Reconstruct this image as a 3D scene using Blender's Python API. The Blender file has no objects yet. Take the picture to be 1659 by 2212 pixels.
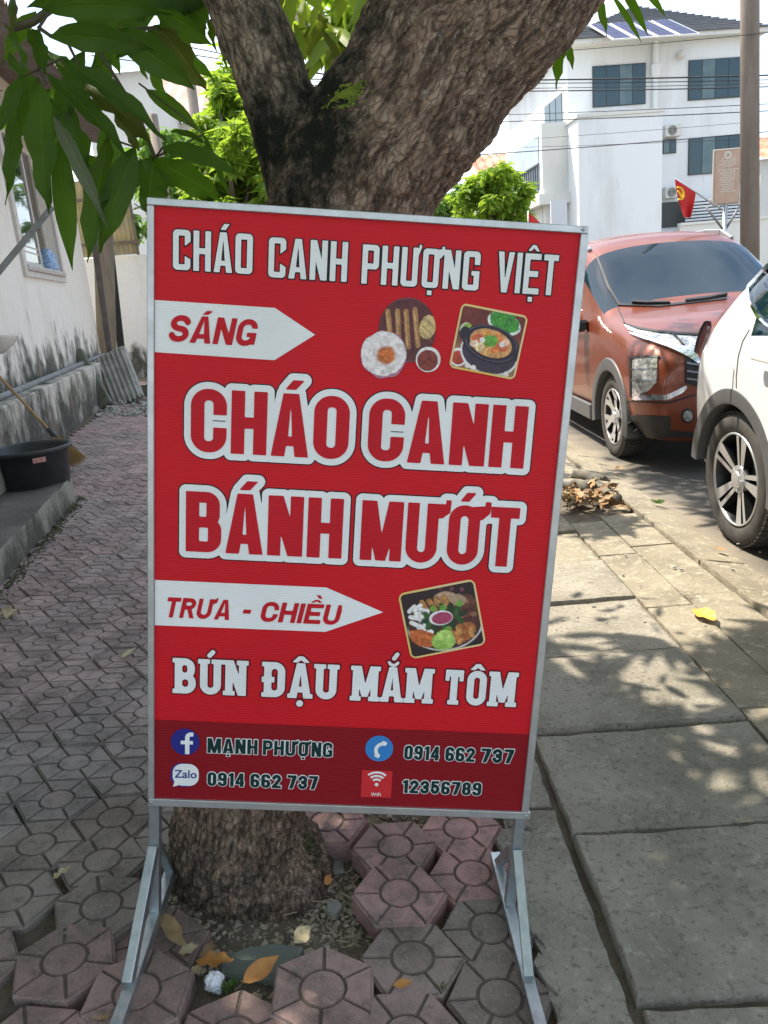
import bpy, bmesh, math, random
import numpy as np
from mathutils import Vector, Matrix, noise
from mathutils.bvhtree import BVHTree
random.seed(7); np.random.seed(7)
R = math.radians
scn = bpy.context.scene
col = scn.collection

# ------------------------------------------------------------------ camera, sky, sun, exposure
CZ = 1.40
FD = 1661.6
def cam_matrix(P, Ro):
    P, Ro = R(P), R(Ro)
    c, s = math.cos(Ro), math.sin(Ro)
    U = Matrix(((c, s, 0), (-s, c, 0), (0, 0, 1)))
    c, s = math.cos(P), math.sin(P)
    V = Matrix(((1, 0, 0), (0, -s, c), (0, -c, -s)))
    return V @ U
W = cam_matrix(15.5, -5.0)
cd = bpy.data.cameras.new('camera')
cam = bpy.data.objects.new('camera', cd)
col.objects.link(cam)
cd.sensor_fit = 'VERTICAL'; cd.sensor_height = 36.0
cd.lens = 36.0 * FD / 2212.0
cd.clip_start = 0.05; cd.clip_end = 600
cam.matrix_world = Matrix.Translation((0, 0, CZ)) @ (W @ Matrix(((1, 0, 0), (0, -1, 0), (0, 0, -1)))).to_4x4()
scn.camera = cam
scn.render.resolution_x = 768; scn.render.resolution_y = 1024

SUN_TO = Vector((-0.36, 0.30, 0.885)).normalized()
world = bpy.data.worlds.new("World"); scn.world = world
world.use_nodes = True
wn = world.node_tree.nodes; wl = world.node_tree.links
wn.clear()
wo = wn.new('ShaderNodeOutputWorld'); bg = wn.new('ShaderNodeBackground')
sky = wn.new('ShaderNodeTexSky'); sky.sky_type = 'NISHITA'; sky.sun_disc = False
sky.sun_elevation = math.asin(SUN_TO.z)
sky.sun_rotation = math.atan2(SUN_TO.x, SUN_TO.y)
sky.air_density = 1.0; sky.dust_density = 2.5; sky.ozone_density = 1.5
tc = wn.new('ShaderNodeTexCoord'); mp = wn.new('ShaderNodeMapping'); mp.inputs['Scale'].default_value = (1, 1, 2.6)
nz = wn.new('ShaderNodeTexNoise'); nz.inputs['Scale'].default_value = 2.2; nz.inputs['Detail'].default_value = 7; nz.inputs['Roughness'].default_value = 0.55
cr = wn.new('ShaderNodeValToRGB'); cr.color_ramp.elements[0].position = 0.36; cr.color_ramp.elements[1].position = 0.66; cr.color_ramp.elements[1].color = (.92, .92, .92, 1)
mx = wn.new('ShaderNodeMix'); mx.data_type = 'RGBA'
wl.new(tc.outputs['Generated'], mp.inputs['Vector']); wl.new(mp.outputs['Vector'], nz.inputs['Vector'])
wl.new(nz.outputs['Fac'], cr.inputs['Fac']); wl.new(cr.outputs['Color'], mx.inputs['Factor'])
wl.new(sky.outputs['Color'], mx.inputs['A'])
mx.inputs['B'].default_value = (5.9, 6.4, 7.0, 1)
wl.new(mx.outputs['Result'], bg.inputs['Color'])
bg.inputs['Strength'].default_value = 0.13
wl.new(bg.outputs['Background'], wo.inputs['Surface'])

sd = bpy.data.lights.new('sun', 'SUN'); so = bpy.data.objects.new('sun', sd); col.objects.link(so)
sd.energy = 3.7; sd.angle = R(0.55); sd.color = (1.0, 0.91, 0.77)
so.rotation_euler = (-SUN_TO).to_track_quat('-Z', 'Y').to_euler()
so.location = SUN_TO * 30
scn.view_settings.view_transform = 'Standard'; scn.view_settings.look = 'None'
scn.view_settings.exposure = 1.36; scn.view_settings.gamma = 1
scn.view_settings.use_curve_mapping = False

# ------------------------------------------------------------------ helpers
def rd(u, v):
    return W @ Vector(((u - 829.5) / FD, (v - 1106) / FD, 1.0))
def at(u, v, d):                      # a point seen at (u, v), d metres in front of the camera
    return rd(u, v) * d + Vector((0, 0, CZ))
def atz(u, v, z):
    r = rd(u, v); return r * ((z - CZ) / r.z) + Vector((0, 0, CZ))
def aty(u, v, y):
    r = rd(u, v); return r * (y / r.y) + Vector((0, 0, CZ))
def G(x, y):                          # height of the sloping pavement
    ys = y if y < 3 else 3 + (1 - math.exp(-(y - 3) / 1.5)) * 1.5
    a = .139 - .12 * x - .056 * ys
    t = (a - .03) / .05
    return .03 + .05 * (t if t > 30 else math.log1p(math.exp(t)))
def onG(u, v, off=0):
    r = rd(u, v); lo, hi = .3, 60
    for _ in range(50):
        m = (lo + hi) / 2
        if CZ + r.z * m > G(r.x * m, r.y * m) + off: lo = m
        else: hi = m
    return r * lo + Vector((0, 0, CZ))

def tag(o, label=None, cat=None, group=None, kind=None):
    if label: o['label'] = label
    if cat: o['category'] = cat
    if group: o['group'] = group
    if kind: o['kind'] = kind
    return o
def empty(name, loc=(0, 0, 0), rz=0.0, label=None, cat=None, group=None):
    o = bpy.data.objects.new(name, None); col.objects.link(o)
    o.empty_display_size = 0.1
    o.location = loc; o.rotation_euler = (0, 0, rz)
    return tag(o, label, cat, group)
def mesh_obj(name, verts, faces, mat=None, parent=None, smooth=False, origin=None):
    me = bpy.data.meshes.new(name)
    if origin is not None:
        ov = Vector(origin); verts = [Vector(v) - ov for v in verts]
    me.from_pydata([tuple(v) for v in verts], [], faces)
    me.update()
    if smooth:
        me.polygons.foreach_set('use_smooth', [True] * len(me.polygons))
    o = bpy.data.objects.new(name, me); col.objects.link(o)
    if origin is not None: o.location = origin
    if mat is not None:
        for m in (mat if isinstance(mat, (list, tuple)) else [mat]): me.materials.append(m)
    if parent is not None: o.parent = parent
    return o

class MB:
    def __init__(s): s.v = []; s.f = []
    def add(s, vs, fs):
        n = len(s.v); s.v += [Vector(v) for v in vs]; s.f += [tuple(i + n for i in f) for f in fs]; return s
    def box(s, c, d, M=None, bev=0.0):
        c = Vector(c); hx, hy, hz = d[0] / 2, d[1] / 2, d[2] / 2
        if bev <= 0:
            vs = [Vector((x, y, z)) for z in (-hz, hz) for y in (-hy, hy) for x in (-hx, hx)]
            fs = [(0, 2, 3, 1), (4, 5, 7, 6), (0, 1, 5, 4), (2, 6, 7, 3), (0, 4, 6, 2), (1, 3, 7, 5)]
        else:
            bm = bmesh.new(); bmesh.ops.create_cube(bm, size=1)
            for v in bm.verts: v.co = Vector((v.co.x * d[0], v.co.y * d[1], v.co.z * d[2]))
            bmesh.ops.bevel(bm, geom=bm.edges[:], offset=bev, segments=1, affect='EDGES', profile=0.5)
            bm.verts.index_update()
            vs = [v.co.copy() for v in bm.verts]; fs = [tuple(v.index for v in f.verts) for f in bm.faces]; bm.free()
        if M is not None: vs = [M @ v for v in vs]
        return s.add([v + c for v in vs], fs)
    def beam(s, a, b, w, h, up=(0, 0, 1), bev=0.0):
        a, b = Vector(a), Vector(b); z = (b - a); L = z.length; z.normalize()
        x = Vector(up).cross(z)
        if x.length < 1e-4: x = Vector((1, 0, 0)).cross(z)
        x.normalize(); y = z.cross(x)
        M = Matrix((x, y, z)).transposed()
        return s.box((a + b) / 2, (w, h, L), M, bev)
    def tube(s, pts, rad, n=8, cap=True):
        pts = [Vector(p) for p in pts]
        if not isinstance(rad, (list, tuple)): rad = [rad] * len(pts)
        rings = []
        t0 = (pts[1] - pts[0]).normalized()
        x = t0.orthogonal().normalized()
        vs = []
        for i, p in enumerate(pts):
            t = (pts[min(i + 1, len(pts) - 1)] - pts[max(i - 1, 0)]).normalized()
            x = (x - t * x.dot(t)).normalized(); y = t.cross(x)
            for k in range(n):
                a = 2 * math.pi * k / n
                vs.append(p + (x * math.cos(a) + y * math.sin(a)) * rad[i])
        fs = []
        for i in range(len(pts) - 1):
            for k in range(n):
                fs.append((i * n + k, i * n + (k + 1) % n, (i + 1) * n + (k + 1) % n, (i + 1) * n + k))
        if cap:
            fs.append(tuple(range(n - 1, -1, -1))); fs.append(tuple((len(pts) - 1) * n + k for k in range(n)))
        return s.add(vs, fs)
    def lathe(s, prof, n=24, M=None, closed=False):
        # prof: (r, z); axis z
        vs = []; fs = []
        for r, z in prof:
            for k in range(n):
                a = 2 * math.pi * k / n
                v = Vector((r * math.cos(a), r * math.sin(a), z)); vs.append(M @ v if M is not None else v)
        m = len(prof)
        for i in range(m if closed else m - 1):
            j = (i + 1) % m
            for k in range(n):
                fs.append((i * n + k, i * n + (k + 1) % n, j * n + (k + 1) % n, j * n + k))
        return s.add(vs, fs)
    def quad(s, a, b, c, d): return s.add([a, b, c, d], [(0, 1, 2, 3)])
    def prism(s, poly, h, M=None):
        # poly: 2D points, extruded from z=0 to z=h
        n = len(poly)
        vs = [Vector((p[0], p[1], 0)) for p in poly] + [Vector((p[0], p[1], h)) for p in poly]
        if M is not None: vs = [M @ v for v in vs]
        fs = [tuple(range(n - 1, -1, -1)), tuple(range(n, 2 * n))] + [(i, (i + 1) % n, n + (i + 1) % n, n + i) for i in range(n)]
        return s.add(vs, fs)
    def build(s, name, mat=None, parent=None, smooth=False, origin=None):
        o = mesh_obj(name, s.v, s.f, mat, parent, smooth, origin)
        if parent is not None and origin is None and any(parent.location):
            pass
        return o
def keep(o, parent):                  # parent a world-space mesh to a thing standing elsewhere
    o.parent = parent
    o.matrix_parent_inverse = Matrix.Translation(-Vector(parent.location)) if not any(parent.rotation_euler) else parent_matrix(parent).inverted()
    return o
def parent_matrix(p):
    return Matrix.Translation(p.location) @ p.rotation_euler.to_matrix().to_4x4()
def part(mb, name, mat, parent, smooth=False, auto=False):
    o = mesh_obj(name, mb.v, mb.f, mat, None, smooth)
    keep_chain(o, parent)
    if auto: smooth_angle(o, 35)
    return o
def world_of(p):
    M = p.matrix_basis.copy()
    q = p
    while q.parent is not None:
        M = q.parent.matrix_basis @ q.matrix_parent_inverse @ M if q.parent.parent is None else q.matrix_parent_inverse @ M
        q = q.parent
    return M
def keep_chain(o, parent):
    o.parent = parent
    if parent.parent is None:
        o.matrix_parent_inverse = parent.matrix_basis.inverted()
    else:                             # the parent is a part whose world matrix is identity
        o.matrix_parent_inverse = Matrix.Identity(4)
def smooth_angle(o, ang):
    me = o.data
    me.polygons.foreach_set('use_smooth', [True] * len(me.polygons))
    bm = bmesh.new(); bm.from_mesh(me)
    for e in bm.edges:
        if len(e.link_faces) == 2 and e.calc_face_angle(0) > R(ang): e.smooth = False
    bm.to_mesh(me); bm.free()

# ------------------------------------------------------------------ materials
MATS = {}
def srgb(r, g, b):
    f = lambda c: (c / 255 / 12.92) if c / 255 <= 0.04045 else ((c / 255 + 0.055) / 1.055) ** 2.4
    return (f(r), f(g), f(b), 1)
def mat(name, base, rough=0.6, metal=0.0, var=None, scale=8.0, amt=0.5, bump=0.0, bscale=40.0, rvar=0.0, spec=0.5, stretch=(1, 1, 1), coat=0.0, objcol=False, trans=0.0, coords='pos', detail=6, extra=None, low=0.35, high=0.65):
    m = bpy.data.materials.new(name); m.use_nodes = True
    nt = m.node_tree; N = nt.nodes; L = nt.links
    bs = N['Principled BSDF']
    bs.inputs['Roughness'].default_value = rough; bs.inputs['Metallic'].default_value = metal
    bs.inputs['Specular IOR Level'].default_value = spec
    bs.inputs['Coat Weight'].default_value = coat
    bs.inputs['Coat Roughness'].default_value = 0.04
    b4 = tuple(base[:3]) + (1,)
    bs.inputs['Base Color'].default_value = b4
    src = None
    if coords == 'pos':
        g = N.new('ShaderNodeNewGeometry'); src = g.outputs['Position']
    else:
        t = N.new('ShaderNodeTexCoord'); src = t.outputs['Object']
    if stretch != (1, 1, 1):
        mpn = N.new('ShaderNodeMapping'); mpn.inputs['Scale'].default_value = stretch
        L.new(src, mpn.inputs['Vector']); src = mpn.outputs['Vector']
    cur = None
    if objcol:
        oi = N.new('ShaderNodeObjectInfo'); cur = oi.outputs['Color']
    if var is not None:
        n1 = N.new('ShaderNodeTexNoise'); n1.inputs['Scale'].default_value = scale; n1.inputs['Detail'].default_value = detail; n1.inputs['Roughness'].default_value = 0.6
        L.new(src, n1.inputs['Vector'])
        r1 = N.new('ShaderNodeMapRange'); r1.inputs['From Min'].default_value = low; r1.inputs['From Max'].default_value = high
        r1.inputs['To Max'].default_value = amt
        L.new(n1.outputs['Fac'], r1.inputs['Value'])
        mm = N.new('ShaderNodeMix'); mm.data_type = 'RGBA'
        L.new(r1.outputs['Result'], mm.inputs['Factor'])
        if cur is not None: L.new(cur, mm.inputs['A'])
        else: mm.inputs['A'].default_value = b4
        mm.inputs['B'].default_value = tuple(var[:3]) + (1,)
        cur = mm.outputs['Result']
        if rvar:
            r2 = N.new('ShaderNodeMapRange'); r2.inputs['To Min'].default_value = max(rough - rvar, 0.02); r2.inputs['To Max'].default_value = rough + rvar
            L.new(n1.outputs['Fac'], r2.inputs['Value']); L.new(r2.outputs['Result'], bs.inputs['Roughness'])
    if bump:
        n2 = N.new('ShaderNodeTexNoise'); n2.inputs['Scale'].default_value = bscale; n2.inputs['Detail'].default_value = 8; n2.inputs['Roughness'].default_value = 0.65
        L.new(src, n2.inputs['Vector'])
        bp = N.new('ShaderNodeBump'); bp.inputs['Strength'].default_value = 1.0; bp.inputs['Distance'].default_value = bump
        L.new(n2.outputs['Fac'], bp.inputs['Height']); L.new(bp.outputs['Normal'], bs.inputs['Normal'])
    if extra is not None:
        if cur is None:
            rg = N.new('ShaderNodeRGB'); rg.outputs[0].default_value = b4; cur = rg.outputs[0]
        cur = extra(nt, src, cur, bs, b4)
    if cur is not None: L.new(cur, bs.inputs['Base Color'])
    MATS[name] = m
    return m
def noise_mix(nt, src, cur, colr, scale, lo, hi, amt=1.0, detail=6, base=None, kind='noise', stretch=None, rough=0.6):
    N, L = nt.nodes, nt.links
    if stretch:
        mpn = N.new('ShaderNodeMapping'); mpn.inputs['Scale'].default_value = stretch
        L.new(src, mpn.inputs['Vector']); src = mpn.outputs['Vector']
    if kind == 'noise':
        n = N.new('ShaderNodeTexNoise'); n.inputs['Detail'].default_value = detail; n.inputs['Roughness'].default_value = rough; out = n.outputs['Fac']
    else:
        n = N.new('ShaderNodeTexVoronoi'); n.feature = kind; out = n.outputs['Distance']
    n.inputs['Scale'].default_value = scale
    L.new(src, n.inputs['Vector'])
    r = N.new('ShaderNodeMapRange'); r.inputs['From Min'].default_value = lo; r.inputs['From Max'].default_value = hi; r.inputs['To Max'].default_value = amt
    L.new(out, r.inputs['Value'])
    m = N.new('ShaderNodeMix'); m.data_type = 'RGBA'
    L.new(r.outputs['Result'], m.inputs['Factor'])
    if cur is None: m.inputs['A'].default_value = base
    else: L.new(cur, m.inputs['A'])
    m.inputs['B'].default_value = tuple(colr[:3]) + (1,)
    return m.outputs['Result']

# ================================================================== GROUND
soil_m = mat('soil', (.11, .085, .06), .95, var=(.21, .17, .12), scale=14, amt=.9, bump=.02, bscale=60)
ground_m = mat('far_ground', (.16, .15, .13), .95, var=(.22, .20, .17), scale=2, amt=.6)
def tile_extra(nt, src, cur, bs, b4):
    c = noise_mix(nt, src, cur, (.105, .088, .074), 7.5, .42, .66, .85, detail=12, rough=.72)
    c = noise_mix(nt, src, c, (.38, .27, .245), 11, .56, .74, .45, detail=8)
    c = noise_mix(nt, src, c, (.075, .065, .055), 30, .56, .72, .6, detail=8, rough=.7)
    return noise_mix(nt, src, c, (.34, .31, .27), 130, .54, .75, .6, detail=4)
tile_m = mat('paver_concrete', (.2, .14, .13), .72, objcol=True, bump=.0035, bscale=170, extra=tile_extra, spec=.35)
def grey_extra(nt, src, cur, bs, b4):
    c = noise_mix(nt, src, cur, (.20, .182, .145), 3.2, .40, .66, .85, detail=12)
    c = noise_mix(nt, src, c, (.45, .42, .35), 32, .54, .66, .75, detail=8, rough=.72)
    c = noise_mix(nt, src, c, (.07, .068, .055), 60, .53, .66, .7, detail=7, rough=.72)
    c = noise_mix(nt, src, c, (.36, .33, .27), 1.1, .50, .72, .55, detail=5)
    c = noise_mix(nt, src, c, (.40, .37, .30), 9, .60, .72, .6, detail=10, rough=.75, stretch=(1, 2.2, 1))
    c = noise_mix(nt, src, c, (.035, .033, .025), 2.3, .0, .012, .0 + .8, kind='DISTANCE_TO_EDGE') if False else c
    return noise_mix(nt, src, c, (.10, .10, .07), 1.7, .52, .75, .7, detail=9)
slab_m = mat('old_concrete', (.37, .335, .275), .85, bump=.010, bscale=110, extra=grey_extra, spec=.3)
def kerb_extra(nt, src, cur, bs, b4):
    c = noise_mix(nt, src, cur, (.19, .165, .125), 4, .40, .66, .8, detail=10)
    c = noise_mix(nt, src, c, (.50, .45, .35), 24, .53, .66, .7, detail=8, rough=.7)
    return noise_mix(nt, src, c, (.08, .075, .06), 60, .6, .78, .6, detail=5)
kerb_m = mat('worn_concrete', (.30, .265, .20), .88, bump=.012, bscale=45, extra=kerb_extra, spec=.3)
def asph_extra(nt, src, cur, bs, b4):
    c = noise_mix(nt, src, cur, (.13, .12, .10), 2.0, .45, .7, .6, detail=8)
    N, L = nt.nodes, nt.links          # sand and cement washed onto the road along the kerb
    sx = N.new('ShaderNodeSeparateXYZ'); L.new(src, sx.inputs[0]); n = N.new('ShaderNodeTexNoise'); n.inputs['Scale'].default_value = 1.6; n.inputs['Detail'].default_value = 9; L.new(src, n.inputs['Vector'])
    m1 = N.new('ShaderNodeMapRange'); m1.inputs['From Min'].default_value = 1.7; m1.inputs['From Max'].default_value = 2.15; m1.inputs['To Min'].default_value = .55; m1.inputs['To Max'].default_value = 0; L.new(sx.outputs['X'], m1.inputs['Value'])
    ad = N.new('ShaderNodeMath'); ad.operation = 'ADD'; L.new(m1.outputs['Result'], ad.inputs[0]); L.new(n.outputs['Fac'], ad.inputs[1])
    m2 = N.new('ShaderNodeMapRange'); m2.inputs['From Min'].default_value = .72; m2.inputs['From Max'].default_value = .98; m2.inputs['To Max'].default_value = .9; L.new(ad.outputs[0], m2.inputs['Value'])
    mm = N.new('ShaderNodeMix'); mm.data_type = 'RGBA'; L.new(m2.outputs['Result'], mm.inputs['Factor']); L.new(c, mm.inputs['A']); mm.inputs['B'].default_value = (.27, .23, .175, 1); c = mm.outputs['Result']
    return noise_mix(nt, src, c, (.16, .155, .145), 260, .55, .8, .6, detail=2)
asphalt_m = mat('asphalt', (.075, .072, .068), .9, bump=.006, bscale=260, extra=asph_extra)

joint_m = mat('groove_dirt', (.095, .078, .066), .95, var=(.16, .13, .11), scale=40, amt=.7)
# one large sheet to the horizon
gm = MB(); n = 1
gm.add([(-300, -60, -.16), (300, -60, -.16), (300, 500, -.16), (-300, 500, -.16)], [(0, 1, 2, 3)])
tag(gm.build('ground', ground_m), kind='structure')
# soil under the pavement
vs = []; fs = []
xs = [-5.0 + .2 * i for i in range(34)]; ys = [-1.5 + .25 * i for i in range(70)]
for y in ys:
    for x in xs:
        pit = math.exp(-(((x + .22) / .36) ** 2 + ((y - 1.52) / .30) ** 2) ** 1)
        vs.append((x, y, G(x, y) - .020 - .055 * pit + .008 * noise.noise(Vector((x * 3, y * 3, 0)))))
for j in range(len(ys) - 1):
    for i in range(len(xs) - 1):
        a = j * len(xs) + i; fs.append((a, a + 1, a + 1 + len(xs), a + len(xs)))
tag(mesh_obj('soil', vs, fs, soil_m, smooth=True), kind='structure')
# fine soil, gravel and chippings round the trunk (too many to count)
gb = MB()
for _ in range(2600):
    a = random.uniform(0, 6.283); rr = random.uniform(.0, 1) ** .6
    x = -.20 + .40 * rr * math.cos(a); y = 1.52 + .32 * rr * math.sin(a)
    pit = math.exp(-(((x + .22) / .36) ** 2 + ((y - 1.52) / .30) ** 2))
    z = G(x, y) - .020 - .055 * pit + .004
    s = random.choice((.003, .004, .005, .007, .010)) * random.uniform(.7, 1.3)
    M = Matrix.Rotation(random.uniform(0, 6), 3, 'Z') @ Matrix.Rotation(random.uniform(-1, 1), 3, 'X')
    gb.box((x, y, z), (s * random.uniform(.8, 2.2), s, s * .6), M)
tag(gb.build('gravel', mat('chippings', (.21, .18, .13), .9, var=(.38, .33, .24), scale=60, amt=.9, low=.4, high=.6)), 'grey brown soil chippings and gravel round the trunk', 'gravel', kind='stuff')

# hexagonal pavers
pave = empty('pavement'); tag(pave, kind='structure')
tile_list = []
def hex_tile(c, ang, s, groove=.0055, dz=0.0, tilt=(0, 0), colr=(.2, .15, .14), half=None, bucket=None, low=False):
    """a paver: base block with six raised sectors and a raised disc, grooves between them"""
    cx, cy = c; th = .055
    def wp(px, py, pz):
        return Vector((px, py, pz + tilt[0] * px + tilt[1] * py))
    mb = MB()
    Rv = s
    ang += math.pi / 6
    hexv = [(Rv * math.cos(ang + k * math.pi / 3), Rv * math.sin(ang + k * math.pi / 3)) for k in range(6)]
    jit = [(random.uniform(-.003, .003), random.uniform(-.003, .003)) for _ in range(6)]
    hexv = [(a[0] + j[0], a[1] + j[1]) for a, j in zip(hexv, jit)]
    top = -.0045
    vb = [wp(x, y, -th) for x, y in hexv] + [wp(x, y, top - .004) for x, y in hexv] + [wp(x * .965, y * .965, top) for x, y in hexv]
    fb = [tuple(range(12, 18))] + [(k, (k + 1) % 6, 6 + (k + 1) % 6, 6 + k) for k in range(6)] + [(6 + k, 6 + (k + 1) % 6, 12 + (k + 1) % 6, 12 + k) for k in range(6)]
    if low:
        vb = [wp(x, y, -th) for x, y in hexv] + [wp(x, y, -.006) for x, y in hexv] + [wp(x * .96, y * .96, 0) for x, y in hexv]
        mb.add(vb, fb)
    else:
        mb.add(vb, fb)
    rr = s * .40; g = groove
    nseg = 4
    def plate(poly, z0, z1, chamf):
        m = len(poly); cxm = sum(p[0] for p in poly) / m; cym = sum(p[1] for p in poly) / m
        inn = []
        for (x, y) in poly:
            dx, dy = cxm - x, cym - y; L = math.hypot(dx, dy); inn.append((x + dx / L * chamf, y + dy / L * chamf))
        vv = [wp(x, y, z0) for x, y in poly] + [wp(x, y, z1) for x, y in inn]
        mb.add(vv, [tuple(range(m, 2 * m))] + [(k, (k + 1) % m, m + (k + 1) % m, m + k) for k in range(m)])
    if not low:
        for k in range(6):
            a0 = ang + k * math.pi / 3
            p0, p1 = hexv[k], hexv[(k + 1) % 6]
            # inset radially from the two vertex grooves
            dirv = Vector((p1[0] - p0[0], p1[1] - p0[1])); Lm = dirv.length; dirv /= Lm
            e = .955
            q0 = (p0[0] * e + dirv.x * g * .6, p0[1] * e + dirv.y * g * .6); q1 = (p1[0] * e - dirv.x * g * .6, p1[1] * e - dirv.y * g * .6)
            r1 = rr + g * .5; da = g * .55 / r1
            arc = [(r1 * math.cos(a0 + math.pi / 3 - da - t * (math.pi / 3 - 2 * da) / nseg), r1 * math.sin(a0 + math.pi / 3 - da - t * (math.pi / 3 - 2 * da) / nseg)) for t in range(nseg + 1)]
            plate([q0, q1] + arc, top, 0.0, .0016)
        plate([((rr - g * .5) * math.cos(2 * math.pi * t / 20), (rr - g * .5) * math.sin(2 * math.pi * t / 20)) for t in range(20)], top, 0.0, .0016)
    z = G(cx, cy) + dz
    # follow the slope of the ground
    sx = (G(cx + .05, cy) - G(cx - .05, cy)) / .1; sy = (G(cx, cy + .05) - G(cx, cy - .05)) / .1
    for v in mb.v: v.z += sx * v.x + sy * v.y
    if bucket is not None:
        bucket.add([v + Vector((cx, cy, z)) for v in mb.v], mb.f); return None
    o = mesh_obj('paver', mb.v, mb.f, [tile_m, joint_m], None, False)
    o.data.polygons[0].material_index = 1
    o.location = (cx, cy, z); o.parent = pave
    o.color = tuple(colr) + (1,)
    return o
def tile_col(x, y):
    n1 = noise.noise(Vector((x * 1.3 + 5, y * .9, 2.2))); n2 = noise.noise(Vector((x * 3, y * 3, 9.1)))
    red = .35 + .9 * n1 + .5 * n2 + random.uniform(-.18, .18)
    if -.28 < x < .22 and 1.38 < y < 1.95: red = random.uniform(.85, 1.2)
    elif y < 1.35: red = min(red, .3) + random.uniform(0, .25)
    if x < -1.6 and y > 2.4: red += .4
    red = max(0, min(1, red)); v = random.uniform(.82, 1.15)
    a = (.255, .215, .185); b = (.42, .235, .215)
    if x < -.8 and y > 1.7: a = (.345, .295, .275); b = (.42, .30, .285)  # left path pavers coloured lighter to make up for light missing there
    return tuple((a[i] * (1 - red) + b[i] * red) * v for i in range(3))
placed = []
A_LEFT, A_RIGHT = R(-22.58), R(-28.6)
# pavers that lie loose round the trunk, where the photograph shows them: x, y, lift, lattice angle, tilt
loose = [(-.221, 1.745, 0, -27, (0, 0)), (-.045, 1.633, .004, -28, (.02, .0)), (-.041, 1.462, .010, -29, (-.02, .03)), (.126, 1.700, 0, -27, (0, 0)),
         (.136, 1.532, 0, -28, (0, 0)), (-.022, 1.285, 0, -30, (0, 0)), (.150, 1.362, -.002, -28, (0, .02)), (.143, 1.187, -.004, -28, (0, 0)),
         (-.201, 1.206, .006, 0, (0, .01)), (-.042, 1.105, 0, -27, (0, 0)), (-.361, 1.108, -.002, 0, (.0, .0)), (-.556, 1.196, .012, -2, (.03, .02)),
         (-.727, 1.282, .006, -38, (.02, -.02)), (-.705, 1.436, .004, -36, (-.02, .04)), (-.756, 1.594, .000, -24, (0, 0)), (-.568, 1.360, -.022, -10, (.02, -.05)), (-.914, 1.460, .002, -23, (0, 0)),
         (-.925, 1.272, .004, -26, (0, .01)), (-.90, 1.08, .0, -26, (0, 0)), (-.72, 1.085, -.006, -34, (0, 0))]
for (x, y, dz, a, tl) in loose:
    hex_tile((x, y), R(a), .1098 if (x, y) != (-.201, 1.206) else .113, dz=dz, tilt=tl, colr=tile_col(x, y)); placed.append((x, y))
def lattice(x0, y0, a, t, rng_i, rng_j, ok, store):
    for i in rng_i:
        for j in rng_j:
            x = x0 + t * (i * math.cos(a) + j * math.cos(a - math.pi / 3)); y = y0 + t * (i * math.sin(a) + j * math.sin(a - math.pi / 3))
            if ok(x, y) and all((x - px) ** 2 + (y - py) ** 2 > (.80 * t) ** 2 for px, py in placed):
                store.append((x, y, a))
cand = []
def house_n(x, y):
    return (x + 3.325) * .98711 + (y - 8.274) * .16002
lattice(-.1948, 1.7224, A_RIGHT, .186, range(-8, 10), range(-8, 12), lambda x, y: -.02 < x < .20 and y < 1.9 and y > .6, cand)
placed += [(c[0], c[1]) for c in cand]
c2 = []
lattice(-.9863, 2.0358, A_LEFT, .195, range(-40, 40), range(-60, 60), lambda x, y: house_n(x, y) > (.66 if y < 5.45 else .10) and x < .165 and .3 < y < 13.5 and not (math.hypot((x + .33) / 1.15, y - 1.56) < .26), c2)
cand += c2
# in view: inside the frame's left part and below the board
def in_view(x, y):
    c = W.transposed() @ (Vector((x, y, G(x, y))) - Vector((0, 0, CZ)))
    if c.z < .2: return None
    return (829.5 + FD * c.x / c.z, 1106 + FD * c.y / c.z, c.z)
ranked = []
for c in cand:
    p = in_view(c[0], c[1])
    vis = p is not None and -60 < p[0] < 1300 and p[1] < 2300 and (p[0] < 345 or p[1] > 1740)
    ranked.append((0 if vis else 1, c[1] if vis else c[1] + 20, c))
ranked.sort()
far_b = MB(); cnt = len(loose)
for vis, _, c in ranked:
    x, y, a = c
    dz = random.uniform(-.003, .003) + .004 * noise.noise(Vector((x * 2, y * 2, 0)))
    tl = (random.uniform(-.012, .012), random.uniform(-.012, .012))
    aa = a + random.uniform(-.02, .02)
    if vis == 0 and cnt < 296:
        hex_tile((x, y), aa, .1116, dz=dz, tilt=tl, colr=tile_col(x, y)); cnt += 1
    else:
        hex_tile((x, y), aa, .1116, dz=dz, tilt=tl, bucket=far_b, low=(y > 8))
fo = far_b.build('distant_pavers', mat('paver_far', (.37, .30, .28), .75, var=(.28, .23, .21), scale=3.5, amt=.9, bump=.003, bscale=150), pave)
tag(fo, kind='stuff')

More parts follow.
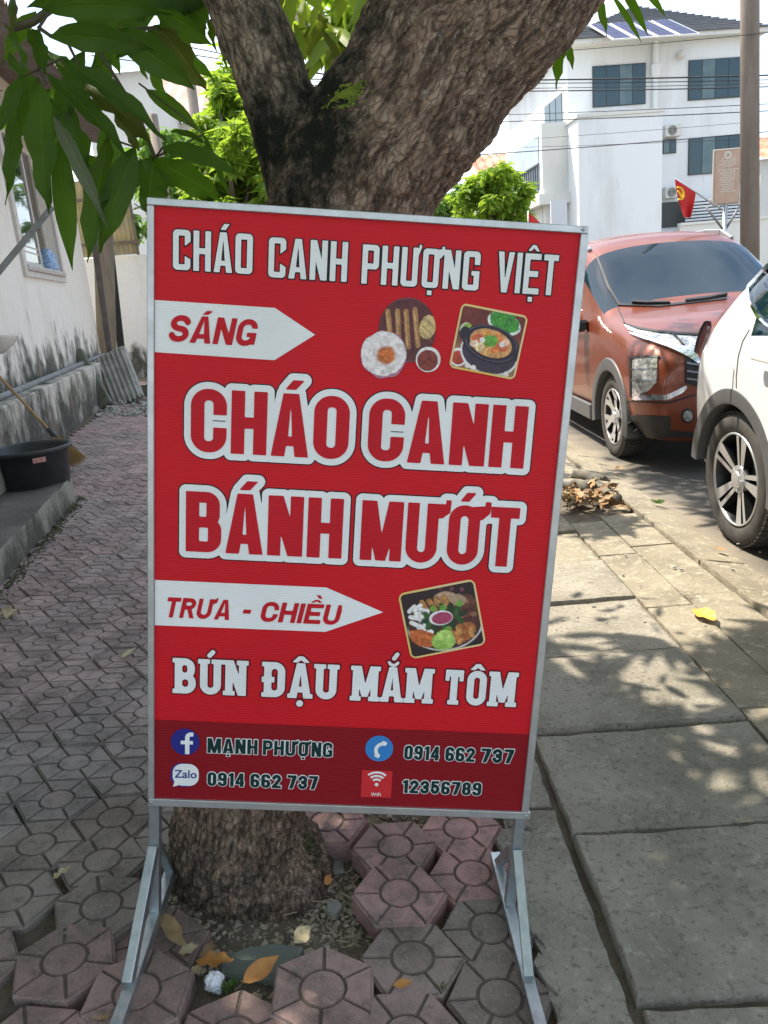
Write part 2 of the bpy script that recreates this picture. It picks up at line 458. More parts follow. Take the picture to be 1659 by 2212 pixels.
# old concrete edging strip, slabs and kerb
def slab_piece(x0, x1, y0, y1, thick, mt, parent, name='slab', z=None, rough=.006, tiltx=0, nseg=14, drop=0, lift=0):
    """an irregular cast slab: wavy chipped outline, thickness, slight cup"""
    sd = random.uniform(0, 100)
    pts = []
    def edge(ax, ay, bx, by, n):
        out = []
        for k in range(n):
            t = k / n; x = ax + (bx - ax) * t; y = ay + (by - ay) * t
            nx, ny = (by - ay), -(bx - ax); L = math.hypot(nx, ny); nx /= L; ny /= L
            w = rough * (noise.noise(Vector((x * 9, y * 9, sd))) * 1.3 + noise.noise(Vector((x * 38, y * 38, sd))) * .8)
            c = .012 * max(0, 1 - min(t, 1 - t) * n) if 0 < t < 1 else .008
            out.append((x - nx * (abs(w) + .002) , y - ny * (abs(w) + .002)))
        return out
    nl = max(6, int((y1 - y0) / .035)); nw = max(4, int((x1 - x0) / .035))
    poly = edge(x0, y0, x1, y0, nw) + edge(x1, y0, x1, y1, nl) + edge(x1, y1, x0, y1, nw) + edge(x0, y1, x0, y0, nl)
    cx, cy = (x0 + x1) / 2, (y0 + y1) / 2
    dzr = random.uniform(-.004, .004)
    zf = lambda x, y: (G(x, y) if z is None else z) + dzr + lift + tiltx * (x - cx) + .004 * noise.noise(Vector((x * 4, y * 4, sd))) + .0012 * noise.noise(Vector((x * 25, y * 25, sd)))
    # top as a grid clipped by simple fan: ring + inner ring + fan
    m = len(poly); rings = [poly]
    for f in (.985, .93, .80, .6, .35):
        rings.append([(cx + (p[0] - cx) * f, cy + (p[1] - cy) * f) for p in poly])
    vs = [(x, y, zf(x, y) - thick) for x, y in poly]
    for ri, rg in enumerate(rings):
        for (x, y) in rg:
            ch = .006 if ri == 0 else 0
            if ri == 0 and noise.noise(Vector((x * 14, y * 14, sd + 7))) > .25: ch = .016
            vs.append((x, y, zf(x, y) - ch))
    vs.append((cx, cy, zf(cx, cy)))
    fs = []
    for l in range(len(rings)):
        for k in range(m):
            fs.append((l * m + k, l * m + (k + 1) % m, (l + 1) * m + (k + 1) % m, (l + 1) * m + k))
    b = len(rings) * m
    for k in range(m): fs.append((b + k, b + (k + 1) % m, b + m))
    o = mesh_obj(name, [Vector(v) for v in vs], fs, mt, parent, True, origin=(cx, cy, zf(cx, cy)))
    smooth_angle(o, 50)
    return o
walk = empty('concrete_walkway'); tag(walk, kind='structure')
ye = [-.35, .14, .66, 1.155, 1.645, 2.13, 2.64, 3.155, 3.66, 4.16, 4.67, 5.18, 5.7, 6.2, 6.7, 7.2, 7.7, 8.2, 8.7, 9.2, 9.7]
for k in range(len(ye) - 1):
    sl = slab_piece(.402, 1.082, ye[k] + .006, ye[k + 1] - .006, .06, slab_m if k < 8 else kerb_m, walk, rough=.008, lift=(.008 if k % 2 else -.002), tiltx=random.uniform(-.006, .006))
ye2 = [-.3, .62, 1.78, 2.9, 4.3, 5.8, 7.4, 9.6]
for k in range(len(ye2) - 1):
    slab_piece(.235 if k else .25, .388, ye2[k] + .002, ye2[k + 1] - .002, .06, slab_m, walk, name='edging_strip', rough=.012, lift=-.004)
# rough strip between the slabs and the kerb
for k, (a, b) in enumerate(zip([-.3, .5, 1.35, 2.2, 3.05, 3.75, 4.35, 5.2, 6.2, 7.4, 8.6], [.5, 1.35, 2.2, 3.05, 3.75, 4.35, 5.2, 6.2, 7.4, 8.6, 9.8])):
    if not (4.30 < a < 5.1):
        slab_piece(1.088, 1.289, a + .0, b - .0, .05, kerb_m, walk, name='gutter_slab', rough=.003, z=.026)
        slab_piece(1.289, 1.512, a + .1, b + .1, .05, kerb_m, walk, name='gutter_slab', rough=.003, z=.024)
    else:
        slab_piece(1.36, 1.50, a + .15, b, .05, kerb_m, walk, name='gutter_slab', rough=.014, z=.016)
for k in range(11):
    a = -.4 + k * .98
    slab_piece(1.510, 1.745, a + .001, a + .979, .09, kerb_m, walk, name='kerb_stone', z=.024, rough=.005, tiltx=-.20)
rm = MB(); rn = 30
vs = []; fs = []
rx = [1.66 + .35 * i for i in range(22)]; ry = [-6 + 1.0 * i for i in range(60)]
for y in ry:
    for x in rx: vs.append((x, y, .0 + .006 * noise.noise(Vector((x * .8, y * .8, 0)))))
for j in range(len(ry) - 1):
    for i in range(len(rx) - 1):
        a = j * len(rx) + i; fs.append((a, a + 1, a + 1 + len(rx), a + len(rx)))
tag(mesh_obj('road', vs, fs, asphalt_m, smooth=True), kind='structure')
fb = MB(); fb.box((14.0, 18, -.04), (9.3, 60, .28))
tag(fb.build('far_sidewalk', kerb_m), kind='structure')

# ================================================================== SIGN BOARD
BC = Vector((-.0632, 1.4472, .9586))
BX = Vector((.98968, .00100, -.14328)).normalized()
BD = Vector((-.14284, -.07181, -.98714)).normalized()
BN = BX.cross(BD).normalized()                 # away from the viewer
if BN.y < 0: BN = -BN
def bp(x, y, out=0.0):                         # board millimetres (from top left) -> world; out = towards the viewer
    return BC + BX * ((x - 400) / 1000) + BD * ((y - 600) / 1000) - BN * (out / 1000)
# ---- distance-field lettering
def F_box(X, Y, x0, y0, x1, y1):
    dx = np.abs(X - (x0 + x1) / 2) - abs(x1 - x0) / 2; dy = np.abs(Y - (y0 + y1) / 2) - abs(y1 - y0) / 2
    return np.hypot(np.maximum(dx, 0), np.maximum(dy, 0)) + np.minimum(np.maximum(dx, dy), 0)
def F_rbox(X, Y, x0, y0, x1, y1, r):
    r = max(min(r, abs(x1 - x0) / 2 - .01, abs(y1 - y0) / 2 - .01), 0)
    return F_box(X, Y, x0 + r, y0 + r, x1 - r, y1 - r) - r
def F_ring(X, Y, x0, y0, x1, y1, r, sx, sy, ri=None):
    o = F_rbox(X, Y, x0, y0, x1, y1, r); i = F_rbox(X, Y, x0 + sx, y0 + sy, x1 - sx, y1 - sy, max(r - sx, .5) if ri is None else ri)
    return np.maximum(o, -i)
def F_poly(X, Y, pts):
    d = np.full(X.shape, 1e9); s = np.ones(X.shape)
    n = len(pts)
    for i in range(n):
        ax, ay = pts[i]; bx, by = pts[i - 1]
        ex, ey = bx - ax, by - ay; wx, wy = X - ax, Y - ay
        t = np.clip((wx * ex + wy * ey) / (ex * ex + ey * ey + 1e-12), 0, 1)
        d = np.minimum(d, (wx - ex * t) ** 2 + (wy - ey * t) ** 2)
        c1 = Y >= ay; c2 = Y < by; c3 = ex * wy > ey * wx
        s = np.where((c1 & c2 & c3) | (~c1 & ~c2 & ~c3), -s, s)
    return s * np.sqrt(d)
def F_seg(X, Y, ax, ay, bx, by, t):
    L = math.hypot(bx - ax, by - ay); ux, uy = (bx - ax) / L, (by - ay) / L
    return F_poly(X, Y, [(ax - uy * t / 2, ay + ux * t / 2), (bx - uy * t / 2, by + ux * t / 2), (bx + uy * t / 2, by - ux * t / 2), (ax + uy * t / 2, ay - ux * t / 2)])
def F_path(X, Y, pts, t):
    d = np.full(X.shape, 1e9)
    for (ax, ay), (bx, by) in zip(pts[:-1], pts[1:]):
        ex, ey = bx - ax, by - ay; tt = np.clip(((X - ax) * ex + (Y - ay) * ey) / (ex * ex + ey * ey + 1e-12), 0, 1)
        d = np.minimum(d, np.hypot(X - ax - ex * tt, Y - ay - ey * tt))
    return d - t / 2
def arcp(cx, cy, rx, ry, a0, a1, n=14):
    return [(cx + rx * math.cos(R(a0 + (a1 - a0) * k / n)), cy + ry * math.sin(R(a0 + (a1 - a0) * k / n))) for k in range(n + 1)]
mn, mxm = np.minimum, np.maximum
def glyph(ch, X, Y, H, w, sv, sh, Rr, st):
    """X from the glyph's left, Y up from the baseline, all in mm; st = style"""
    serif = st == 'serif'
    B = lambda *a: F_box(X, Y, *a)
    base = {'Á': 'A', 'Ậ': 'A', 'Ạ': 'A', 'Ắ': 'A', 'Ư': 'U', 'Ú': 'U', 'Ợ': 'O', 'Ớ': 'O', 'Ô': 'O', 'Ệ': 'E', 'Ề': 'E', 'Đ': 'D'}.get(ch, ch)
    if base == 'C':
        f = F_ring(X, Y, 0, 0, w, H, Rr, sv, sh)
        f = mxm(f, -B(w - sv * 1.15, H * .40, w + 9, H * .60))
        if st == 'tech': f = mxm(f, -F_poly(X, Y, [(w * .5, H * .40), (w * .5, H * .60), (w - sv, H * .60), (w + 2, H * .74), (w + 9, H * .74), (w + 9, H * .26), (w + 2, H * .26)]))
    elif base == 'O' or base == '0': f = F_ring(X, Y, 0, 0, w, H, Rr, sv, sh)
    elif base == 'H': f = mn(mn(B(0, 0, sv, H), B(w - sv, 0, w, H)), B(sv * .5, H * .5 - sh * .5, w - sv * .5, H * .5 + sh * .5))
    elif base == 'A':
        k = sv * .58
        out = F_poly(X, Y, [(0, 0), (w / 2 - k, H), (w / 2 + k, H), (w, 0)])
        bar0, bar1 = H * .17, H * .17 + sh * .85
        sl = (w / 2 - k) / H
        hole = F_poly(X, Y, [(sv + sl * bar1, bar1), (w / 2, H * .86), (w - sv - sl * bar1, bar1)])
        foot = F_poly(X, Y, [(sv + 0 * sl, -5), (sv + sl * bar0, bar0), (w - sv - sl * bar0, bar0), (w - sv, -5)])
        f = mxm(mxm(out, -hole), -foot)
    elif base == 'N': f = mn(mn(B(0, 0, sv, H), B(w - sv, 0, w, H)), F_poly(X, Y, [(0, H), (sv * 1.12, H), (w, 0), (w - sv * 1.12, 0)]))
    elif base == 'M': f = mn(mn(B(0, 0, sv, H), B(w - sv, 0, w, H)), mn(F_poly(X, Y, [(0, H), (sv * 1.25, H), (w / 2 + sv * .42, 0 if not serif else H * .12), (w / 2 - sv * .42, 0 if not serif else H * .12)]), F_poly(X, Y, [(w, H), (w - sv * 1.25, H), (w / 2 - sv * .42, 0 if not serif else H * .12), (w / 2 + sv * .42, 0 if not serif else H * .12)])))
    elif base == 'U':
        f = mxm(F_ring(X, Y, 0, 0, w, H * 1.6, Rr, sv, sh), Y - H)
    elif base == 'B':
        up = mn(F_ring(X, Y, 0, H * .5 - sh * .5, w * .95, H, Rr * .8, sv, sh), B(0, H * .4, sv, H)); dn = F_ring(X, Y, 0, 0, w, H * .5 + sh * .5, Rr * .85, sv, sh)
        f = mn(mn(up, dn), B(0, 0, sv, H)); f = mn(f, mn(B(0, 0, sv * 1.5, sh), B(0, H - sh, sv * 1.5, H)))
    elif base == 'P': f = mn(mn(F_ring(X, Y, 0, H * .38, w, H, Rr, sv, sh), B(0, 0, sv, H)), B(0, H - sh, sv * 1.6, H))
    elif base == 'R': f = mn(mn(mn(F_ring(X, Y, 0, H * .42, w * .96, H, Rr, sv, sh), B(0, 0, sv, H)), B(0, H - sh, sv * 1.6, H)), F_poly(X, Y, [(w * .42, H * .5), (w * .42 + sv, H * .5), (w, 0), (w - sv * 1.1, 0)]))
    elif base == 'T': f = mn(B(0, H - sh, w, H), B(w / 2 - sv / 2, 0, w / 2 + sv / 2, H))
    elif base == 'I': f = B(0, 0, sv, H)
    elif base == 'E': f = mn(mn(B(0, 0, sv, H), B(0, 0, w, sh)), mn(B(0, H - sh, w, H), B(0, H * .5 - sh / 2, w * .88, H * .5 + sh / 2)))
    elif base == 'G': f = mn(mxm(F_ring(X, Y, 0, 0, w, H, Rr, sv, sh), -B(w - sv * 1.15, H * .5, w + 9, H * .66)), mn(B(w - sv, sh * .3, w, H * .5), B(w * .52, H * .5 - sh * .8, w, H * .5)))
    elif base == 'V': f = F_poly(X, Y, [(0, H), (sv * 1.05, H), (w / 2, H * .28), (w - sv * 1.05, H), (w, H), (w / 2 + sv * .52, 0), (w / 2 - sv * .52, 0)])
    elif base == 'D': f = mn(F_ring(X, Y, 0, 0, w, H, Rr * 1.15, sv, sh), mn(B(0, 0, sv, H), mn(B(0, 0, sv * 1.5, sh), B(0, H - sh, sv * 1.5, H))))
    elif base == 'S':
        t = sh * 1.05; ra = H / 4 + .0; r1 = (H / 2 - t / 2) / 2; rx = w / 2 - t / 2
        p = arcp(w / 2, H - t / 2 - r1, rx, r1, 15, 268) + arcp(w / 2, t / 2 + r1, rx, r1, 90, -165)
        f = F_path(X, Y, p, t)
    elif ch == '1': f = mn(B(w * .35, 0, w * .35 + sv, H), F_poly(X, Y, [(w * .36, H), (w * .36, H * .80), (0, H * .70), (0, H * .84)]))
    elif ch == '2':
        t = sv * .95; p = arcp(w / 2, H - w / 2, w / 2 - t / 2, w / 2 - t / 2, 170, -20) + [(t * .6, t * .6)]
        f = mn(F_path(X, Y, p, t), B(0, 0, w, sh)); f = mxm(f, -Y)
    elif ch == '3':
        t = sv * .92; r1 = H * .27 - t * .25
        f = mn(F_path(X, Y, arcp(w / 2, H - r1 - t / 2, w / 2 - t / 2, r1, 170, -90), t), F_path(X, Y, arcp(w / 2, r1 + t / 2, w / 2 - t / 2, r1, 90, -170), t))
    elif ch == '4': f = mn(mn(B(w * .52, 0, w * .52 + sv, H), B(0, H * .18, w, H * .18 + sh)), F_poly(X, Y, [(w * .52, H), (w * .52 + sv * .5, H), (sv * .75, H * .2), (0, H * .2), (0, H * .36)]))
    elif ch == '5':
        t = sv * .95; r1 = H * .30 - t * .2
        f = mn(mn(B(w * .06, H * .45, w * .06 + sv * .85, H), B(w * .06, H - sh, w * .95, H)), F_path(X, Y, arcp(w / 2, r1 + t / 2, w / 2 - t / 2, r1, 120, -170), t))
    elif ch == '6': f = mn(F_ring(X, Y, 0, 0, w, H * .6, Rr, sv, sh), mxm(F_ring(X, Y, 0, 0, w, H, Rr, sv, sh), -B(w * .5, H * .3, w + 9, H * .70)))
    elif ch == '9': f = mn(F_ring(X, Y, 0, H * .4, w, H, Rr, sv, sh), mxm(F_ring(X, Y, 0, 0, w, H, Rr, sv, sh), -B(-9, H * .30, w * .5, H * .70)))
    elif ch == '7': f = mn(B(0, H - sh, w, H), F_poly(X, Y, [(w, H), (w - sv, H), (w * .2, 0), (w * .2 + sv, 0), (w, H * .82)]))
    elif ch == '8': f = mn(F_ring(X, Y, w * .03, H * .5 - sh / 2, w * .97, H, Rr, sv, sh), F_ring(X, Y, 0, 0, w, H * .5 + sh / 2, Rr, sv, sh))
    elif ch == '-': f = B(0, H * .36, w, H * .36 + sh)
    else: f = B(0, 0, w, H)
    if ch == 'Đ': f = mn(f, B(-sv * .35, H * .5 - sh * .4, sv * 1.45, H * .5 + sh * .4))
    if serif:
        sx, sy = sv * .34, sh * .62
        def ser(xc0, xc1, top=False):
            return B(xc0 - sx, H - sy if top else 0, xc1 + sx, H if top else sy)
        if base in 'HNMUBDTA' or ch == 'Đ':
            if base == 'N': f = mn(f, mn(ser(0, sv * .8, True), mn(ser(w - sv, w, True), ser(0, sv))))
            if base == 'M': f = mn(f, mn(mn(ser(0, sv * .7, True), ser(w - sv * .7, w, True)), mn(ser(0, sv), ser(w - sv, w))))
            if base == 'U': f = mn(f, mn(ser(0, sv, True), ser(w - sv, w, True)))
            if base in 'BD': f = mn(f, mn(ser(0, sv * .8, True), ser(0, sv * .8)))
            if base == 'A': f = mn(f, mn(ser(sx * .3, sv * .7), ser(w - sv * .7, w - sx * .3)))
            if base == 'T': f = mn(f, mn(ser(w / 2 - sv / 2, w / 2 + sv / 2), mn(B(0, H * .70, sv * .5, H), B(w - sv * .5, H * .70, w, H))))
        f = f - 1.0
    # marks
    up = H * 1.06; c = w / 2
    if serif: up = H * 1.05
    if ch in 'Ư':
        f = mn(f, F_poly(X, Y, [(w - sv * .3, H), (w + sv * .55, H), (w + sv * .55, H * 1.07), (w + sv * 1.0, H * 1.07), (w + sv * .95, H * .86), (w + sv * .3, H * .76), (w - sv * .3, H * .76)] if not st == 'tech' else [(w - sv * .3, H * .8), (w, H * .8), (w + sv * .5, H), (w + sv * .5, H * 1.08), (w + sv * .05, H * 1.08), (w + sv * .05, H), (w - sv * .3, H)]))
    if ch in 'ỢỚ':
        f = mn(f, F_poly(X, Y, [(w - sv * 1.2, H * .97), (w + sv * .35, H * 1.0), (w + sv * .35, H * 1.07), (w + sv * .85, H * 1.07), (w + sv * .8, H * .88), (w + sv * .2, H * .77), (w - sv * .5, H * .74)]))
    if ch in 'ÁÚỚ' :
        if serif: f = mn(f, F_path(X, Y, [(c - w * .06, up + H * .07), (c + w * .10, up + H * .17)], H * .13))
        else:
            o = 0 if ch != 'Ớ' else -w * .02
            f = mn(f, F_poly(X, Y, [(c - w * .16 + o, up), (c + w * .12 + o, up), (c + w * .34 + o, up + H * .15), (c + o + w * .04, up + H * .15)]))
    if ch in 'ẬÔỆỀ':
        hw = min(w * .36, H * .30); tt = H * .10
        f = mn(f, F_poly(X, Y, [(c - hw, up), (c - hw * .28, up + H * .15), (c + hw * .28, up + H * .15), (c + hw, up), (c + hw * .45, up), (c, up + H * .075), (c - hw * .45, up)]) - (1.2 if serif else 0))
    if ch == 'Ề': f = mn(f, F_poly(X, Y, [(c + w * .10, up + H * .21), (c - w * .12, up + H * .38), (c + w * .12, up + H * .38), (c + w * .30, up + H * .21)]))
    if ch == 'Ắ':
        f = mn(f, mxm(F_path(X, Y, arcp(c, up + H * .13, w * .22, H * .11, 180, 360), H * .085), Y - up - H * .13))
        f = mn(f, F_path(X, Y, [(c + w * .02, up + H * .22), (c + w * .16, up + H * .34)], H * .12))
    if ch in 'ẠẬỢỆ':
        if serif: f = mn(f, np.hypot(X - c, Y + H * .17) - H * .095)
        else: f = mn(f, B(c - sv * .42, -H * .19, c + sv * .42, -H * .07))
    return f
WID = {'I': .42, 'M': 1.32, '1': .62, '-': .8, 'E': .82, 'T': .92, 'A': 1.06, 'Á': 1.06, 'Ậ': 1.06, 'Ạ': 1.06, 'Ắ': 1.06, 'V': 1.0, ' ': .5}
def text_field(items, cell, pad):
    """items: (text, x0, x1, baseline y, cap height, style dict) in board mm -> grid and field"""
    xs0 = min(i[1] for i in items) - pad; xs1 = max(i[2] for i in items) + pad
    y0 = min(i[3] - i[4] * 1.5 for i in items) - pad; y1 = max(i[3] + i[4] * .28 for i in items) + pad
    gx = np.arange(xs0, xs1 + cell, cell); gy = np.arange(y0, y1 + cell, cell)
    XX, YY = np.meshgrid(gx, gy); Fd = np.full(XX.shape, 1e3)
    for text, x0, x1, yb, H, s in items:
        tr = s.get('track', .12); ws = []
        for ch in text:
            k = WID.get(ch, 1.0)
            if ch == 'I': k = s['sv'] / s['w'] * 1.0
            if ch in 'ƯỢỚ': k = 1.0
            ws.append(k * s['w'])
        extra = [s['sv'] * .55 if ch in 'ƯỢỚ' and s.get('style') != 'tech' else (s['sv'] * .3 if ch in 'ƯỢ' else 0) for ch in text]
        tot = sum(ws) + sum(extra[:-1]) + tr * (len(ws) - 1)
        sc = (x1 - x0) / (tot * H)                   # horizontal fit
        x = x0
        for ch, wd, ex in zip(text, ws, extra):
            w = wd * H * sc
            if ch != ' ':
                sv = s['sv'] * H * sc; sh = s['sh'] * H
                yy = yb - YY; xx = XX - x - s.get('shear', 0) * yy
                sel = (XX > x - pad - w * .6) & (XX < x + w * 1.6 + pad)
                cols = np.where(sel.any(axis=0))[0]
                if len(cols):
                    a, b = cols[0], cols[-1] + 1
                    g = glyph(ch, xx[:, a:b], yy[:, a:b], H, w, sv, sh, s['R'] * H, s.get('style', ''))
                    Fd[:, a:b] = np.minimum(Fd[:, a:b], g)
            x += w + (tr + ex) * H * sc
    return gx, gy, Fd
def contour_mesh(name, gx, gy, Fd, level, out, mt, parent, thick=0.0):
    """fill the region field < level with polygons (marching squares, rows of full cells merged)"""
    V = {}; vs = []; fs = []
    f = Fd - level
    ny, nx = f.shape
    ins = f < 0
    full = ins[:-1, :-1] & ins[1:, :-1] & ins[:-1, 1:] & ins[1:, 1:]
    anyc = ins[:-1, :-1] | ins[1:, :-1] | ins[:-1, 1:] | ins[1:, 1:]
    def vert(x, y):
        k = (round(x, 3), round(y, 3))
        if k not in V: V[k] = len(vs); vs.append(bp(x, y, out))
        return V[k]
    for j in range(ny - 1):
        i = 0; row = full[j]
        while i < nx - 1:
            if row[i]:
                k = i
                while k < nx - 1 and row[k]: k += 1
                fs.append((vert(gx[i], gy[j]), vert(gx[i], gy[j + 1]), vert(gx[k], gy[j + 1]), vert(gx[k], gy[j]))); i = k
            else: i += 1
    part_c = np.argwhere(anyc & ~full)
    for j, i in part_c:
        c = [(gx[i], gy[j], f[j, i]), (gx[i], gy[j + 1], f[j + 1, i]), (gx[i + 1], gy[j + 1], f[j + 1, i + 1]), (gx[i + 1], gy[j], f[j, i + 1])]
        poly = []
        for k in range(4):
            a, b = c[k], c[(k + 1) % 4]
            if a[2] < 0: poly.append((a[0], a[1]))
            if (a[2] < 0) != (b[2] < 0):
                t = a[2] / (a[2] - b[2]); poly.append((a[0] + (b[0] - a[0]) * t, a[1] + (b[1] - a[1]) * t))
        ids = []
        for p in poly:
            q = vert(*p)
            if q not in ids: ids.append(q)
        if len(ids) >= 3: fs.append(tuple(ids))
    if thick:
        pass
    o = mesh_obj(name, vs, fs, mt); keep_chain(o, parent); return o

def print_mat(name, c, **k):
    return mat(name, c, .48, bump=.0, spec=.22, **k)
def sheet_extra(nt, src, cur, bs, b4):
    # faint flutes of the corrugated plastic sheet behind the print
    N, L = nt.nodes, nt.links
    w = N.new('ShaderNodeTexWave'); w.wave_type = 'BANDS'; w.bands_direction = 'Z'; w.inputs['Scale'].default_value = 62; w.inputs['Distortion'].default_value = .25
    L.new(src, w.inputs['Vector'])
    bpn = N.new('ShaderNodeBump'); bpn.inputs['Strength'].default_value = .5; bpn.inputs['Distance'].default_value = .0005
    L.new(w.outputs['Fac'], bpn.inputs['Height']); L.new(bpn.outputs['Normal'], bs.inputs['Normal'])
    return noise_mix(nt, src, cur, tuple(c * .86 for c in b4[:3]), 6, .4, .7, .6, base=b4)
red_m = print_mat('print_red', (.63, .010, .018), extra=sheet_extra)
red2_m = print_mat('print_letter_red', (.56, .010, .020), extra=sheet_extra)
dred_m = print_mat('print_dark_red', (.255, .006, .012), extra=sheet_extra)
white_m = print_mat('print_white', (.84, .85, .82), extra=sheet_extra)
black_m = print_mat('print_black', (.018, .014, .016))
green_m = print_mat('print_dark_green', (.008, .035, .03))
blue_m = print_mat('print_navy', (.025, .028, .22)); sky_m = print_mat('print_light_blue', (.04, .22, .55))
alu_m = mat('aluminium', (.60, .61, .60), .36, .75, var=(.42, .43, .42), scale=22, amt=.6, bump=.0006, bscale=300, rvar=.08)
galv_m = mat('galvanised_steel', (.52, .56, .57), .34, .85, var=(.34, .38, .40), scale=26, amt=.8, bump=.0010, bscale=120, rvar=.14)

board = empty('sign_board', (-.19, 1.38, .08), 0, 'tall red food sign board in a silver frame on metal legs against the tree', 'sign')
BM = Matrix((BX, BD, -BN)).transposed()        # board axes: x right, y down, z towards the viewer
def bbox_part(name, x0, y0, x1, y1, o0, o1, mt, bev=0):
    mb = MB(); c = bp((x0 + x1) / 2, (y0 + y1) / 2, (o0 + o1) / 2)
    mb.box(c, (abs(x1 - x0) / 1000, abs(y1 - y0) / 1000, abs(o1 - o0) / 1000), BM, bev); return part(mb, name, mt, board)
bbox_part('panel', 8, 8, 792, 1192, -6, 0, red_m)
def poly_part(name, pts, out, mt, par=None):
    o = mesh_obj(name, [bp(x, y, out) for x, y in pts][::-1], [tuple(range(len(pts)))], mt); keep_chain(o, par or board); return o
bbox_part('frame_rail', 0, 0, 800, 13, -16, 7, alu_m, .0012)
bbox_part('frame_rail', 0, 1186, 806, 1202, -16, 7, alu_m, .0012)
bbox_part('frame_rail', 0, 13.2, 12.5, 1185.8, -16, 6.5, alu_m, .0012)
bbox_part('frame_rail', 787, 13.2, 802, 1185.8, -16, 6.5, alu_m, .0012)
for cx, cy in ((790, 6), (7, 1194), (797, 1194)):
    mb = MB(); M = BM.to_4x4(); M.translation = bp(cx, cy, 7)
    mb.lathe([(.0035, 0), (.0034, .0012), (.0020, .0022), (0.0001, .0024)], 10, M); part(mb, 'bolt', galv_m, board, smooth=True)
# printed layers
lt = .8
poly_part('dark_band', [(10, 1010), (789.5, 1009.5), (789.5, 1188), (10, 1188)], lt, dred_m)
for pts, nm in (([(13, 177), (233, 178), (309, 222), (235, 273), (13, 271)], 'arrow_band'), ([(13, 712), (351, 711), (467, 757), (353, 804), (13, 806)], 'arrow_band')):
    poly_part(nm, pts, lt, white_m)
ST_TECH = dict(w=.58, sv=.19, sh=.145, R=.11, track=.10, style='tech')
ST_BIG = dict(w=.60, sv=.225, sh=.18, R=.27, track=.075)
ST_IT = dict(w=.80, sv=.225, sh=.205, R=.36, track=.09, shear=.20)
ST_SER = dict(w=.80, sv=.26, sh=.17, R=.38, track=.21, style='serif')
ST_NUM = dict(w=.60, sv=.235, sh=.19, R=.26, track=.11)
ST_NUM2 = dict(w=.66, sv=.225, sh=.19, R=.26, track=.11)
def lettering(items, cell, pad, layers, name='lettering'):
    gx, gy, Fd = text_field(items, cell, pad)
    root = None
    for lvl, out, mt in layers:
        o = contour_mesh(name if root is None else 'letter_face', gx, gy, Fd, lvl, out, mt, board if root is None else root)
        if root is None: root = o
    return root
lettering([('CHÁO', 46, 190, 121, 70, ST_TECH), ('CANH', 219, 363, 124, 70, ST_TECH), ('PHƯỢNG', 390, 607, 125, 69, ST_TECH), ('VIỆT', 640, 752, 125, 72, ST_TECH)], 1.25, 8,
          [(2.2, 1.0, black_m), (0, 1.9, white_m)])
lettering([('SÁNG', 36, 196, 250, 49, ST_IT)], 1.25, 6, [(0, 1.9, red2_m)])
for it in ([('CHÁO', 81, 381, 453, 120, ST_BIG)], [('CANH', 418, 722, 452, 120, ST_BIG)], [('BÁNH', 73, 378, 650, 120, ST_BIG)], [('MƯỚT', 414, 724, 650, 120, ST_BIG)]):
    lettering(it, 1.7, 20, [(15.0, 1.0, black_m), (12.8, 1.9, white_m), (0, 2.8, red2_m)])
for x, y in ((122, 392), (461, 394)):
    poly_part('letter_stroke', [(x, y - .8), (x + 24, y - .8), (x + 24, y + .8), (x, y + .8)], 3.2, black_m)
for it_ in (('TRƯA', 31, 160, 788, 42, ST_IT), ('-', 184, 199, 788, 42, ST_IT), ('CHIỀU', 220, 378, 788, 42, ST_IT)): lettering([it_], 1.25, 6, [(0, 1.9, red2_m)])
lettering([('BÚN', 54, 196, 948, 74, ST_SER), ('ĐẬU', 234, 380, 948, 74, ST_SER), ('MẮM', 414, 575, 948, 74, ST_SER), ('TÔM', 604, 748, 948, 74, ST_SER)], 1.3, 8,
          [(3.0, 1.0, print_mat('print_maroon', (.16, .008, .014))), (0, 1.9, white_m)])
lettering([('MẠNH', 121, 224, 1078, 33, ST_NUM2), ('PHƯỢNG', 235, 379, 1078, 33, ST_NUM2)], .9, 4, [(1.6, 1.8, white_m), (0, 2.6, green_m)])
lettering([('0914', 529, 602, 1076, 32, ST_NUM), ('662', 615, 677, 1076, 32, ST_NUM), ('737', 690, 759, 1076, 32, ST_NUM)], .9, 4, [(1.6, 1.8, white_m), (0, 2.6, green_m)])
lettering([('0914', 122, 198, 1153, 31, ST_NUM), ('662', 211, 275, 1153, 31, ST_NUM), ('737', 288, 352, 1153, 31, ST_NUM)], .9, 4, [(1.6, 1.8, white_m), (0, 2.6, green_m)])
lettering([('12356789', 530, 697, 1153, 30, ST_NUM)], .9, 4, [(1.6, 1.8, white_m), (0, 2.6, green_m)])
def grid_at(cx, cy, hw, hh, cell=.7):
    gx = np.arange(cx - hw, cx + hw + cell, cell); gy = np.arange(cy - hh, cy + hh + cell, cell); X, Y = np.meshgrid(gx, gy); return gx, gy, X - cx, Y - cy
def icon(name, cx, cy, layers, hw=34):
    gx, gy, X, Y = grid_at(cx, cy, hw, hw); root = None
    for f, out, mt in layers:
        o = contour_mesh(name if root is None else 'icon_mark', gx, gy, f(X, Y), 0, out, mt, board if root is None else root)
        if root is None: root = o
circ = lambda r, x=0, y=0: (lambda X, Y: np.hypot(X - x, Y - y) - r)
def f_mark(X, Y):
    f = mn(F_box(X, Y, 0, -8, 9, 27), F_box(X, Y, -9, -3, 16, 5))
    hook = mxm(F_ring(X, Y, 0, -22, 30, 12, 12, 9, 9), mxm(X - 17, Y + 6))
    return mn(f, hook)
icon('logo_icon', 75, 1056, [(circ(29.5), 1.8, blue_m), (f_mark, 2.6, white_m)])
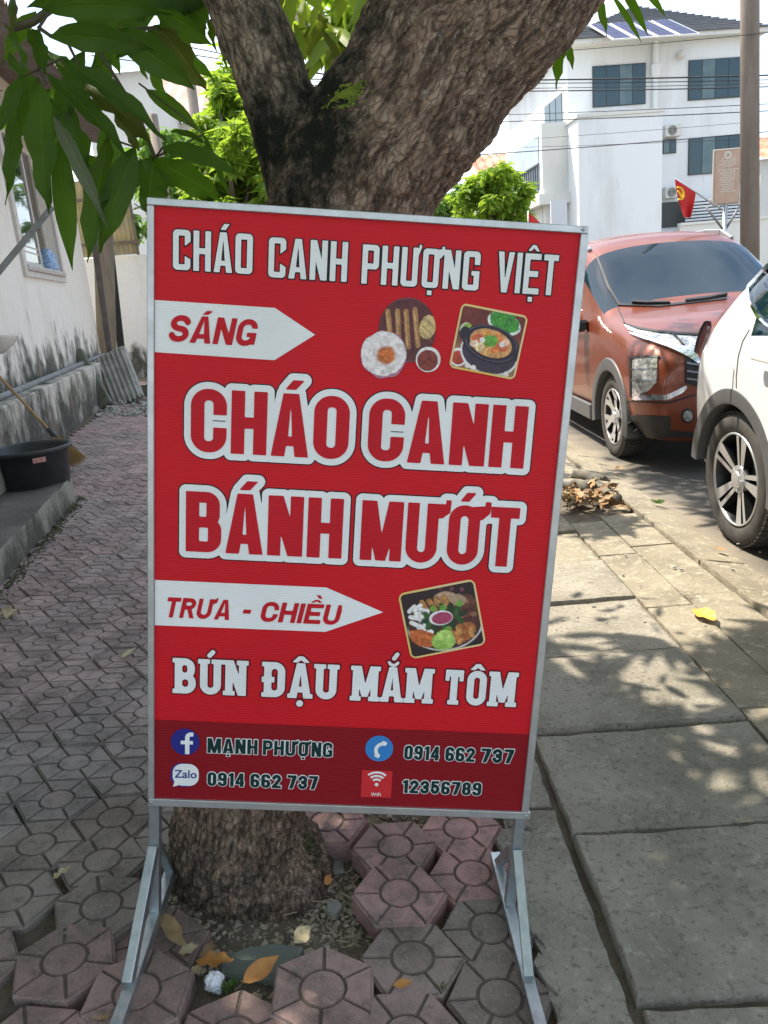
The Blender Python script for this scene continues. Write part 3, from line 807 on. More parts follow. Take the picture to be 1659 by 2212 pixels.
def phone_mark(X, Y):
    c, s = math.cos(R(25)), math.sin(R(25)); x = X * c + Y * s; y = -X * s + Y * c
    body = mxm(F_path(x, y, arcp(9, 0, 15, 15, 115, 245, 10), 7.5), x - 6)
    return mn(body, mn(F_rbox(x, y, -2, -20, 9, -11, 2.5), F_rbox(x, y, -2, 11, 9, 20, 2.5)))
icon('logo_icon', 476, 1054, [(circ(29), 1.8, sky_m), (phone_mark, 2.6, white_m)])
icon('logo_icon', 75, 1131, [(lambda X, Y: F_rbox(X, Y, -29, -27, 25, 27, 22), 1.8, blue_m), (lambda X, Y: mn(F_rbox(X, Y, -25, -26, 29, 24, 21), F_poly(X, Y, [(-20, 8), (-24, 27), (-4, 20)])), 2.6, white_m)])
def wifi_mark(X, Y):
    f = np.hypot(X, Y - 2) - 4
    for r in (12, 20, 28):
        f = mn(f, mxm(np.abs(np.hypot(X, Y - 2) - r) - 2.3, np.abs(X) + (Y - 2) * .88))
    return f
icon('logo_icon', 475, 1135, [(lambda X, Y: F_box(X, Y, -32, -31, 32, 31), 1.8, mat('print_bright_red', (.62, .02, .025), .4)), (lambda X, Y: wifi_mark(X, Y + 1), 2.6, white_m)])
def font_text(body, cx, cy, size, mt, out, name='lettering', sx=1.0):
    cu = bpy.data.curves.new(name, 'FONT'); cu.body = body; cu.align_x = 'CENTER'; cu.align_y = 'CENTER'; cu.size = size / 1000; cu.offset = size / 1000 * .012
    t = bpy.data.objects.new(name, cu); col.objects.link(t)
    me = bpy.data.meshes.new_from_object(t); bpy.data.objects.remove(t)
    vs = [bp(cx + v.co.x * 1000 * sx, cy - v.co.y * 1000, out) for v in me.vertices]; fs = [tuple(p.vertices) for p in me.polygons]
    o = mesh_obj(name, vs, fs, mt); keep_chain(o, board)
font_text('Zalo', 77, 1129, 25, blue_m, 3.4); font_text('WiFi', 475, 1159, 11, white_m, 3.0)

# ---- printed food pictures: one flat patch each, coloured per vertex
pic_m = bpy.data.materials.new('print_picture'); pic_m.use_nodes = True
_n = pic_m.node_tree.nodes.new('ShaderNodeVertexColor'); _n.layer_name = 'ink'
pic_m.node_tree.links.new(_n.outputs['Color'], pic_m.node_tree.nodes['Principled BSDF'].inputs['Base Color']); pic_m.node_tree.nodes['Principled BSDF'].inputs['Roughness'].default_value = .5
def nfield(X, Y, sc, sd=0.0, oct=3):
    """cheap value noise on numpy grids, 0..1"""
    out = np.zeros(X.shape); amp = 1; tot = 0
    rs = np.random.RandomState(int(sd * 13) + 5)
    T = rs.rand(64, 64)
    for o in range(oct):
        x = X * sc * 2 ** o + 7.3 * o + sd; y = Y * sc * 2 ** o + 3.1 * o + sd
        xi = np.floor(x).astype(int); yi = np.floor(y).astype(int); fx = x - xi; fy = y - yi
        fx = fx * fx * (3 - 2 * fx); fy = fy * fy * (3 - 2 * fy)
        g = lambda a, b: T[a % 64, b % 64]
        v = (g(xi, yi) * (1 - fx) + g(xi + 1, yi) * fx) * (1 - fy) + (g(xi, yi + 1) * (1 - fx) + g(xi + 1, yi + 1) * fx) * fy
        out += amp * v; tot += amp; amp *= .55
    return out / tot
def lay(img, mask, c, n=None, amt=.3):
    m = np.clip(mask, 0, 1)[..., None]; cc = np.array(srgb(*c)[:3])[None, None, :] * np.ones(img.shape)
    if n is not None: cc = cc * (1 + amt * (n[..., None] - .5) * 2)
    return img * (1 - m) + cc * m
def sm(f, e=.8): return np.clip(.5 - f / e, 0, 1)
def ell(X, Y, cx, cy, rx, ry, a=0):
    c, s = math.cos(R(a)), math.sin(R(a)); x = (X - cx) * c + (Y - cy) * s; y = -(X - cx) * s + (Y - cy) * c
    return (np.hypot(x / rx, y / ry) - 1) * min(rx, ry)
def picture(name, cx, cy, hw, hh, ang, paint, clip, out, n=120, parent=None):
    xs = np.linspace(-hw, hw, n); ys = np.linspace(-hh, hh, int(n * hh / hw))
    X, Y = np.meshgrid(xs, ys); img = paint(X, Y); img = img * (.62 + .72 * nfield(X, Y, .16, 31, 4)[..., None]) * 1.05; m = clip(X, Y) < 0
    c, s = math.cos(R(ang)), math.sin(R(ang))
    vs = []; cols = []; idx = -np.ones(X.shape, int)
    for j in range(X.shape[0]):
        for i in range(X.shape[1]):
            x, y = X[j, i], Y[j, i]
            if not m[j, i]: continue
            idx[j, i] = len(vs); vs.append(bp(cx + x * c - y * s, cy + x * s + y * c, out)); cols.append(img[j, i])
    fs = []
    for j in range(X.shape[0] - 1):
        for i in range(X.shape[1] - 1):
            q = (idx[j, i], idx[j + 1, i], idx[j + 1, i + 1], idx[j, i + 1])
            if min(q) >= 0: fs.append(q)
            else:
                q3 = [k for k in q if k >= 0]
                if len(q3) == 3: fs.append(tuple(q3))
    o = mesh_obj(name, vs, fs, pic_m); keep_chain(o, parent or board)
    a = o.data.color_attributes.new('ink', 'FLOAT_COLOR', 'POINT')
    a.data.foreach_set('color', np.clip(np.concatenate([np.array(cols), np.ones((len(cols), 1))], 1), 0, 1).ravel())
    return o
def p_rolls(X, Y):
    n = nfield(X, Y, .12, 1); n2 = nfield(X, Y, .5, 2); img = np.ones(X.shape + (3,)) * np.array(srgb(88, 38, 40)[:3]) * (1 + .5 * (n[..., None] - .5))
    img = lay(img, sm(np.abs(np.hypot(X, Y) - 58) - 1.2), (120, 62, 62))
    for k, (x0, x1, y0, y1) in enumerate(((-38, -30, -32, 18), (-20, -14, -34, 24), (-4, 4, -34, 30), (12, 22, -38, 26))):
        f = F_path(X, Y, [(x0, y0), (x1, y1)], 9.5)
        img = lay(img, sm(f + 1.5, 3), (62, 28, 22)); img = lay(img, sm(f), (168, 120, 72), n2, .6); img = lay(img, sm(F_path(X, Y, [(x0 - 1.5, y0 + 3), (x1 - 1.5, y1 - 3)], 3), 2) * .6, (212, 172, 112), n2, .5)
    f = ell(X, Y, 38, -8, 15, 22, 10); img = lay(img, sm(f + 3 * (n2 - .5)), (196, 168, 112), n, .5)
    for a in (-14, 2, 14): img = lay(img, sm(F_path(X, Y, [(28, a - 12), (50, a + 6)], 1.1)), (120, 84, 46))
    return lay(img, sm(2 - (Y - 34 + 6 * n)) * 0, (90, 40, 50))
def p_noodle(X, Y):
    n = nfield(X, Y, .10, 4); n2 = nfield(X, Y, .35, 5)
    img = np.ones(X.shape + (3,)) * np.array(srgb(178, 118, 142)[:3]) * (1 + .4 * (n[..., None] - .5))
    f = np.hypot(X + 2, Y + 2) - 42 - 7 * (n - .5); img = lay(img, sm(f), (226, 218, 214), n2, .22)
    ridge = np.abs(nfield(X, Y, .09, 6) - .5); img = lay(img, sm((ridge - .04) * 20) * sm(f) * .5, (196, 182, 178))
    f = np.hypot(X - 3, Y - 1) - 17 - 9 * (n2 - .5); img = lay(img, sm(f, 5), (196, 104, 44), n2, .75)
    return img
def p_sauce(X, Y):
    n = nfield(X, Y, .25, 8); img = np.ones(X.shape + (3,)) * np.array(srgb(206, 196, 192)[:3])
    img = lay(img, sm(np.hypot(X, Y) - 23), (228, 222, 218)); img = lay(img, sm(np.hypot(X + 1, Y - 2) - 19.5), (130, 52, 40), n, .7)
    return img
def p_hotpot(X, Y):
    n = nfield(X, Y, .06, 11); n2 = nfield(X, Y, .3, 12); img = np.ones(X.shape + (3,)) * np.array(srgb(112, 44, 36)[:3]) * (1 + .5 * (n[..., None] - .5))
    img = lay(img, sm(-(Y + .1 * X - 2), 30) * .55, (176, 138, 96), n2, .3)
    img = lay(img, sm(ell(X, Y, 22, -38, 33, 19, 12)), (226, 228, 222)); st = nfield(X * 1.0, Y * .35, .55, 13)
    img = lay(img, sm(ell(X, Y, 22, -41, 30, 18, 12) + 6 * (n2 - .5)), (64, 142, 52), st, .85)
    img = lay(img, sm(ell(X, Y, -46, -14, 12, 13)), (206, 206, 180)); img = lay(img, sm(ell(X, Y, -44, -17, 9, 9)), (150, 180, 66), n2, .5)
    img = lay(img, sm(ell(X, Y, -50, 38, 17, 17)), (232, 226, 222)); img = lay(img, sm(ell(X, Y, -50, 39, 13, 13)), (176, 60, 40), n2, .6)
    img = lay(img, sm(ell(X, Y, 6, 22, 56, 40, 8)), (222, 218, 216)); img = lay(img, sm(ell(X, Y, 6, 20, 53, 37, 8)), (58, 46, 62))
    img = lay(img, sm(ell(X, Y, 6, 4, 56, 34, 8)), (40, 32, 44), n2, .4); img = lay(img, sm(np.abs(ell(X, Y, 6, 2, 50, 31, 8)) - .5) * .6, (120, 110, 128))
    img = lay(img, sm(ell(X, Y, -48, -8, 9, 12, 8)), (40, 32, 44)); img = lay(img, sm(ell(X, Y, 60, 14, 9, 12, 8)), (40, 32, 44))
    img = lay(img, sm(ell(X, Y, 5, 2, 41, 25, 8)), (206, 150, 92), n2, .6)
    for k, (x, y, r, c) in enumerate(((-20, -2, 9, (206, 84, 52)), (26, 4, 9, (204, 84, 56)), (-4, -12, 7, (228, 150, 54)), (18, -10, 7, (230, 128, 60)), (2, 14, 8, (220, 168, 96)), (-14, 12, 7, (228, 208, 160)), (32, -4, 6, (234, 190, 170)), (14, 12, 6, (222, 112, 42)), (-26, 8, 6, (240, 214, 190)))):
        img = lay(img, sm(np.abs(ell(X, Y, x, y, r, r * .7, 20 * k)) - r * .25, 1.6), c, n2, .5); img = lay(img, sm(ell(X, Y, x, y, r * .6, r * .4, 20 * k), 2) * .6, c, n2, .6)
    img = lay(img, sm(ell(X, Y, 4, -2, 15, 11) + 7 * (n2 - .5)), (98, 160, 56), st, .8)
    for x, y in ((-12, -1), (26, 0)): img = lay(img, sm(ell(X, Y, x, y, 5, 5)), (236, 232, 222))
    for x, y in ((-30, 50), (-18, 52), (46, 52), (38, 60)): img = lay(img, sm(ell(X, Y, x, y, 5, 5)), (226, 216, 206))
    return img
def p_platter(X, Y):
    n = nfield(X, Y, .06, 21); n2 = nfield(X, Y, .28, 22); n3 = nfield(X, Y, .7, 23)
    img = np.ones(X.shape + (3,)) * np.array(srgb(46, 30, 30)[:3]) * (1 + .4 * (n[..., None] - .5))
    for x, y in ((30, -60), (50, -54), (8, -66)): img = lay(img, sm(ell(X, Y, x, y, 4, 4), 3) * .6, (150, 80, 100))
    img = lay(img, sm(np.abs(ell(X, Y, 4, 8, 76, 58, 6)) - 1.6) * sm(-(Y - 10), 20), (206, 200, 196), n3, .5)
    img = lay(img, sm(ell(X, Y, 4, 6, 73, 56, 6)), (70, 44, 34), n2, .6)
    def blob(cx, cy, rx, ry, a, c, q=6, amt=.6):
        nonlocal img
        img = lay(img, sm(ell(X, Y, cx, cy, rx, ry, a) + q * (n2 - .5), 2), c, n2, amt)
    blob(52, -8, 26, 36, 0, (96, 58, 44)); blob(54, 8, 18, 22, 0, (82, 42, 42), 8, .9)
    for k in range(6): blob(42 + (k % 3) * 11, -30 + (k // 3) * 26 + k, 7, 5, 40 * k, (140, 96, 70) if k % 2 else (112, 66, 50), 3)
    blob(14, -40, 25, 17, 10, (186, 152, 120), 4, .25); blob(40, -34, 15, 12, 30, (168, 140, 112), 4, .35)
    for k in range(4):
        f = F_path(X, Y, [(-34 + k * 15, -44), (-26 + k * 15, -24)], 10); img = lay(img, sm(f - 1, 2), (70, 40, 20)); img = lay(img, sm(f), (178, 124, 68), n2, .6)
    for k in range(9):
        f = F_path(X, Y, [(-62 + 11 * (k % 4), -30 + 12 * (k // 3)), (-50 + 12 * (k % 3), -38 + 15 * (k // 2))], 8.5); img = lay(img, sm(f - .8, 1.4) * .6, (150, 140, 134)); img = lay(img, sm(f), (232, 228, 222), n2, .12)
    blob(-44, 32, 30, 17, 28, (190, 98, 48), 6, .6)
    for k in range(6):
        f = F_path(X, Y, [(-66 + 10 * k, 14 + 6 * k), (-40 + 8 * k, 26 + 6 * k)], 8); img = lay(img, sm(f - .8, 1.2) * .5, (96, 38, 20)); img = lay(img, sm(f), (206, 112, 56), n2, .5)
    blob(34, 36, 30, 20, -18, (170, 104, 54), 8, .7)
    for k in range(10): blob(14 + 13 * (k % 4), 26 + 9 * (k // 3), 8, 4.5, 35 * k, (204, 142, 82) if k % 2 else (160, 90, 44), 3, .5)
    for k in range(12):
        a = 30 * k; blob(2 + 36 * math.cos(R(a)), -4 + 20 * math.sin(R(a)), 13, 6, a + 30 * math.sin(k), (48, 86, 40) if k % 2 else (34, 56, 34), 5, .6)
    for x, y in ((-14, -26), (6, -24), (40, -26), (8, 22)): blob(x, y, 7, 6, 0, (112, 158, 62), 2, .3)
    blob(-6, 46, 24, 19, 10, (150, 190, 84), 6, .35); blob(-2, 34, 18, 12, 0, (176, 208, 104), 5, .35); blob(-14, 52, 12, 10, 40, (128, 172, 66), 4, .3)
    for k in range(4): img = lay(img, sm(np.abs(ell(X, Y, -4, 46, 6 + 5 * k, 4 + 4 * k, 12)) - .5) * .45, (206, 226, 150))
    img = lay(img, sm(ell(X, Y, -2, -4, 24, 15.5, 4)), (232, 224, 224)); img = lay(img, sm(ell(X, Y, 0, -3, 20.5, 12.5, 4)), (168, 66, 96), n2, .25)
    return img
p1o = picture('food_picture', 480, 204, 56, 62, 0, p_rolls, lambda X, Y: ell(X, Y, 0, 0, 54, 60), 1.8)
picture('food_picture', 440, 251, 46, 46, 0, p_noodle, lambda X, Y: np.hypot(X, Y) - 44 + 1.5 * np.sin(X * .2) , 2.7, 90)
picture('food_picture', 523, 255, 25, 25, 0, p_sauce, lambda X, Y: np.hypot(X, Y) - 24, 2.7, 60)
def framed(cx, cy, hw, hh, ang, paint, cc, r):
    gx = np.arange(-hw - 6, hw + 6, .9); gy = np.arange(-hh - 6, hh + 6, .9); X, Y = np.meshgrid(gx, gy)
    f = F_rbox(X, Y, -hw, -hh, hw, hh, r)
    # rotated border: build in local then place
    global bp
    old = bp; c, s = math.cos(R(ang)), math.sin(R(ang))
    bp_l = lambda x, y, out: old(cx + x * c - y * s, cy + x * s + y * c, out)
    bp = bp_l; o = contour_mesh('food_picture', gx, gy, f, 0, 1.8, cc, board); bp = old
    picture('printed_food', cx, cy, hw - 3, hh - 3, ang, paint, lambda X, Y: F_rbox(X, Y, -hw + 3, -hh + 3, hw - 3, hh - 3, r - 3), 2.7, 130, o)
yel_m = print_mat('print_yellow', (.82, .50, .035), var=(.8, .74, .62), scale=4, amt=.9)
framed(634, 216, 64, 60, 7.5, p_hotpot, yel_m, 11)
framed(587, 766, 78, 71, -14.5, p_platter, yel_m, 14)

# ---- legs of the stand
def leg_pt(x, L, o=0): return bp(x, 600 + L, o)
def box_beam(name, a, b, w, h, up=(0, 0, 1)):
    mb = MB(); mb.beam(a, b, w, h, up, .0012); return part(mb, name, galv_m, board)
for sx, xl, y0, y1 in ((-1, 10, 1.615, .98), (1, 789, 1.570, .96)):
    top = bp(xl, 1160, -14); foot = bp(xl, 1448 if sx > 0 else 1462, -12)
    bx = foot.x + .012 * (-sx) * 0
    zf = G(foot.x, foot.y) + .014
    foot.z = zf + .012
    box_beam('leg', top, foot, .022, .022, up=(0, 1, 0))
    ra = Vector((foot.x - .004, y0, G(foot.x, y0) + .014 + (.0 if sx > 0 else .0))); rb = Vector((foot.x + (.010 if sx < 0 else .004), y1, G(foot.x, y1) + .016))
    box_beam('base_bar', ra, rb, .024, .024)
    kn = foot + (top - foot) * .53
    box_beam('brace', kn + Vector((0, -.013, 0)), Vector((foot.x + .002, foot.y - .20, G(foot.x, foot.y - .2) + .028)), .020, .020)
    kn2 = foot + (top - foot) * .50
    box_beam('brace', kn2 + Vector((0, .013, 0)), Vector((foot.x - .002, foot.y + .13, G(foot.x, foot.y + .13) + .028)), .018, .018)

# ================================================================== TREES
def leaf_mat(name, c, tr, rough=.45, mix=.45, veins=False):
    m = bpy.data.materials.new(name); m.use_nodes = True; nt = m.node_tree; N = nt.nodes; L = nt.links
    bs = N['Principled BSDF']; out = N['Material Output']
    g = N.new('ShaderNodeNewGeometry'); oi = N.new('ShaderNodeObjectInfo')
    n = N.new('ShaderNodeTexNoise'); n.inputs['Scale'].default_value = 3.5; n.inputs['Detail'].default_value = 3
    L.new(g.outputs['Position'], n.inputs['Vector'])
    if veins:
        la = N.new('ShaderNodeAttribute'); la.attribute_name = 'lf'; sp_ = N.new('ShaderNodeSeparateXYZ'); L.new(la.outputs['Vector'], sp_.inputs[0])
        ab_ = N.new('ShaderNodeMath'); ab_.operation = 'ABSOLUTE'; L.new(sp_.outputs['Y'], ab_.inputs[0])
        m_a = N.new('ShaderNodeMath'); m_a.operation = 'MULTIPLY_ADD'; m_a.inputs[1].default_value = -22.0; L.new(ab_.outputs[0], m_a.inputs[0])
        m_t = N.new('ShaderNodeMath'); m_t.operation = 'MULTIPLY'; m_t.inputs[1].default_value = 150.0; L.new(sp_.outputs['X'], m_t.inputs[0]); L.new(m_t.outputs[0], m_a.inputs[2])
        sn = N.new('ShaderNodeMath'); sn.operation = 'SINE'; L.new(m_a.outputs[0], sn.inputs[0])
        pw = N.new('ShaderNodeMath'); pw.operation = 'POWER'; pw.inputs[1].default_value = 6.0; ab2 = N.new('ShaderNodeMath'); ab2.operation = 'ABSOLUTE'; L.new(sn.outputs[0], ab2.inputs[0]); L.new(ab2.outputs[0], pw.inputs[0])
        mid = N.new('ShaderNodeMapRange'); mid.inputs['From Min'].default_value = .03; mid.inputs['From Max'].default_value = .10; mid.inputs['To Min'].default_value = 1; mid.inputs['To Max'].default_value = 0; L.new(ab_.outputs[0], mid.inputs['Value'])
        vv = N.new('ShaderNodeMath'); vv.operation = 'MULTIPLY_ADD'; vv.inputs[1].default_value = .30; L.new(pw.outputs[0], vv.inputs[0]); L.new(mid.outputs['Result'], vv.inputs[2])
        vc = N.new('ShaderNodeMath'); vc.operation = 'MULTIPLY'; vc.inputs[1].default_value = .55; vc.use_clamp = True; L.new(vv.outputs[0], vc.inputs[0])
        vb = N.new('ShaderNodeBump'); vb.inputs['Distance'].default_value = .002; vb.invert = True; L.new(vv.outputs[0], vb.inputs['Height']); L.new(vb.outputs['Normal'], bs.inputs['Normal'])
    hs = N.new('ShaderNodeHueSaturation'); hs.inputs['Color'].default_value = tuple(c) + (1,)
    mr = N.new('ShaderNodeMapRange'); mr.inputs['From Min'].default_value = .3; mr.inputs['From Max'].default_value = .7; mr.inputs['To Min'].default_value = .65; mr.inputs['To Max'].default_value = 1.4
    L.new(n.outputs['Fac'], mr.inputs['Value']); L.new(mr.outputs['Result'], hs.inputs['Value'])
    mh = N.new('ShaderNodeMapRange'); mh.inputs['To Min'].default_value = .475; mh.inputs['To Max'].default_value = .52
    L.new(g.outputs['Random Per Island'], mh.inputs['Value']); L.new(mh.outputs['Result'], hs.inputs['Hue'])
    if veins:
        vm_ = N.new('ShaderNodeMix'); vm_.data_type = 'RGBA'; L.new(vc.outputs[0], vm_.inputs['Factor']); L.new(hs.outputs['Color'], vm_.inputs['A']); vm_.inputs['B'].default_value = (min(c[0] * 2.6 + .03, .5), min(c[1] * 2.0 + .03, .5), c[2] * 2 + .01, 1); L.new(vm_.outputs['Result'], bs.inputs['Base Color'])
    else: L.new(hs.outputs['Color'], bs.inputs['Base Color'])
    bs.inputs['Roughness'].default_value = rough; bs.inputs['Specular IOR Level'].default_value = .4
    t = N.new('ShaderNodeBsdfTranslucent'); t.inputs['Color'].default_value = tuple(tr) + (1,)
    ms = N.new('ShaderNodeMixShader'); ms.inputs['Fac'].default_value = mix
    L.new(bs.outputs['BSDF'], ms.inputs[1]); L.new(t.outputs['BSDF'], ms.inputs[2]); L.new(ms.outputs['Shader'], out.inputs['Surface'])
    return m
leaf_m = leaf_mat('mango_leaf', (.042, .098, .012), (.16, .34, .010), .42, .48, True)
crown_m = leaf_mat('crown_leaf', (.045, .09, .015), (.14, .27, .02), .5, .45)
leaf_pale_m = leaf_mat('mango_leaf_underside', (.16, .20, .11), (.2, .26, .1), .7, .25, True)
leaf_olive_m = leaf_mat('mango_leaf_olive', (.075, .10, .015), (.18, .24, .02), .45, .4, True)
leaf_back_m = leaf_mat('sunlit_foliage', (.15, .25, .03), (.36, .52, .04), .5, .5)  # sunlight put into this brighter leaf colour
leaf_back2_m = leaf_mat('green_foliage', (.09, .17, .03), (.2, .36, .05), .5, .45)

def leaf_geo(L, w, droop=.25, wave=.06, fold=.25, n=10, twist=0.0, seed=0, across=4):
    """lance-shaped leaf from the origin along +x, normal +z"""
    rs = random.Random(seed); ph = rs.uniform(0, 6)
    vs = []; fs = []
    prof = lambda t: (math.sin(math.pi * min(1, t * 1.02) ** .80)) ** .85 * (1 - .55 * max(0, t - .75) / .25 * .6) if 0 < t < 1 else 0
    for i in range(n + 1):
        t = i / n; wd = w / 2 * max(prof(t), .012)
        ang = -droop * t * t; x = L * t * (1 - .10 * abs(droop) * t); z = -droop * L * .5 * t * t
        tw = twist * t
        for k in range(across + 1):
            s = k / across * 2 - 1
            y = s * wd; zz = abs(s) * wd * fold + wave * w * math.sin(t * 17 + ph + (1.2 if s > 0 else 0)) * s * s
            yy = y * math.cos(tw) - zz * math.sin(tw); z2 = y * math.sin(tw) + zz * math.cos(tw)
            vs.append(Vector((x - z2 * math.sin(ang) * 0, yy, z + z2)))
    a1 = across + 1
    for i in range(n):
        for k in range(across):
            a = i * a1 + k; fs.append((a, a + a1, a + a1 + 1, a + 1))
    return vs, fs
def leaf_frame(base, tip, up):
    x = (Vector(tip) - Vector(base)).normalized(); z = (Vector(up) - x * Vector(up).dot(x)).normalized(); y = z.cross(x)
    return Matrix((x, y, z)).transposed()

# ---- trunk and limbs
tree = empty('mango_tree', (-.37, 1.62, .05), 0, 'big mango tree with forked mossy trunk standing right behind the sign', 'tree')
def yz(u, v, y): return aty(u, v, y)
stem_paths = [
    [(Vector((-.405, 1.635, -.10)), .235), (Vector((-.400, 1.625, .05)), .198), (yz(516, 1900, 1.62), .174), (yz(518, 1740, 1.62), .163), (yz(590, 1250, 1.66), .165), (yz(690, 800, 1.70), .170), (yz(752, 470, 1.73), .182), (yz(795, 355, 1.73), .178), (yz(888, 232, 1.74), .176), (yz(952, 122, 1.76), .190), (yz(1034, 22, 1.78), .197), (yz(1140, -118, 1.80), .195), (yz(1300, -330, 1.86), .175), (yz(1450, -600, 1.95), .15), (yz(1500, -1000, 2.2), .12)],
    [(yz(700, 520, 1.74), .12), (yz(650, 380, 1.74), .098), (yz(612, 235, 1.75), .090), (yz(568, 110, 1.76), .084), (yz(524, 0, 1.78), .083), (yz(470, -120, 1.80), .078), (yz(380, -330, 1.85), .07), (yz(200, -700, 2.0), .06)],
    [(yz(800, 300, 1.80), .10), (yz(850, 120, 1.90), .085), (yz(872, -20, 1.96), .080), (yz(890, -200, 2.05), .075), (yz(880, -600, 2.3), .06)],
]
tb = MB()
for path in stem_paths:
    pts = [p for p, r in path]; rs_ = [r * (.95 if path is stem_paths[0] else .85) for p, r in path]
    # Catmull-Rom refine
    P2 = []; R2 = []
    for i in range(len(pts) - 1):
        p0 = pts[max(i - 1, 0)]; p1 = pts[i]; p2 = pts[i + 1]; p3 = pts[min(i + 2, len(pts) - 1)]
        for k in range(4):
            t = k / 4
            P2.append(.5 * ((2 * p1) + (p2 - p0) * t + (2 * p0 - 5 * p1 + 4 * p2 - p3) * t * t + (-p0 + 3 * p1 - 3 * p2 + p3) * t ** 3)); R2.append(rs_[i] * (1 - t) + rs_[i + 1] * t)
    P2.append(pts[-1]); R2.append(rs_[-1])
    tb.tube(P2, R2, 24)
for a, rr in ((200, .30), (330, .27), (270, .25), (20, .26), (110, .25)):   # root flare
    d = Vector((math.cos(R(a)), math.sin(R(a)), 0)); c = Vector((-.40, 1.625, 0))
    tb.tube([c + Vector((0, 0, .22)) + d * .08, c + Vector((0, 0, .10)) + d * .115, c + Vector((0, 0, .02)) + d * (rr - .13), c + Vector((0, 0, -.08)) + d * (rr - .05)], [.04, .055, .055, .04], 10)
to = mesh_obj('trunk', tb.v, tb.f)
md = to.modifiers.new('r', 'REMESH'); md.mode = 'VOXEL'; md.voxel_size = .0065
md2 = to.modifiers.new('s', 'SMOOTH'); md2.iterations = 14; md2.factor = .6
dg = bpy.context.evaluated_depsgraph_get()
me = bpy.data.meshes.new_from_object(to.evaluated_get(dg))
to.modifiers.clear(); to.data = me
nv = len(me.vertices)
co = np.empty(nv * 3); me.vertices.foreach_get('co', co); co = co.reshape(-1, 3)
no = np.empty(nv * 3); me.vertices.foreach_get('normal', no); no = no.reshape(-1, 3)
# local bark coordinates: distance along the nearest stem, and the two offsets across it
best = np.full(nv, 1e9); bc = np.zeros((nv, 3)); which = np.zeros(nv)
for pi_, path in enumerate(stem_paths):
    s0 = pi_ * 7.0
    for (a, ra), (b, rb) in zip(path[:-1], path[1:]):
        A = np.array(a); Bv = np.array(b); e = Bv - A; L = np.linalg.norm(e); u = e / L
        t = np.clip((co - A) @ u, 0, L); q = co - A - t[:, None] * u
        rad = ra + (rb - ra) * t / L
        dd = np.linalg.norm(q, axis=1) / rad
        ax = np.cross(u, [0, 1, 0]); ax /= np.linalg.norm(ax); ay = np.cross(u, ax)
        m_ = dd < best
        v3 = np.stack([q @ ax, q @ ay, s0 + (co - A) @ u], 1)
        bc[m_] = v3[m_]; best[m_] = dd[m_]; which[m_] = pi_
        s0 += L
disp = np.zeros(nv); crack = np.zeros(nv)
low = co[:, 2] < .42
for i in range(nv):
    x, y, z = bc[i]
    n0 = noise.noise(Vector((x * 9, y * 9, z * 6)))
    sc_ = 34 if not low[i] else 70
    v = Vector((x * sc_ + n0 * 1.4, y * sc_ + n0 * 1.4, z * (13 if not low[i] else 30) + n0 * 2))
    if co[i, 2] > 2.6: continue
    dvo = noise.voronoi(v)[0]; c_ = min(1, (dvo[1] - dvo[0]) * 2.2)
    v2 = Vector((x * 80, y * 80, z * 34))
    dv2 = noise.voronoi(v2)[0]; c2_ = min(1, (dv2[1] - dv2[0]) * 2.0)
    am = .0060 if not low[i] else .0075
    if which[i] == 1: am = .0030
    disp[i] = am * (c_ - .5) + am * .55 * (c2_ - .5) + .010 * n0 + .004 * noise.noise(Vector((co[i, 0] * 22, co[i, 1] * 22, co[i, 2] * 22)))
    crack[i] = c_ * .6 + c2_ * .4
co2 = co + no * disp[:, None]
me.vertices.foreach_set('co', co2.ravel())
at1 = me.attributes.new('bark', 'FLOAT_VECTOR', 'POINT'); at1.data.foreach_set('vector', bc.ravel())
# black moss and lichen stains, plus shade painted on the right limb's left side
moss = np.zeros(nv)
def stain_shade(u, v, y, rx, amt):
    c = np.array(yz(u, v, y)); d = np.linalg.norm(co - c, axis=1); moss[:] = np.maximum(moss, amt * np.clip(1.4 - d / rx, 0, 1))
for u, v, y, rx, am in ((545, 215, 1.66, .06, 1.2), (560, 300, 1.66, .10, 1.3), (620, 260, 1.66, .05, 1.1), (580, 20, 1.68, .05, 1.0), (500, 60, 1.68, .035, .8), (640, 100, 1.70, .05, 1.0), (670, 190, 1.66, .08, 1.2), (720, 230, 1.64, .09, 1.3), (690, 320, 1.60, .10, 1.3), (650, 400, 1.58, .09, 1.1), (750, 170, 1.66, .07, 1.2), (820, 90, 1.68, .07, 1.2), (850, 20, 1.70, .07, 1.1), (600, 420, 1.60, .07, .9)):
    stain_shade(u, v, y, rx, am)
moss = np.maximum(moss, np.clip((.46 - co[:, 2]) * 3.2, 0, .95) * (0.75 + .5 * (np.array([noise.noise(Vector((c[0] * 7, c[1] * 7, c[2] * 4))) for c in co]))))
at2 = me.attributes.new('moss', 'FLOAT', 'POINT'); at2.data.foreach_set('value', moss)
at4 = me.attributes.new('crack', 'FLOAT', 'POINT'); at4.data.foreach_set('value', crack)
at3 = me.attributes.new('limb', 'FLOAT', 'POINT'); at3.data.foreach_set('value', np.where(which == 1, 1.0, 0.0))
me.polygons.foreach_set('use_smooth', [True] * len(me.polygons))
me.name = 'trunk'
bark_m = bpy.data.materials.new('bark'); bark_m.use_nodes = True
nt = bark_m.node_tree; N = nt.nodes; L = nt.links; bs = N['Principled BSDF']; bs.inputs['Roughness'].default_value = .9; bs.inputs['Specular IOR Level'].default_value = .2
def attr(nm): a = N.new('ShaderNodeAttribute'); a.attribute_name = nm; return a
ab = attr('bark'); am = attr('moss'); al = attr('limb'); ac = attr('crack')
rg = N.new('ShaderNodeMix'); rg.data_type = 'RGBA'; rg.inputs['A'].default_value = (.27, .185, .128, 1); rg.inputs['B'].default_value = (.32, .25, .18, 1)
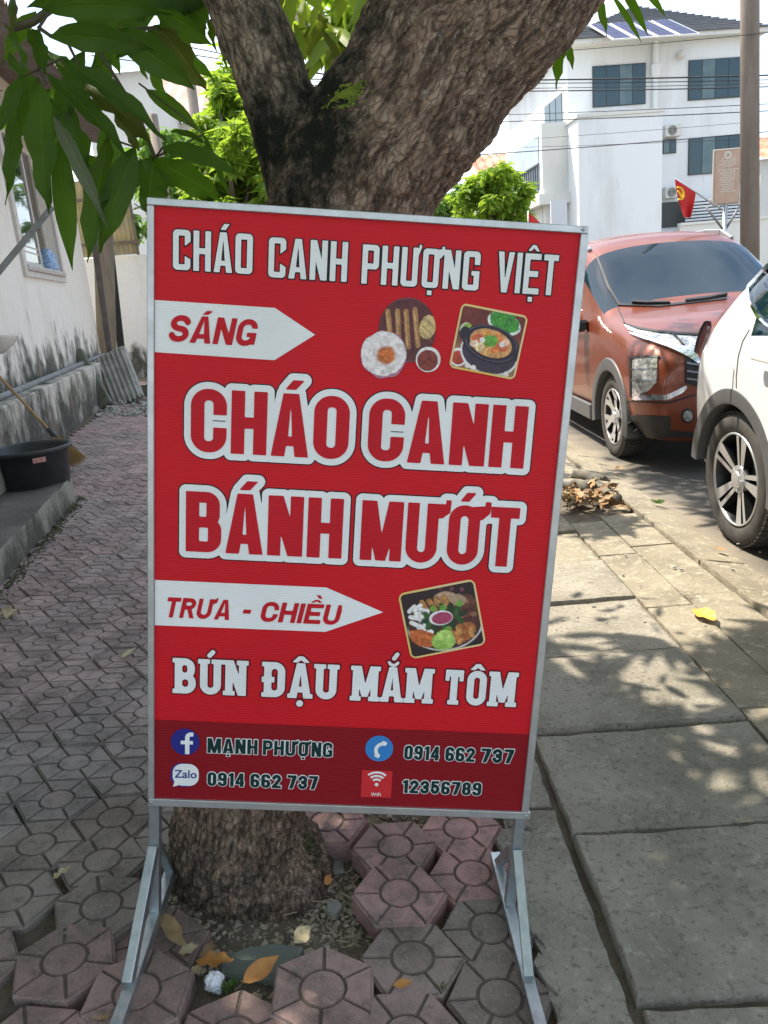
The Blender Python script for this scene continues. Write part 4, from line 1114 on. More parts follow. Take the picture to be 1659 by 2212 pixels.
L.new(al.outputs['Fac'], rg.inputs['Factor'])
cur = rg.outputs['Result']; V = ab.outputs['Vector']
cur = noise_mix(nt, V, cur, (.42, .31, .225), 30, .46, .64, .75, detail=8, stretch=(1, 1, .35))
cur = noise_mix(nt, V, cur, (.065, .045, .035), 55, .50, .66, .85, detail=8, stretch=(1, 1, .3))
cur = noise_mix(nt, V, cur, (.40, .34, .27), 90, .57, .68, .85, detail=5, stretch=(1, 1, .4))
cm_ = N.new('ShaderNodeMapRange'); cm_.inputs['From Min'].default_value = .05; cm_.inputs['From Max'].default_value = .45; cm_.inputs['To Min'].default_value = .85; cm_.inputs['To Max'].default_value = 0
L.new(ac.outputs['Fac'], cm_.inputs['Value'])
mk = N.new('ShaderNodeMix'); mk.data_type = 'RGBA'; L.new(cm_.outputs['Result'], mk.inputs['Factor']); L.new(cur, mk.inputs['A']); mk.inputs['B'].default_value = (.035, .024, .018, 1); cur = mk.outputs['Result']
ve = N.new('ShaderNodeTexVoronoi'); ve.feature = 'DISTANCE_TO_EDGE'; ve.inputs['Scale'].default_value = 85
mpe = N.new('ShaderNodeMapping'); mpe.inputs['Scale'].default_value = (1, 1, .38); nd = N.new('ShaderNodeTexNoise'); nd.inputs['Scale'].default_value = 22; nd.inputs['Detail'].default_value = 5
L.new(V, nd.inputs['Vector']); vma = N.new('ShaderNodeVectorMath'); vma.operation = 'MULTIPLY_ADD'; vma.inputs[1].default_value = (.05, .05, .09); L.new(nd.outputs['Color'], vma.inputs[0]); L.new(V, vma.inputs[2]); L.new(vma.outputs[0], mpe.inputs['Vector']); L.new(mpe.outputs['Vector'], ve.inputs['Vector'])
vr = N.new('ShaderNodeMapRange'); vr.inputs['From Max'].default_value = .16; vr.inputs['To Min'].default_value = .50; vr.inputs['To Max'].default_value = 0; L.new(ve.outputs['Distance'], vr.inputs['Value'])
mv = N.new('ShaderNodeMix'); mv.data_type = 'RGBA'; L.new(vr.outputs['Result'], mv.inputs['Factor']); L.new(cur, mv.inputs['A']); mv.inputs['B'].default_value = (.045, .030, .022, 1); cur = mv.outputs['Result']
nn = N.new('ShaderNodeTexNoise'); nn.inputs['Scale'].default_value = 34; nn.inputs['Detail'].default_value = 9; nn.inputs['Roughness'].default_value = .7
gp = N.new('ShaderNodeNewGeometry'); L.new(gp.outputs['Position'], nn.inputs['Vector'])
mad = N.new('ShaderNodeMath'); mad.operation = 'MULTIPLY_ADD'; mad.inputs[1].default_value = 2.6; mad.inputs[2].default_value = -1.55
L.new(nn.outputs['Fac'], mad.inputs[0]); add = N.new('ShaderNodeMath'); add.operation = 'ADD'; add.use_clamp = True
L.new(mad.outputs[0], add.inputs[0]); L.new(am.outputs['Fac'], add.inputs[1])
mul = N.new('ShaderNodeMath'); mul.operation = 'MULTIPLY'; mul.use_clamp = True; L.new(add.outputs[0], mul.inputs[0])
m2 = N.new('ShaderNodeMath'); m2.operation = 'MULTIPLY'; m2.use_clamp = True; m2.inputs[1].default_value = 2.0; L.new(am.outputs['Fac'], m2.inputs[0]); L.new(m2.outputs[0], mul.inputs[1])
mm = N.new('ShaderNodeMix'); mm.data_type = 'RGBA'; L.new(mul.outputs[0], mm.inputs['Factor']); L.new(cur, mm.inputs['A']); mm.inputs['B'].default_value = (.014, .016, .010, 1)
cur = noise_mix(nt, gp.outputs['Position'], mm.outputs['Result'], (.05, .075, .015), 9, .62, .72, .6, detail=6)
L.new(cur, bs.inputs['Base Color'])
n3 = N.new('ShaderNodeTexNoise'); n3.inputs['Scale'].default_value = 120; n3.inputs['Detail'].default_value = 8
mp3 = N.new('ShaderNodeMapping'); mp3.inputs['Scale'].default_value = (1, 1, .35); L.new(V, mp3.inputs['Vector']); L.new(mp3.outputs['Vector'], n3.inputs['Vector'])
bpn = N.new('ShaderNodeBump'); bpn.inputs['Distance'].default_value = .009; bpn.inputs['Strength'].default_value = 1; hh = N.new('ShaderNodeMath'); hh.operation = 'MULTIPLY_ADD'; hh.inputs[1].default_value = -.45; L.new(vr.outputs['Result'], hh.inputs[0]); L.new(n3.outputs['Fac'], hh.inputs[2]); L.new(hh.outputs[0], bpn.inputs['Height']); L.new(bpn.outputs['Normal'], bs.inputs['Normal'])
me.materials.append(bark_m)
keep_chain(to, tree)
# green moss cushion in the fork
mc = MB(); c0 = yz(752, 172, 1.60)
bvh_tree = BVHTree.FromPolygons([Vector(c) for c in co2], [tuple(p.vertices) for p in me.polygons])
for k in range(900):
    d = Vector((random.gauss(0, .020), random.gauss(0, .008), .10))
    hit = bvh_tree.ray_cast(c0 + d, Vector((0, 0, -1)))
    if hit[0] is None: continue
    if k == 0: mz0 = hit[0].z
    if abs(hit[0].z - mz0) > .022: continue
    s = random.uniform(.0012, .0032); M = Matrix.Rotation(random.uniform(0, 6), 3, Vector((random.random(), random.random(), random.random())).normalized())
    mc.box(hit[0] + Vector((0, 0, .001)), (s, s, s * 1.4), M)
part(mc, 'moss', mat('moss', (.20, .26, .02), .95, var=(.10, .15, .02), scale=60, amt=.9), tree)['kind'] = 'stuff'

# ---- hanging leaves of the mango tree, each a leaf of its own
def add_leaf(u0, v0, u1, v1, d0, wpx, d1=None, roll=0.0, mt=None, droop=.22, parent=tree, seed=None, wave=.08, fold=.22, nm='leaf', n=10):
    d1 = d0 if d1 is None else d1
    b = at(u0, v0, d0); t = at(u1, v1, d1); Lg = (t - b).length
    w = wpx / FD * (d0 + d1) / 2 * .83
    toc = (Vector((0, 0, CZ)) - (b + t) / 2).normalized()
    x = (t - b).normalized(); up = Matrix.Rotation(roll, 3, x) @ toc
    # bend towards the ground
    sd_ = seed if seed is not None else random.randint(0, 9999)
    vs, fs = leaf_geo(Lg, w, droop, wave, fold, n, random.uniform(-.35, .35), sd_)
    M = leaf_frame(b, t, up)
    g = Vector((0, 0, -1)); g = g - x * g.dot(x)
    out = []
    for v in vs:
        tt = v.x / Lg; p = M @ Vector((v.x, v.y, v.z + droop * Lg * .5 * tt * tt))
        p += -g * droop * Lg * .45 * 4 * tt * (1 - tt) * .5
        out.append(b + p)
    o = mesh_obj(nm, out, fs, mt or leaf_m, None, True); keep_chain(o, parent)
    lf = o.data.attributes.new('lf', 'FLOAT_VECTOR', 'POINT'); lf.data.foreach_set('vector', [c for i in range(n + 1) for k in range(5) for c in (i / n, k / 2 - 1, 0.0)]); return o
near = [
 (52, 162, -12, 300, 1.55, 42), (84, 168, 104, 468, 1.50, 82), (40, 232, 14, 446, 1.62, 46), (100, 160, 285, 350, 1.45, 66), (132, 128, 362, 306, 1.42, 62),
 (178, 178, 332, 322, 1.52, 74), (128, 300, 157, 590, 1.58, 58), (235, 300, 188, 574, 1.48, 72), (292, 318, 214, 552, 1.46, 78), (228, 250, 262, 480, 1.60, 66),
 (330, 345, 486, 440, 1.56, 78), (334, 340, 318, 470, 1.60, 100), (348, 318, 522, 382, 1.50, 48), (314, 193, 436, 288, 1.62, 42), (345, 60, 447, 200, 1.58, 78),
 (248, 66, 424, 198, 1.46, 86), (108, 78, 340, 112, 1.40, 70), (330, 18, 462, 100, 1.66, 84), (30, -14, 24, 86, 1.5, 32), (90, 20, 380, 34, 1.44, 64),
 (280, -20, 484, 26, 1.6, 74), (200, -10, 54, 18, 1.6, 50), (478, 58, 489, 150, 1.75, 24), (455, 40, 466, 112, 1.7, 28), (366, 284, 452, 316, 1.5, 18),
 (438, 288, 502, 442, 1.5, 22), (70, 60, 98, 170, 1.55, 46), (150, 150, 250, 240, 1.62, 60), (180, 110, 120, 300, 1.7, 60), (240, 200, 300, 330, 1.68, 60),
 (60, 190, 20, 330, 1.7, 60), (150, 230, 190, 430, 1.72, 66), (110, 210, 150, 420, 1.66, 62), (190, 330, 230, 500, 1.7, 70), (395, -10, 450, 70, 1.7, 70), (150, 30, 330, 70, 1.6, 70), (300, 90, 250, 130, 1.55, 40), (420, 60, 300, 90, 1.72, 70)]
for k, (a, b, c, d, dep, w) in enumerate(near):
    add_leaf(a, b, c, d, dep, w, dep + random.uniform(-.12, .10), random.uniform(-.75, .75), mt=leaf_olive_m if k in (14, 29, 5, 18) else leaf_m, seed=k, wave=.17 if k % 3 else .10)
rs7 = random.Random(77)
for k in range(34):
    u = rs7.uniform(-10, 440); v = rs7.uniform(-40, 260) if k % 3 else rs7.uniform(-60, 60); an = rs7.uniform(-.9, 1.2); L_ = rs7.uniform(120, 200)
    if v > 150 and 300 < u: continue
    add_leaf(u, v, u + L_ * math.sin(an), v + L_ * math.cos(an) * (.8 if v > 0 else .5), rs7.uniform(1.75, 2.2), L_ * rs7.uniform(.22, .32), None, rs7.uniform(-1, 1), seed=300 + k, wave=.12)
lp = add_leaf(114, 250, 236, 500, 1.44, 40, 1.40, .35, mt=leaf_pale_m, wave=.14); lp['label'] = 'pale curled leaf showing its underside'
for (a, b, c, d, dep, w) in ((1216, 78, 1202, 196, 1.9, 34), (1224, 92, 1238, 152, 1.92, 20), (1284, -24, 1312, 82, 2.1, 24), (1338, -34, 1402, 82, 2.1, 22), (1322, -10, 1388, 98, 2.15, 15), (1248, 20, 1262, 52, 1.9, 18), (1212, 60, 1190, 110, 1.93, 22), (1300, -30, 1270, 30, 2.1, 22), (1376, -40, 1440, 40, 2.2, 18)):
    add_leaf(a, b, c, d, dep, w, None, random.uniform(-.4, .4), wave=.16)
rs2 = random.Random(11)
for k in range(46):                   # leaves seen through the fork, their sunlight put into a brighter colour
    u = rs2.uniform(590, 830); v = rs2.uniform(-60, 90); dep = rs2.uniform(2.4, 3.6); an = rs2.uniform(-2.2, 2.0); Lp = rs2.uniform(.13, .22) / dep * FD
    add_leaf(u, v, u + Lp * .6 * math.sin(an), v + Lp * abs(math.cos(an * .5)), dep, Lp * rs2.uniform(.22, .32), dep + rs2.uniform(-.15, .15), rs2.uniform(-1.2, 1.2), mt=leaf_back_m if k % 4 else leaf_olive_m, n=7)
twig_m = mat('twig', (.09, .08, .04), .8)
for pth, r in (([(82, 152, 1.55), (88, 110, 1.55), (84, 60, 1.55), (110, 20, 1.6), (160, -40, 1.7)], .003), ([(30, 60, 1.6), (70, 48, 1.58), (110, 20, 1.6)], .008), ([(84, 150, 1.55), (50, 165, 1.55)], .002), ([(84, 150, 1.55), (100, 180, 1.5)], .002), ([(84, 150, 1.55), (130, 128, 1.45), (180, 175, 1.5)], .002),
               ([(335, 340, 1.58), (300, 250, 1.6), (220, 120, 1.6), (160, -40, 1.7)], .004), ([(335, 340, 1.58), (440, 290, 1.52), (380, 240, 1.6), (300, 180, 1.6)], .002), ([(235, 300, 1.5), (190, 180, 1.55), (130, 60, 1.55)], .003), ([(335, 342, 1.58), (350, 320, 1.52), (330, 345, 1.56)], .002), ([(1216, 78, 1.9), (1240, 0, 1.9), (1260, -60, 1.9)], .003), ([(1284, -24, 2.1), (1340, -36, 2.1), (1380, -60, 2.1)], .003), ([(292, 318, 1.47), (240, 300, 1.5)], .002), ([(340, 60, 1.6), (250, 66, 1.5), (110, 78, 1.42), (84, 60, 1.5)], .004)):
    tw = MB(); tw.tube([at(*p) for p in pth], r, 6); part(tw, 'twig', twig_m, tree, smooth=True)


# ---- the crown overhead (above the picture), which shades the pavement
sunlit = [  # windows in the crown: pavement areas the sun reaches (x0, x1, y0, y1)
    ((.55, 2.05), (2.95, 4.75)), ((1.62, 2.4), (3.0, 5.0))]
def shadow_xy(p, z=.03):
    k = (p.z - z) / SUN_TO.z; return p.x - SUN_TO.x * k, p.y - SUN_TO.y * k
LIT = [(.40, 3.45), (.68, 3.10), (.79, 2.66), (.86, 2.42), (.89, 2.14), (1.03, 2.18), (1.07, 2.5), (1.14, 2.74), (1.5, 2.82), (2.9, 2.9), (3.0, 3.6), (1.85, 3.95), (1.72, 5.3), (.30, 5.3)]
def in_poly(x, y, P):
    c = False
    for i in range(len(P)):
        (x1, y1), (x2, y2) = P[i], P[i - 1]
        if (y1 > y) != (y2 > y) and x < (x2 - x1) * (y - y1) / (y2 - y1) + x1: c = not c
    return c
def lit_window(x, y):
    j = .06 * noise.noise(Vector((x * 6, y * 6, 3.3))); k = .06 * noise.noise(Vector((x * 6, y * 6, 13.3)))
    return in_poly(x + j, y + k, LIT)
cb = MB(); rsc = random.Random(5)
def crown_leaf(p, s, rs_):
    az = rs_.uniform(0, 6.283); dn = rs_.uniform(-1.0, .15)
    x = Vector((math.cos(az) * math.cos(dn), math.sin(az) * math.cos(dn), math.sin(dn))); up = Vector((rs_.uniform(-.6, .6), rs_.uniform(-.6, .6), 1))
    z = (up - x * up.dot(x)).normalized(); y = z.cross(x)
    w = s * .28
    pts = [p, p + x * s * .3 + y * w * .48 + z * .01, p + x * s * .7 + y * w * .42 - z * s * .04, p + x * s - z * s * .12, p + x * s * .7 - y * w * .42 - z * s * .04, p + x * s * .3 - y * w * .48 + z * .01]
    cb.add(pts, [(0, 1, 2, 3), (0, 3, 4, 5)])
cnt = 0; dots = [(.98, 2.02), (1.25, 2.16), (1.12, 1.83), (.86, 1.79), (.60, 2.55)]
centers = []
for _ in range(1150):
    x = rsc.uniform(-5.2, 3.4); y = rsc.uniform(-3.2, 7.5)
    r0 = math.hypot((x + 1.0) / 4.2, (y - 2.2) / 5.2)
    if r0 > 1: continue
    zmin = max(2.9, CZ + .37 * max(y, 0) + .45 + .07 * abs(x))
    if x > .4 and y > 1.2: zmin = max(zmin, 3.0)
    z = zmin + rsc.uniform(0, 1.8) * (1 - .4 * r0)
    centers.append(Vector((x, y, z)))
for c in centers:
    for k in range(16):
        p = c + Vector((rsc.gauss(0, .22), rsc.gauss(0, .22), rsc.gauss(0, .14)))
        sx, sy = shadow_xy(p)
        if any(lit_window(sx + a_, sy + b_) for a_, b_ in ((0, 0), (.10, 0), (-.10, 0), (0, .10), (0, -.10))): continue
        if any(math.hypot(sx - a, sy - b) < .09 for a, b in dots): continue
        crown_leaf(p, rsc.uniform(.14, .24), rsc); cnt += 1
# extra unseen leaves, added along the sun's path to deepen the pavement's shade
for _ in range(5600):
    tx = rsc.uniform(-1.4, 2.9); ty = rsc.uniform(.3, 5.4); z = rsc.uniform(3.1, 4.7); k = (z - .03) / SUN_TO.z
    p = Vector((tx + SUN_TO.x * k, ty + SUN_TO.y * k, z))
    if p.z < CZ + .37 * max(p.y, 0) + .40: continue
    if any(lit_window(tx + a_, ty + b_) for a_, b_ in ((0, 0), (.14, 0), (-.14, 0), (0, .14), (0, -.14))): continue
    if any(math.hypot(tx - a, ty - b) < .13 for a, b in dots): continue
    crown_leaf(p, rsc.uniform(.16, .26), rsc)
for _ in range(4200):  # more leaves added over the slabs, again only to shade them
    tx = rsc.uniform(.1, 2.0); ty = rsc.uniform(.5, 3.2); z = rsc.uniform(3.1, 4.9); k = (z - .03) / SUN_TO.z
    p = Vector((tx + SUN_TO.x * k, ty + SUN_TO.y * k, z))
    if p.z < CZ + .37 * max(p.y, 0) + .40: continue
    if any(lit_window(tx + a_, ty + b_) for a_, b_ in ((0, 0), (.14, 0), (-.14, 0), (0, .14), (0, -.14))): continue
    if any(math.hypot(tx - a, ty - b) < .13 for a, b in dots): continue
    crown_leaf(p, rsc.uniform(.16, .26), rsc)
# sparse fringe that throws the feathered leaf shadows at the edge of the sunlit patch
for cx_, cy_, n_, a0_, a1_ in ((1.04, 2.74, 8, 165, 290), (1.62, 2.75, 4, 120, 250), (1.95, 4.1, 6, 90, 270)):
    z = 3.12; k = (z - .03) / SUN_TO.z; c = Vector((cx_ + SUN_TO.x * k, cy_ + SUN_TO.y * k, z)); c.z = max(z, CZ + .37 * c.y + .3)
    for i in range(n_):
        a = R(a0_ + (a1_ - a0_) * (i + rsc.uniform(-.2, .2)) / n_); d = Vector((math.cos(a), math.sin(a), -.12)); y_ = Vector((-d.y, d.x, 0)); s_ = rsc.uniform(.24, .34); w = .028
        cb.add([c, c + d * s_ * .35 + y_ * w, c + d * s_ * .7 + y_ * w * .8, c + d * s_, c + d * s_ * .7 - y_ * w * .8, c + d * s_ * .35 - y_ * w], [(0, 1, 2, 3), (0, 3, 4, 5)])
part(cb, 'crown', crown_m, tree)['kind'] = 'stuff'
lb = MB()
for a, b, r in (((-.2, 1.9, 2.9), (-2.6, 3.2, 4.2), .06), ((-.3, 1.8, 2.9), (-1.8, .2, 3.9), .06), ((1.3, 2.0, 2.8), (2.4, 3.4, 4.6), .07), ((1.3, 2.0, 2.8), (1.6, .1, 4.0), .06), ((.1, 2.1, 2.9), (.2, 4.2, 4.4), .06)):
    lb.tube([Vector(a), (Vector(a) + Vector(b)) / 2 + Vector((0, 0, .15)), Vector(b)], [r, r * .7, r * .3], 8)
part(lb, 'bough', bark_m, tree, smooth=True)

# ================================================================== HOUSE ON THE LEFT
HA = Vector((-3.325, 8.274, 0)); HD = Vector((-.16002, .98711, 0)); HN = Vector((.98711, .16002, 0))
def hp(s, n, z): return HA + HD * s + HN * n + Vector((0, 0, z))
HM = Matrix((HD, HN, Vector((0, 0, 1)))).transposed()
def hcoord(u, v, n):                   # where the line of sight meets the plane at distance n from the plinth
    r = rd(u, v); t = (HA.dot(HN) + n) / (r.x * HN.x + r.y * HN.y); p = r * t + Vector((0, 0, CZ)); return (p - HA).dot(HD), p.z
def hbox(mb, s0, s1, n0, n1, z0, z1, bev=0):
    mb.box(hp((s0 + s1) / 2, (n0 + n1) / 2, (z0 + z1) / 2), (abs(s1 - s0), abs(n1 - n0), abs(z1 - z0)), HM, bev); return mb
def grime(zb, zt, dark=(.07, .07, .055), amt=1.0, bias=0.0):
    def f(nt, src, cur, bs, b4):
        N, L = nt.nodes, nt.links
        sx = N.new('ShaderNodeSeparateXYZ'); L.new(src, sx.inputs[0])
        n = N.new('ShaderNodeTexNoise'); n.inputs['Scale'].default_value = 3.0; n.inputs['Detail'].default_value = 9; n.inputs['Roughness'].default_value = .68
        m = N.new('ShaderNodeMapping'); m.inputs['Scale'].default_value = (1.1, 1.1, .6); L.new(src, m.inputs['Vector']); L.new(m.outputs['Vector'], n.inputs['Vector'])
        mr = N.new('ShaderNodeMapRange'); mr.inputs['From Min'].default_value = zb; mr.inputs['From Max'].default_value = zt; mr.inputs['To Min'].default_value = .62; mr.inputs['To Max'].default_value = .22
        L.new(sx.outputs['Z'], mr.inputs['Value'])
        ad = N.new('ShaderNodeMath'); ad.operation = 'ADD'; L.new(mr.outputs['Result'], ad.inputs[0]); L.new(n.outputs['Fac'], ad.inputs[1])
        r2 = N.new('ShaderNodeMapRange'); r2.inputs['From Min'].default_value = .90 - bias; r2.inputs['From Max'].default_value = 1.06 - bias; r2.inputs['To Max'].default_value = amt; L.new(ad.outputs[0], r2.inputs['Value'])
        mx_ = N.new('ShaderNodeMix'); mx_.data_type = 'RGBA'; L.new(r2.outputs['Result'], mx_.inputs['Factor']); L.new(cur, mx_.inputs['A']); mx_.inputs['B'].default_value = tuple(dark) + (1,)
        c = noise_mix(nt, src, mx_.outputs['Result'], (.45, .38, .27), 1.6, .52, .74, .35, detail=8, stretch=(1.5, 1.5, .3))
        return noise_mix(nt, src, c, tuple(k * .72 for k in b4[:3]), 14, .5, .8, .4, detail=8)
    return f
plaster_m = mat('white_plaster', (.78, .75, .68), .85, bump=.004, bscale=35, extra=grime(.75, 1.75))
plinth_m = mat('plinth_render', (.55, .53, .46), .9, bump=.008, bscale=30, extra=grime(.10, 1.25, (.060, .058, .046), 1.0, .07))
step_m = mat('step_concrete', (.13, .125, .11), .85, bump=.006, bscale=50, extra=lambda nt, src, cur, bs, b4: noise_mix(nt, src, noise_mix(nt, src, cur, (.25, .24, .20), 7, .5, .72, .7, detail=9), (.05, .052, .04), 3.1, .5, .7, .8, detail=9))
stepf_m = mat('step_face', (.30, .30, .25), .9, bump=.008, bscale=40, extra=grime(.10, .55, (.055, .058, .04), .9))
frame_m = mat('window_frame_paint', (.62, .60, .56), .6, var=(.48, .45, .40), scale=16, amt=.6)
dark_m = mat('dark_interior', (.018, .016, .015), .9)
glass_m = mat('window_glass', (.03, .04, .035), .03, spec=1.0, coat=1.0)
pipe_m = mat('grey_pipe', (.26, .27, .28), .5, var=(.14, .14, .13), scale=14, amt=.7)
rust_m = mat('corrugated_metal', (.22, .20, .19), .6, .2, var=(.15, .10, .07), scale=6, amt=.8)

house = empty('white_house', hp(0, -1.5, .1), 0, 'old white plastered house with mouldy base and open window, left of the path', 'house')
NW = -.24
s_bl, z_bl = hcoord(54, 580, NW); s_br, z_br = hcoord(129, 580, NW)
ws0, ws1, wz0 = s_bl, s_br, (z_bl + z_br) / 2; wz1 = wz0 + 1.45
S0, S1, Z0, Z1 = -8.0, 4.38, .1, 5.1
mb = MB()
def wq(sa, sb, za, zb, n=NW): mb.add([hp(sa, n, za), hp(sb, n, za), hp(sb, n, zb), hp(sa, n, zb)], [(0, 1, 2, 3)])
wq(S0, ws0, Z0, Z1); wq(ws1, S1, Z0, Z1); wq(ws0, ws1, Z0, wz0); wq(ws0, ws1, wz1, Z1)
dp = .16
for a, b in (((ws0, wz0), (ws1, wz0)), ((ws1, wz0), (ws1, wz1)), ((ws1, wz1), (ws0, wz1)), ((ws0, wz1), (ws0, wz0))):
    mb.add([hp(a[0], NW, a[1]), hp(b[0], NW, b[1]), hp(b[0], NW - dp, b[1]), hp(a[0], NW - dp, a[1])], [(0, 1, 2, 3)])
mb.add([hp(S1, NW, Z0), hp(S1, NW - 6, Z0), hp(S1, NW - 6, Z1), hp(S1, NW, Z1)], [(0, 1, 2, 3)])
mb.add([hp(S0, NW, Z0), hp(S0, NW - 6, Z0), hp(S0, NW - 6, Z1), hp(S0, NW, Z1)], [(0, 1, 2, 3)])
mb.add([hp(S0, NW - 6, Z0), hp(S1, NW - 6, Z0), hp(S1, NW - 6, Z1), hp(S0, NW - 6, Z1)], [(0, 1, 2, 3)])
part(mb, 'wall', plaster_m, house)
mb = MB(); nv_ = 0
hbox(mb, -8.0, 3.35, -.235, 0, .0, .80, .012); pl_o = part(mb, 'plinth', plinth_m, house)
# make the plinth edge uneven and follow the slope of the wall
for v in pl_o.data.vertices:
    if v.co.z > .5: v.co.z += .012 * ((v.co - HA).dot(HD) + 3)
mb = MB()
mb.tube([hp(-8, -.17, .80), hp(-3, -.17, .83), hp(0, -.17, .86), hp(3.3, -.17, .905), hp(4.2, -.17, .91)], .032, 10)
for s in (-6, -4.3, -2.6, -.9, .8, 2.5): mb.tube([hp(s - .03, -.17, .845 + .012 * s * .5), hp(s + .03, -.17, .846 + .012 * s * .5)], .042, 10)
part(mb, 'drain_pipe', pipe_m, house, smooth=True)
# window: outer moulding, fixed pane, sliding sash with glass, sill
mo = MB()
m1 = .13
hbox(mo, ws0 - m1, ws0, NW, NW + .035, wz0 - m1, wz1 + m1); hbox(mo, ws1, ws1 + m1 * .9, NW, NW + .035, wz0 - m1, wz1 + m1)
hbox(mo, ws0, ws1, NW, NW + .035, wz1, wz1 + m1); hbox(mo, ws0, ws1, NW, NW + .035, wz0 - m1, wz0 - .07)
wn_o = part(mo, 'window', frame_m, house)
sl = MB(); hbox(sl, ws0 - .03, ws1 + .03, NW - .10, NW + .065, wz0 - .065, wz0 - .005, .01)
for k in range(16): hbox(sl, ws0 + (k + .3) * (ws1 - ws0) / 16, ws0 + (k + .75) * (ws1 - ws0) / 16, NW + .066, NW + .074, wz0 - .055, wz0 - .02)
part(sl, 'sill', frame_m, wn_o)
fr = MB(); sm_ = ws0 + (ws1 - ws0) * .60
for a, b, n in ((ws0 + .01, sm_, NW - .06), (ws0 + (ws1 - ws0) * .48, ws1 - .01, NW - .11)):
    t = .055
    hbox(fr, a, a + t, n - .02, n + .02, wz0, wz1, .004); hbox(fr, b - t, b, n - .02, n + .02, wz0, wz1, .004); hbox(fr, a + t, b - t, n - .02, n + .02, wz0, wz0 + t, .004); hbox(fr, a + t, b - t, n - .02, n + .02, wz1 - t, wz1, .004)
    if n > NW - .1:
        hbox(fr, a + t, b - t, n - .008, n + .008, wz0 + .16, wz0 + .175); hbox(fr, a + t, b - t, n - .008, n + .008, wz0 + .22, wz0 + .235)
part(fr, 'frame', frame_m, wn_o)
gl = MB(); hbox(gl, ws0 + .066, sm_ - .056, NW - .064, NW - .058, wz0 + .056, wz1 - .056); part(gl, 'pane', glass_m, wn_o)
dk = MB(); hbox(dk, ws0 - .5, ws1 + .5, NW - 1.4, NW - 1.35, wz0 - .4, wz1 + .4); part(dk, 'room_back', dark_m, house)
# corrugated eave
er = MB(); nE = .55
sA, zA = hcoord(0, 33, nE); sB, zB = hcoord(125, 42, nE)
def corr(mb, P, U, V_, nu, amp, pitch, thick=.004):
    L_ = U.length; n = int(L_ / pitch * 4); nrm = U.cross(V_).normalized(); vs = []; fs = []
    for k in range(n + 1):
        o = amp * math.sin(2 * math.pi * k / 4)
        for j in range(nu + 1): vs.append(P + U * (k / n) + V_ * (j / nu) + nrm * o)
    for k in range(n):
        for j in range(nu): a = k * (nu + 1) + j; fs.append((a, a + 1, a + nu + 2, a + nu + 1))
    mb.add(vs, fs)
corr(er, hp(-8, nE, zA + .0), hp(S1 + .35, nE, zA + .35) - hp(-8, nE, zA), hp(-8, -4, zA + 1.3) - hp(-8, nE, zA), 1, .018, .09)
part(er, 'roof', rust_m, house, smooth=True)
fa = MB(); hbox(fa, -8, S1 + .3, NW + .001, NW + .04, zA + .06, zA + .20); part(fa, 'fascia', frame_m, house)
bag = MB()
for k, (s, z, r) in enumerate(((ws1 - .34, wz0 + .13, .12), (ws1 - .16, wz0 + .08, .08))):
    b = bmesh.new(); bmesh.ops.create_icosphere(b, subdivisions=3, radius=r)
    for v in b.verts: v.co += v.co.normalized() * .03 * noise.noise(v.co * 14 + Vector((k * 5, 0, 0))); v.co.z *= 1.15
    b.verts.index_update()
    bag.add([v.co + hp(s, NW - .07 - .0 * k, z) for v in b.verts], [tuple(v.index for v in f.verts) for f in b.faces]); b.free()
tag(bag.build('plastic_bag', mat('blue_plastic', (.10, .28, .55), .35, var=(.5, .6, .7), scale=24, amt=.8), smooth=True), 'crumpled blue plastic bag lying on the sill of the open house window', 'bag')

# steps: two overlapping blocks
stp = empty('doorstep', hp(-3.4, .3, .2), 0, 'two low concrete steps in front of the white house, black tub at their end', 'steps')
def rough_block(name, s0, s1, n0, n1, z0, z1, mt, par, seg=.08, amp=.012, topm=None):
    mb = MB(); ns = int((s1 - s0) / seg); nn_ = max(2, int((n1 - n0) / seg)); nz_ = max(2, int((z1 - z0) / .06))
    P = lambda s, n, z: hp(s, n, z) + Vector([amp * noise.noise(Vector((s * 5, n * 5, z * 5 + k * 9))) * (1 if z > z0 + .01 else .3) for k in range(3)])
    def sheet(f, a, b):
        vs = [f(i / a, j / b) for i in range(a + 1) for j in range(b + 1)]; mb.add(vs, [(i * (b + 1) + j, (i + 1) * (b + 1) + j, (i + 1) * (b + 1) + j + 1, i * (b + 1) + j + 1) for i in range(a) for j in range(b)])
    sheet(lambda a, b: P(s0 + (s1 - s0) * a, n1, z0 + (z1 - z0) * b), ns, nz_)
    sheet(lambda a, b: P(s1, n0 + (n1 - n0) * a, z0 + (z1 - z0) * b), nn_, nz_)
    nf = len(mb.f)
    sheet(lambda a, b: P(s0 + (s1 - s0) * a, n0 + (n1 - n0) * b, z1), ns, nn_)
    o = part(mb, name, [mt, topm or mt], par)
    for p in o.data.polygons[nf:]: p.material_index = 1
    smooth_angle(o, 50); return o
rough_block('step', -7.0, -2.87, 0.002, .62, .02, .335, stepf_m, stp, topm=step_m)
rough_block('step', -7.0, -2.92, 0.002, .24, .34, .54, stepf_m, stp, topm=step_m)
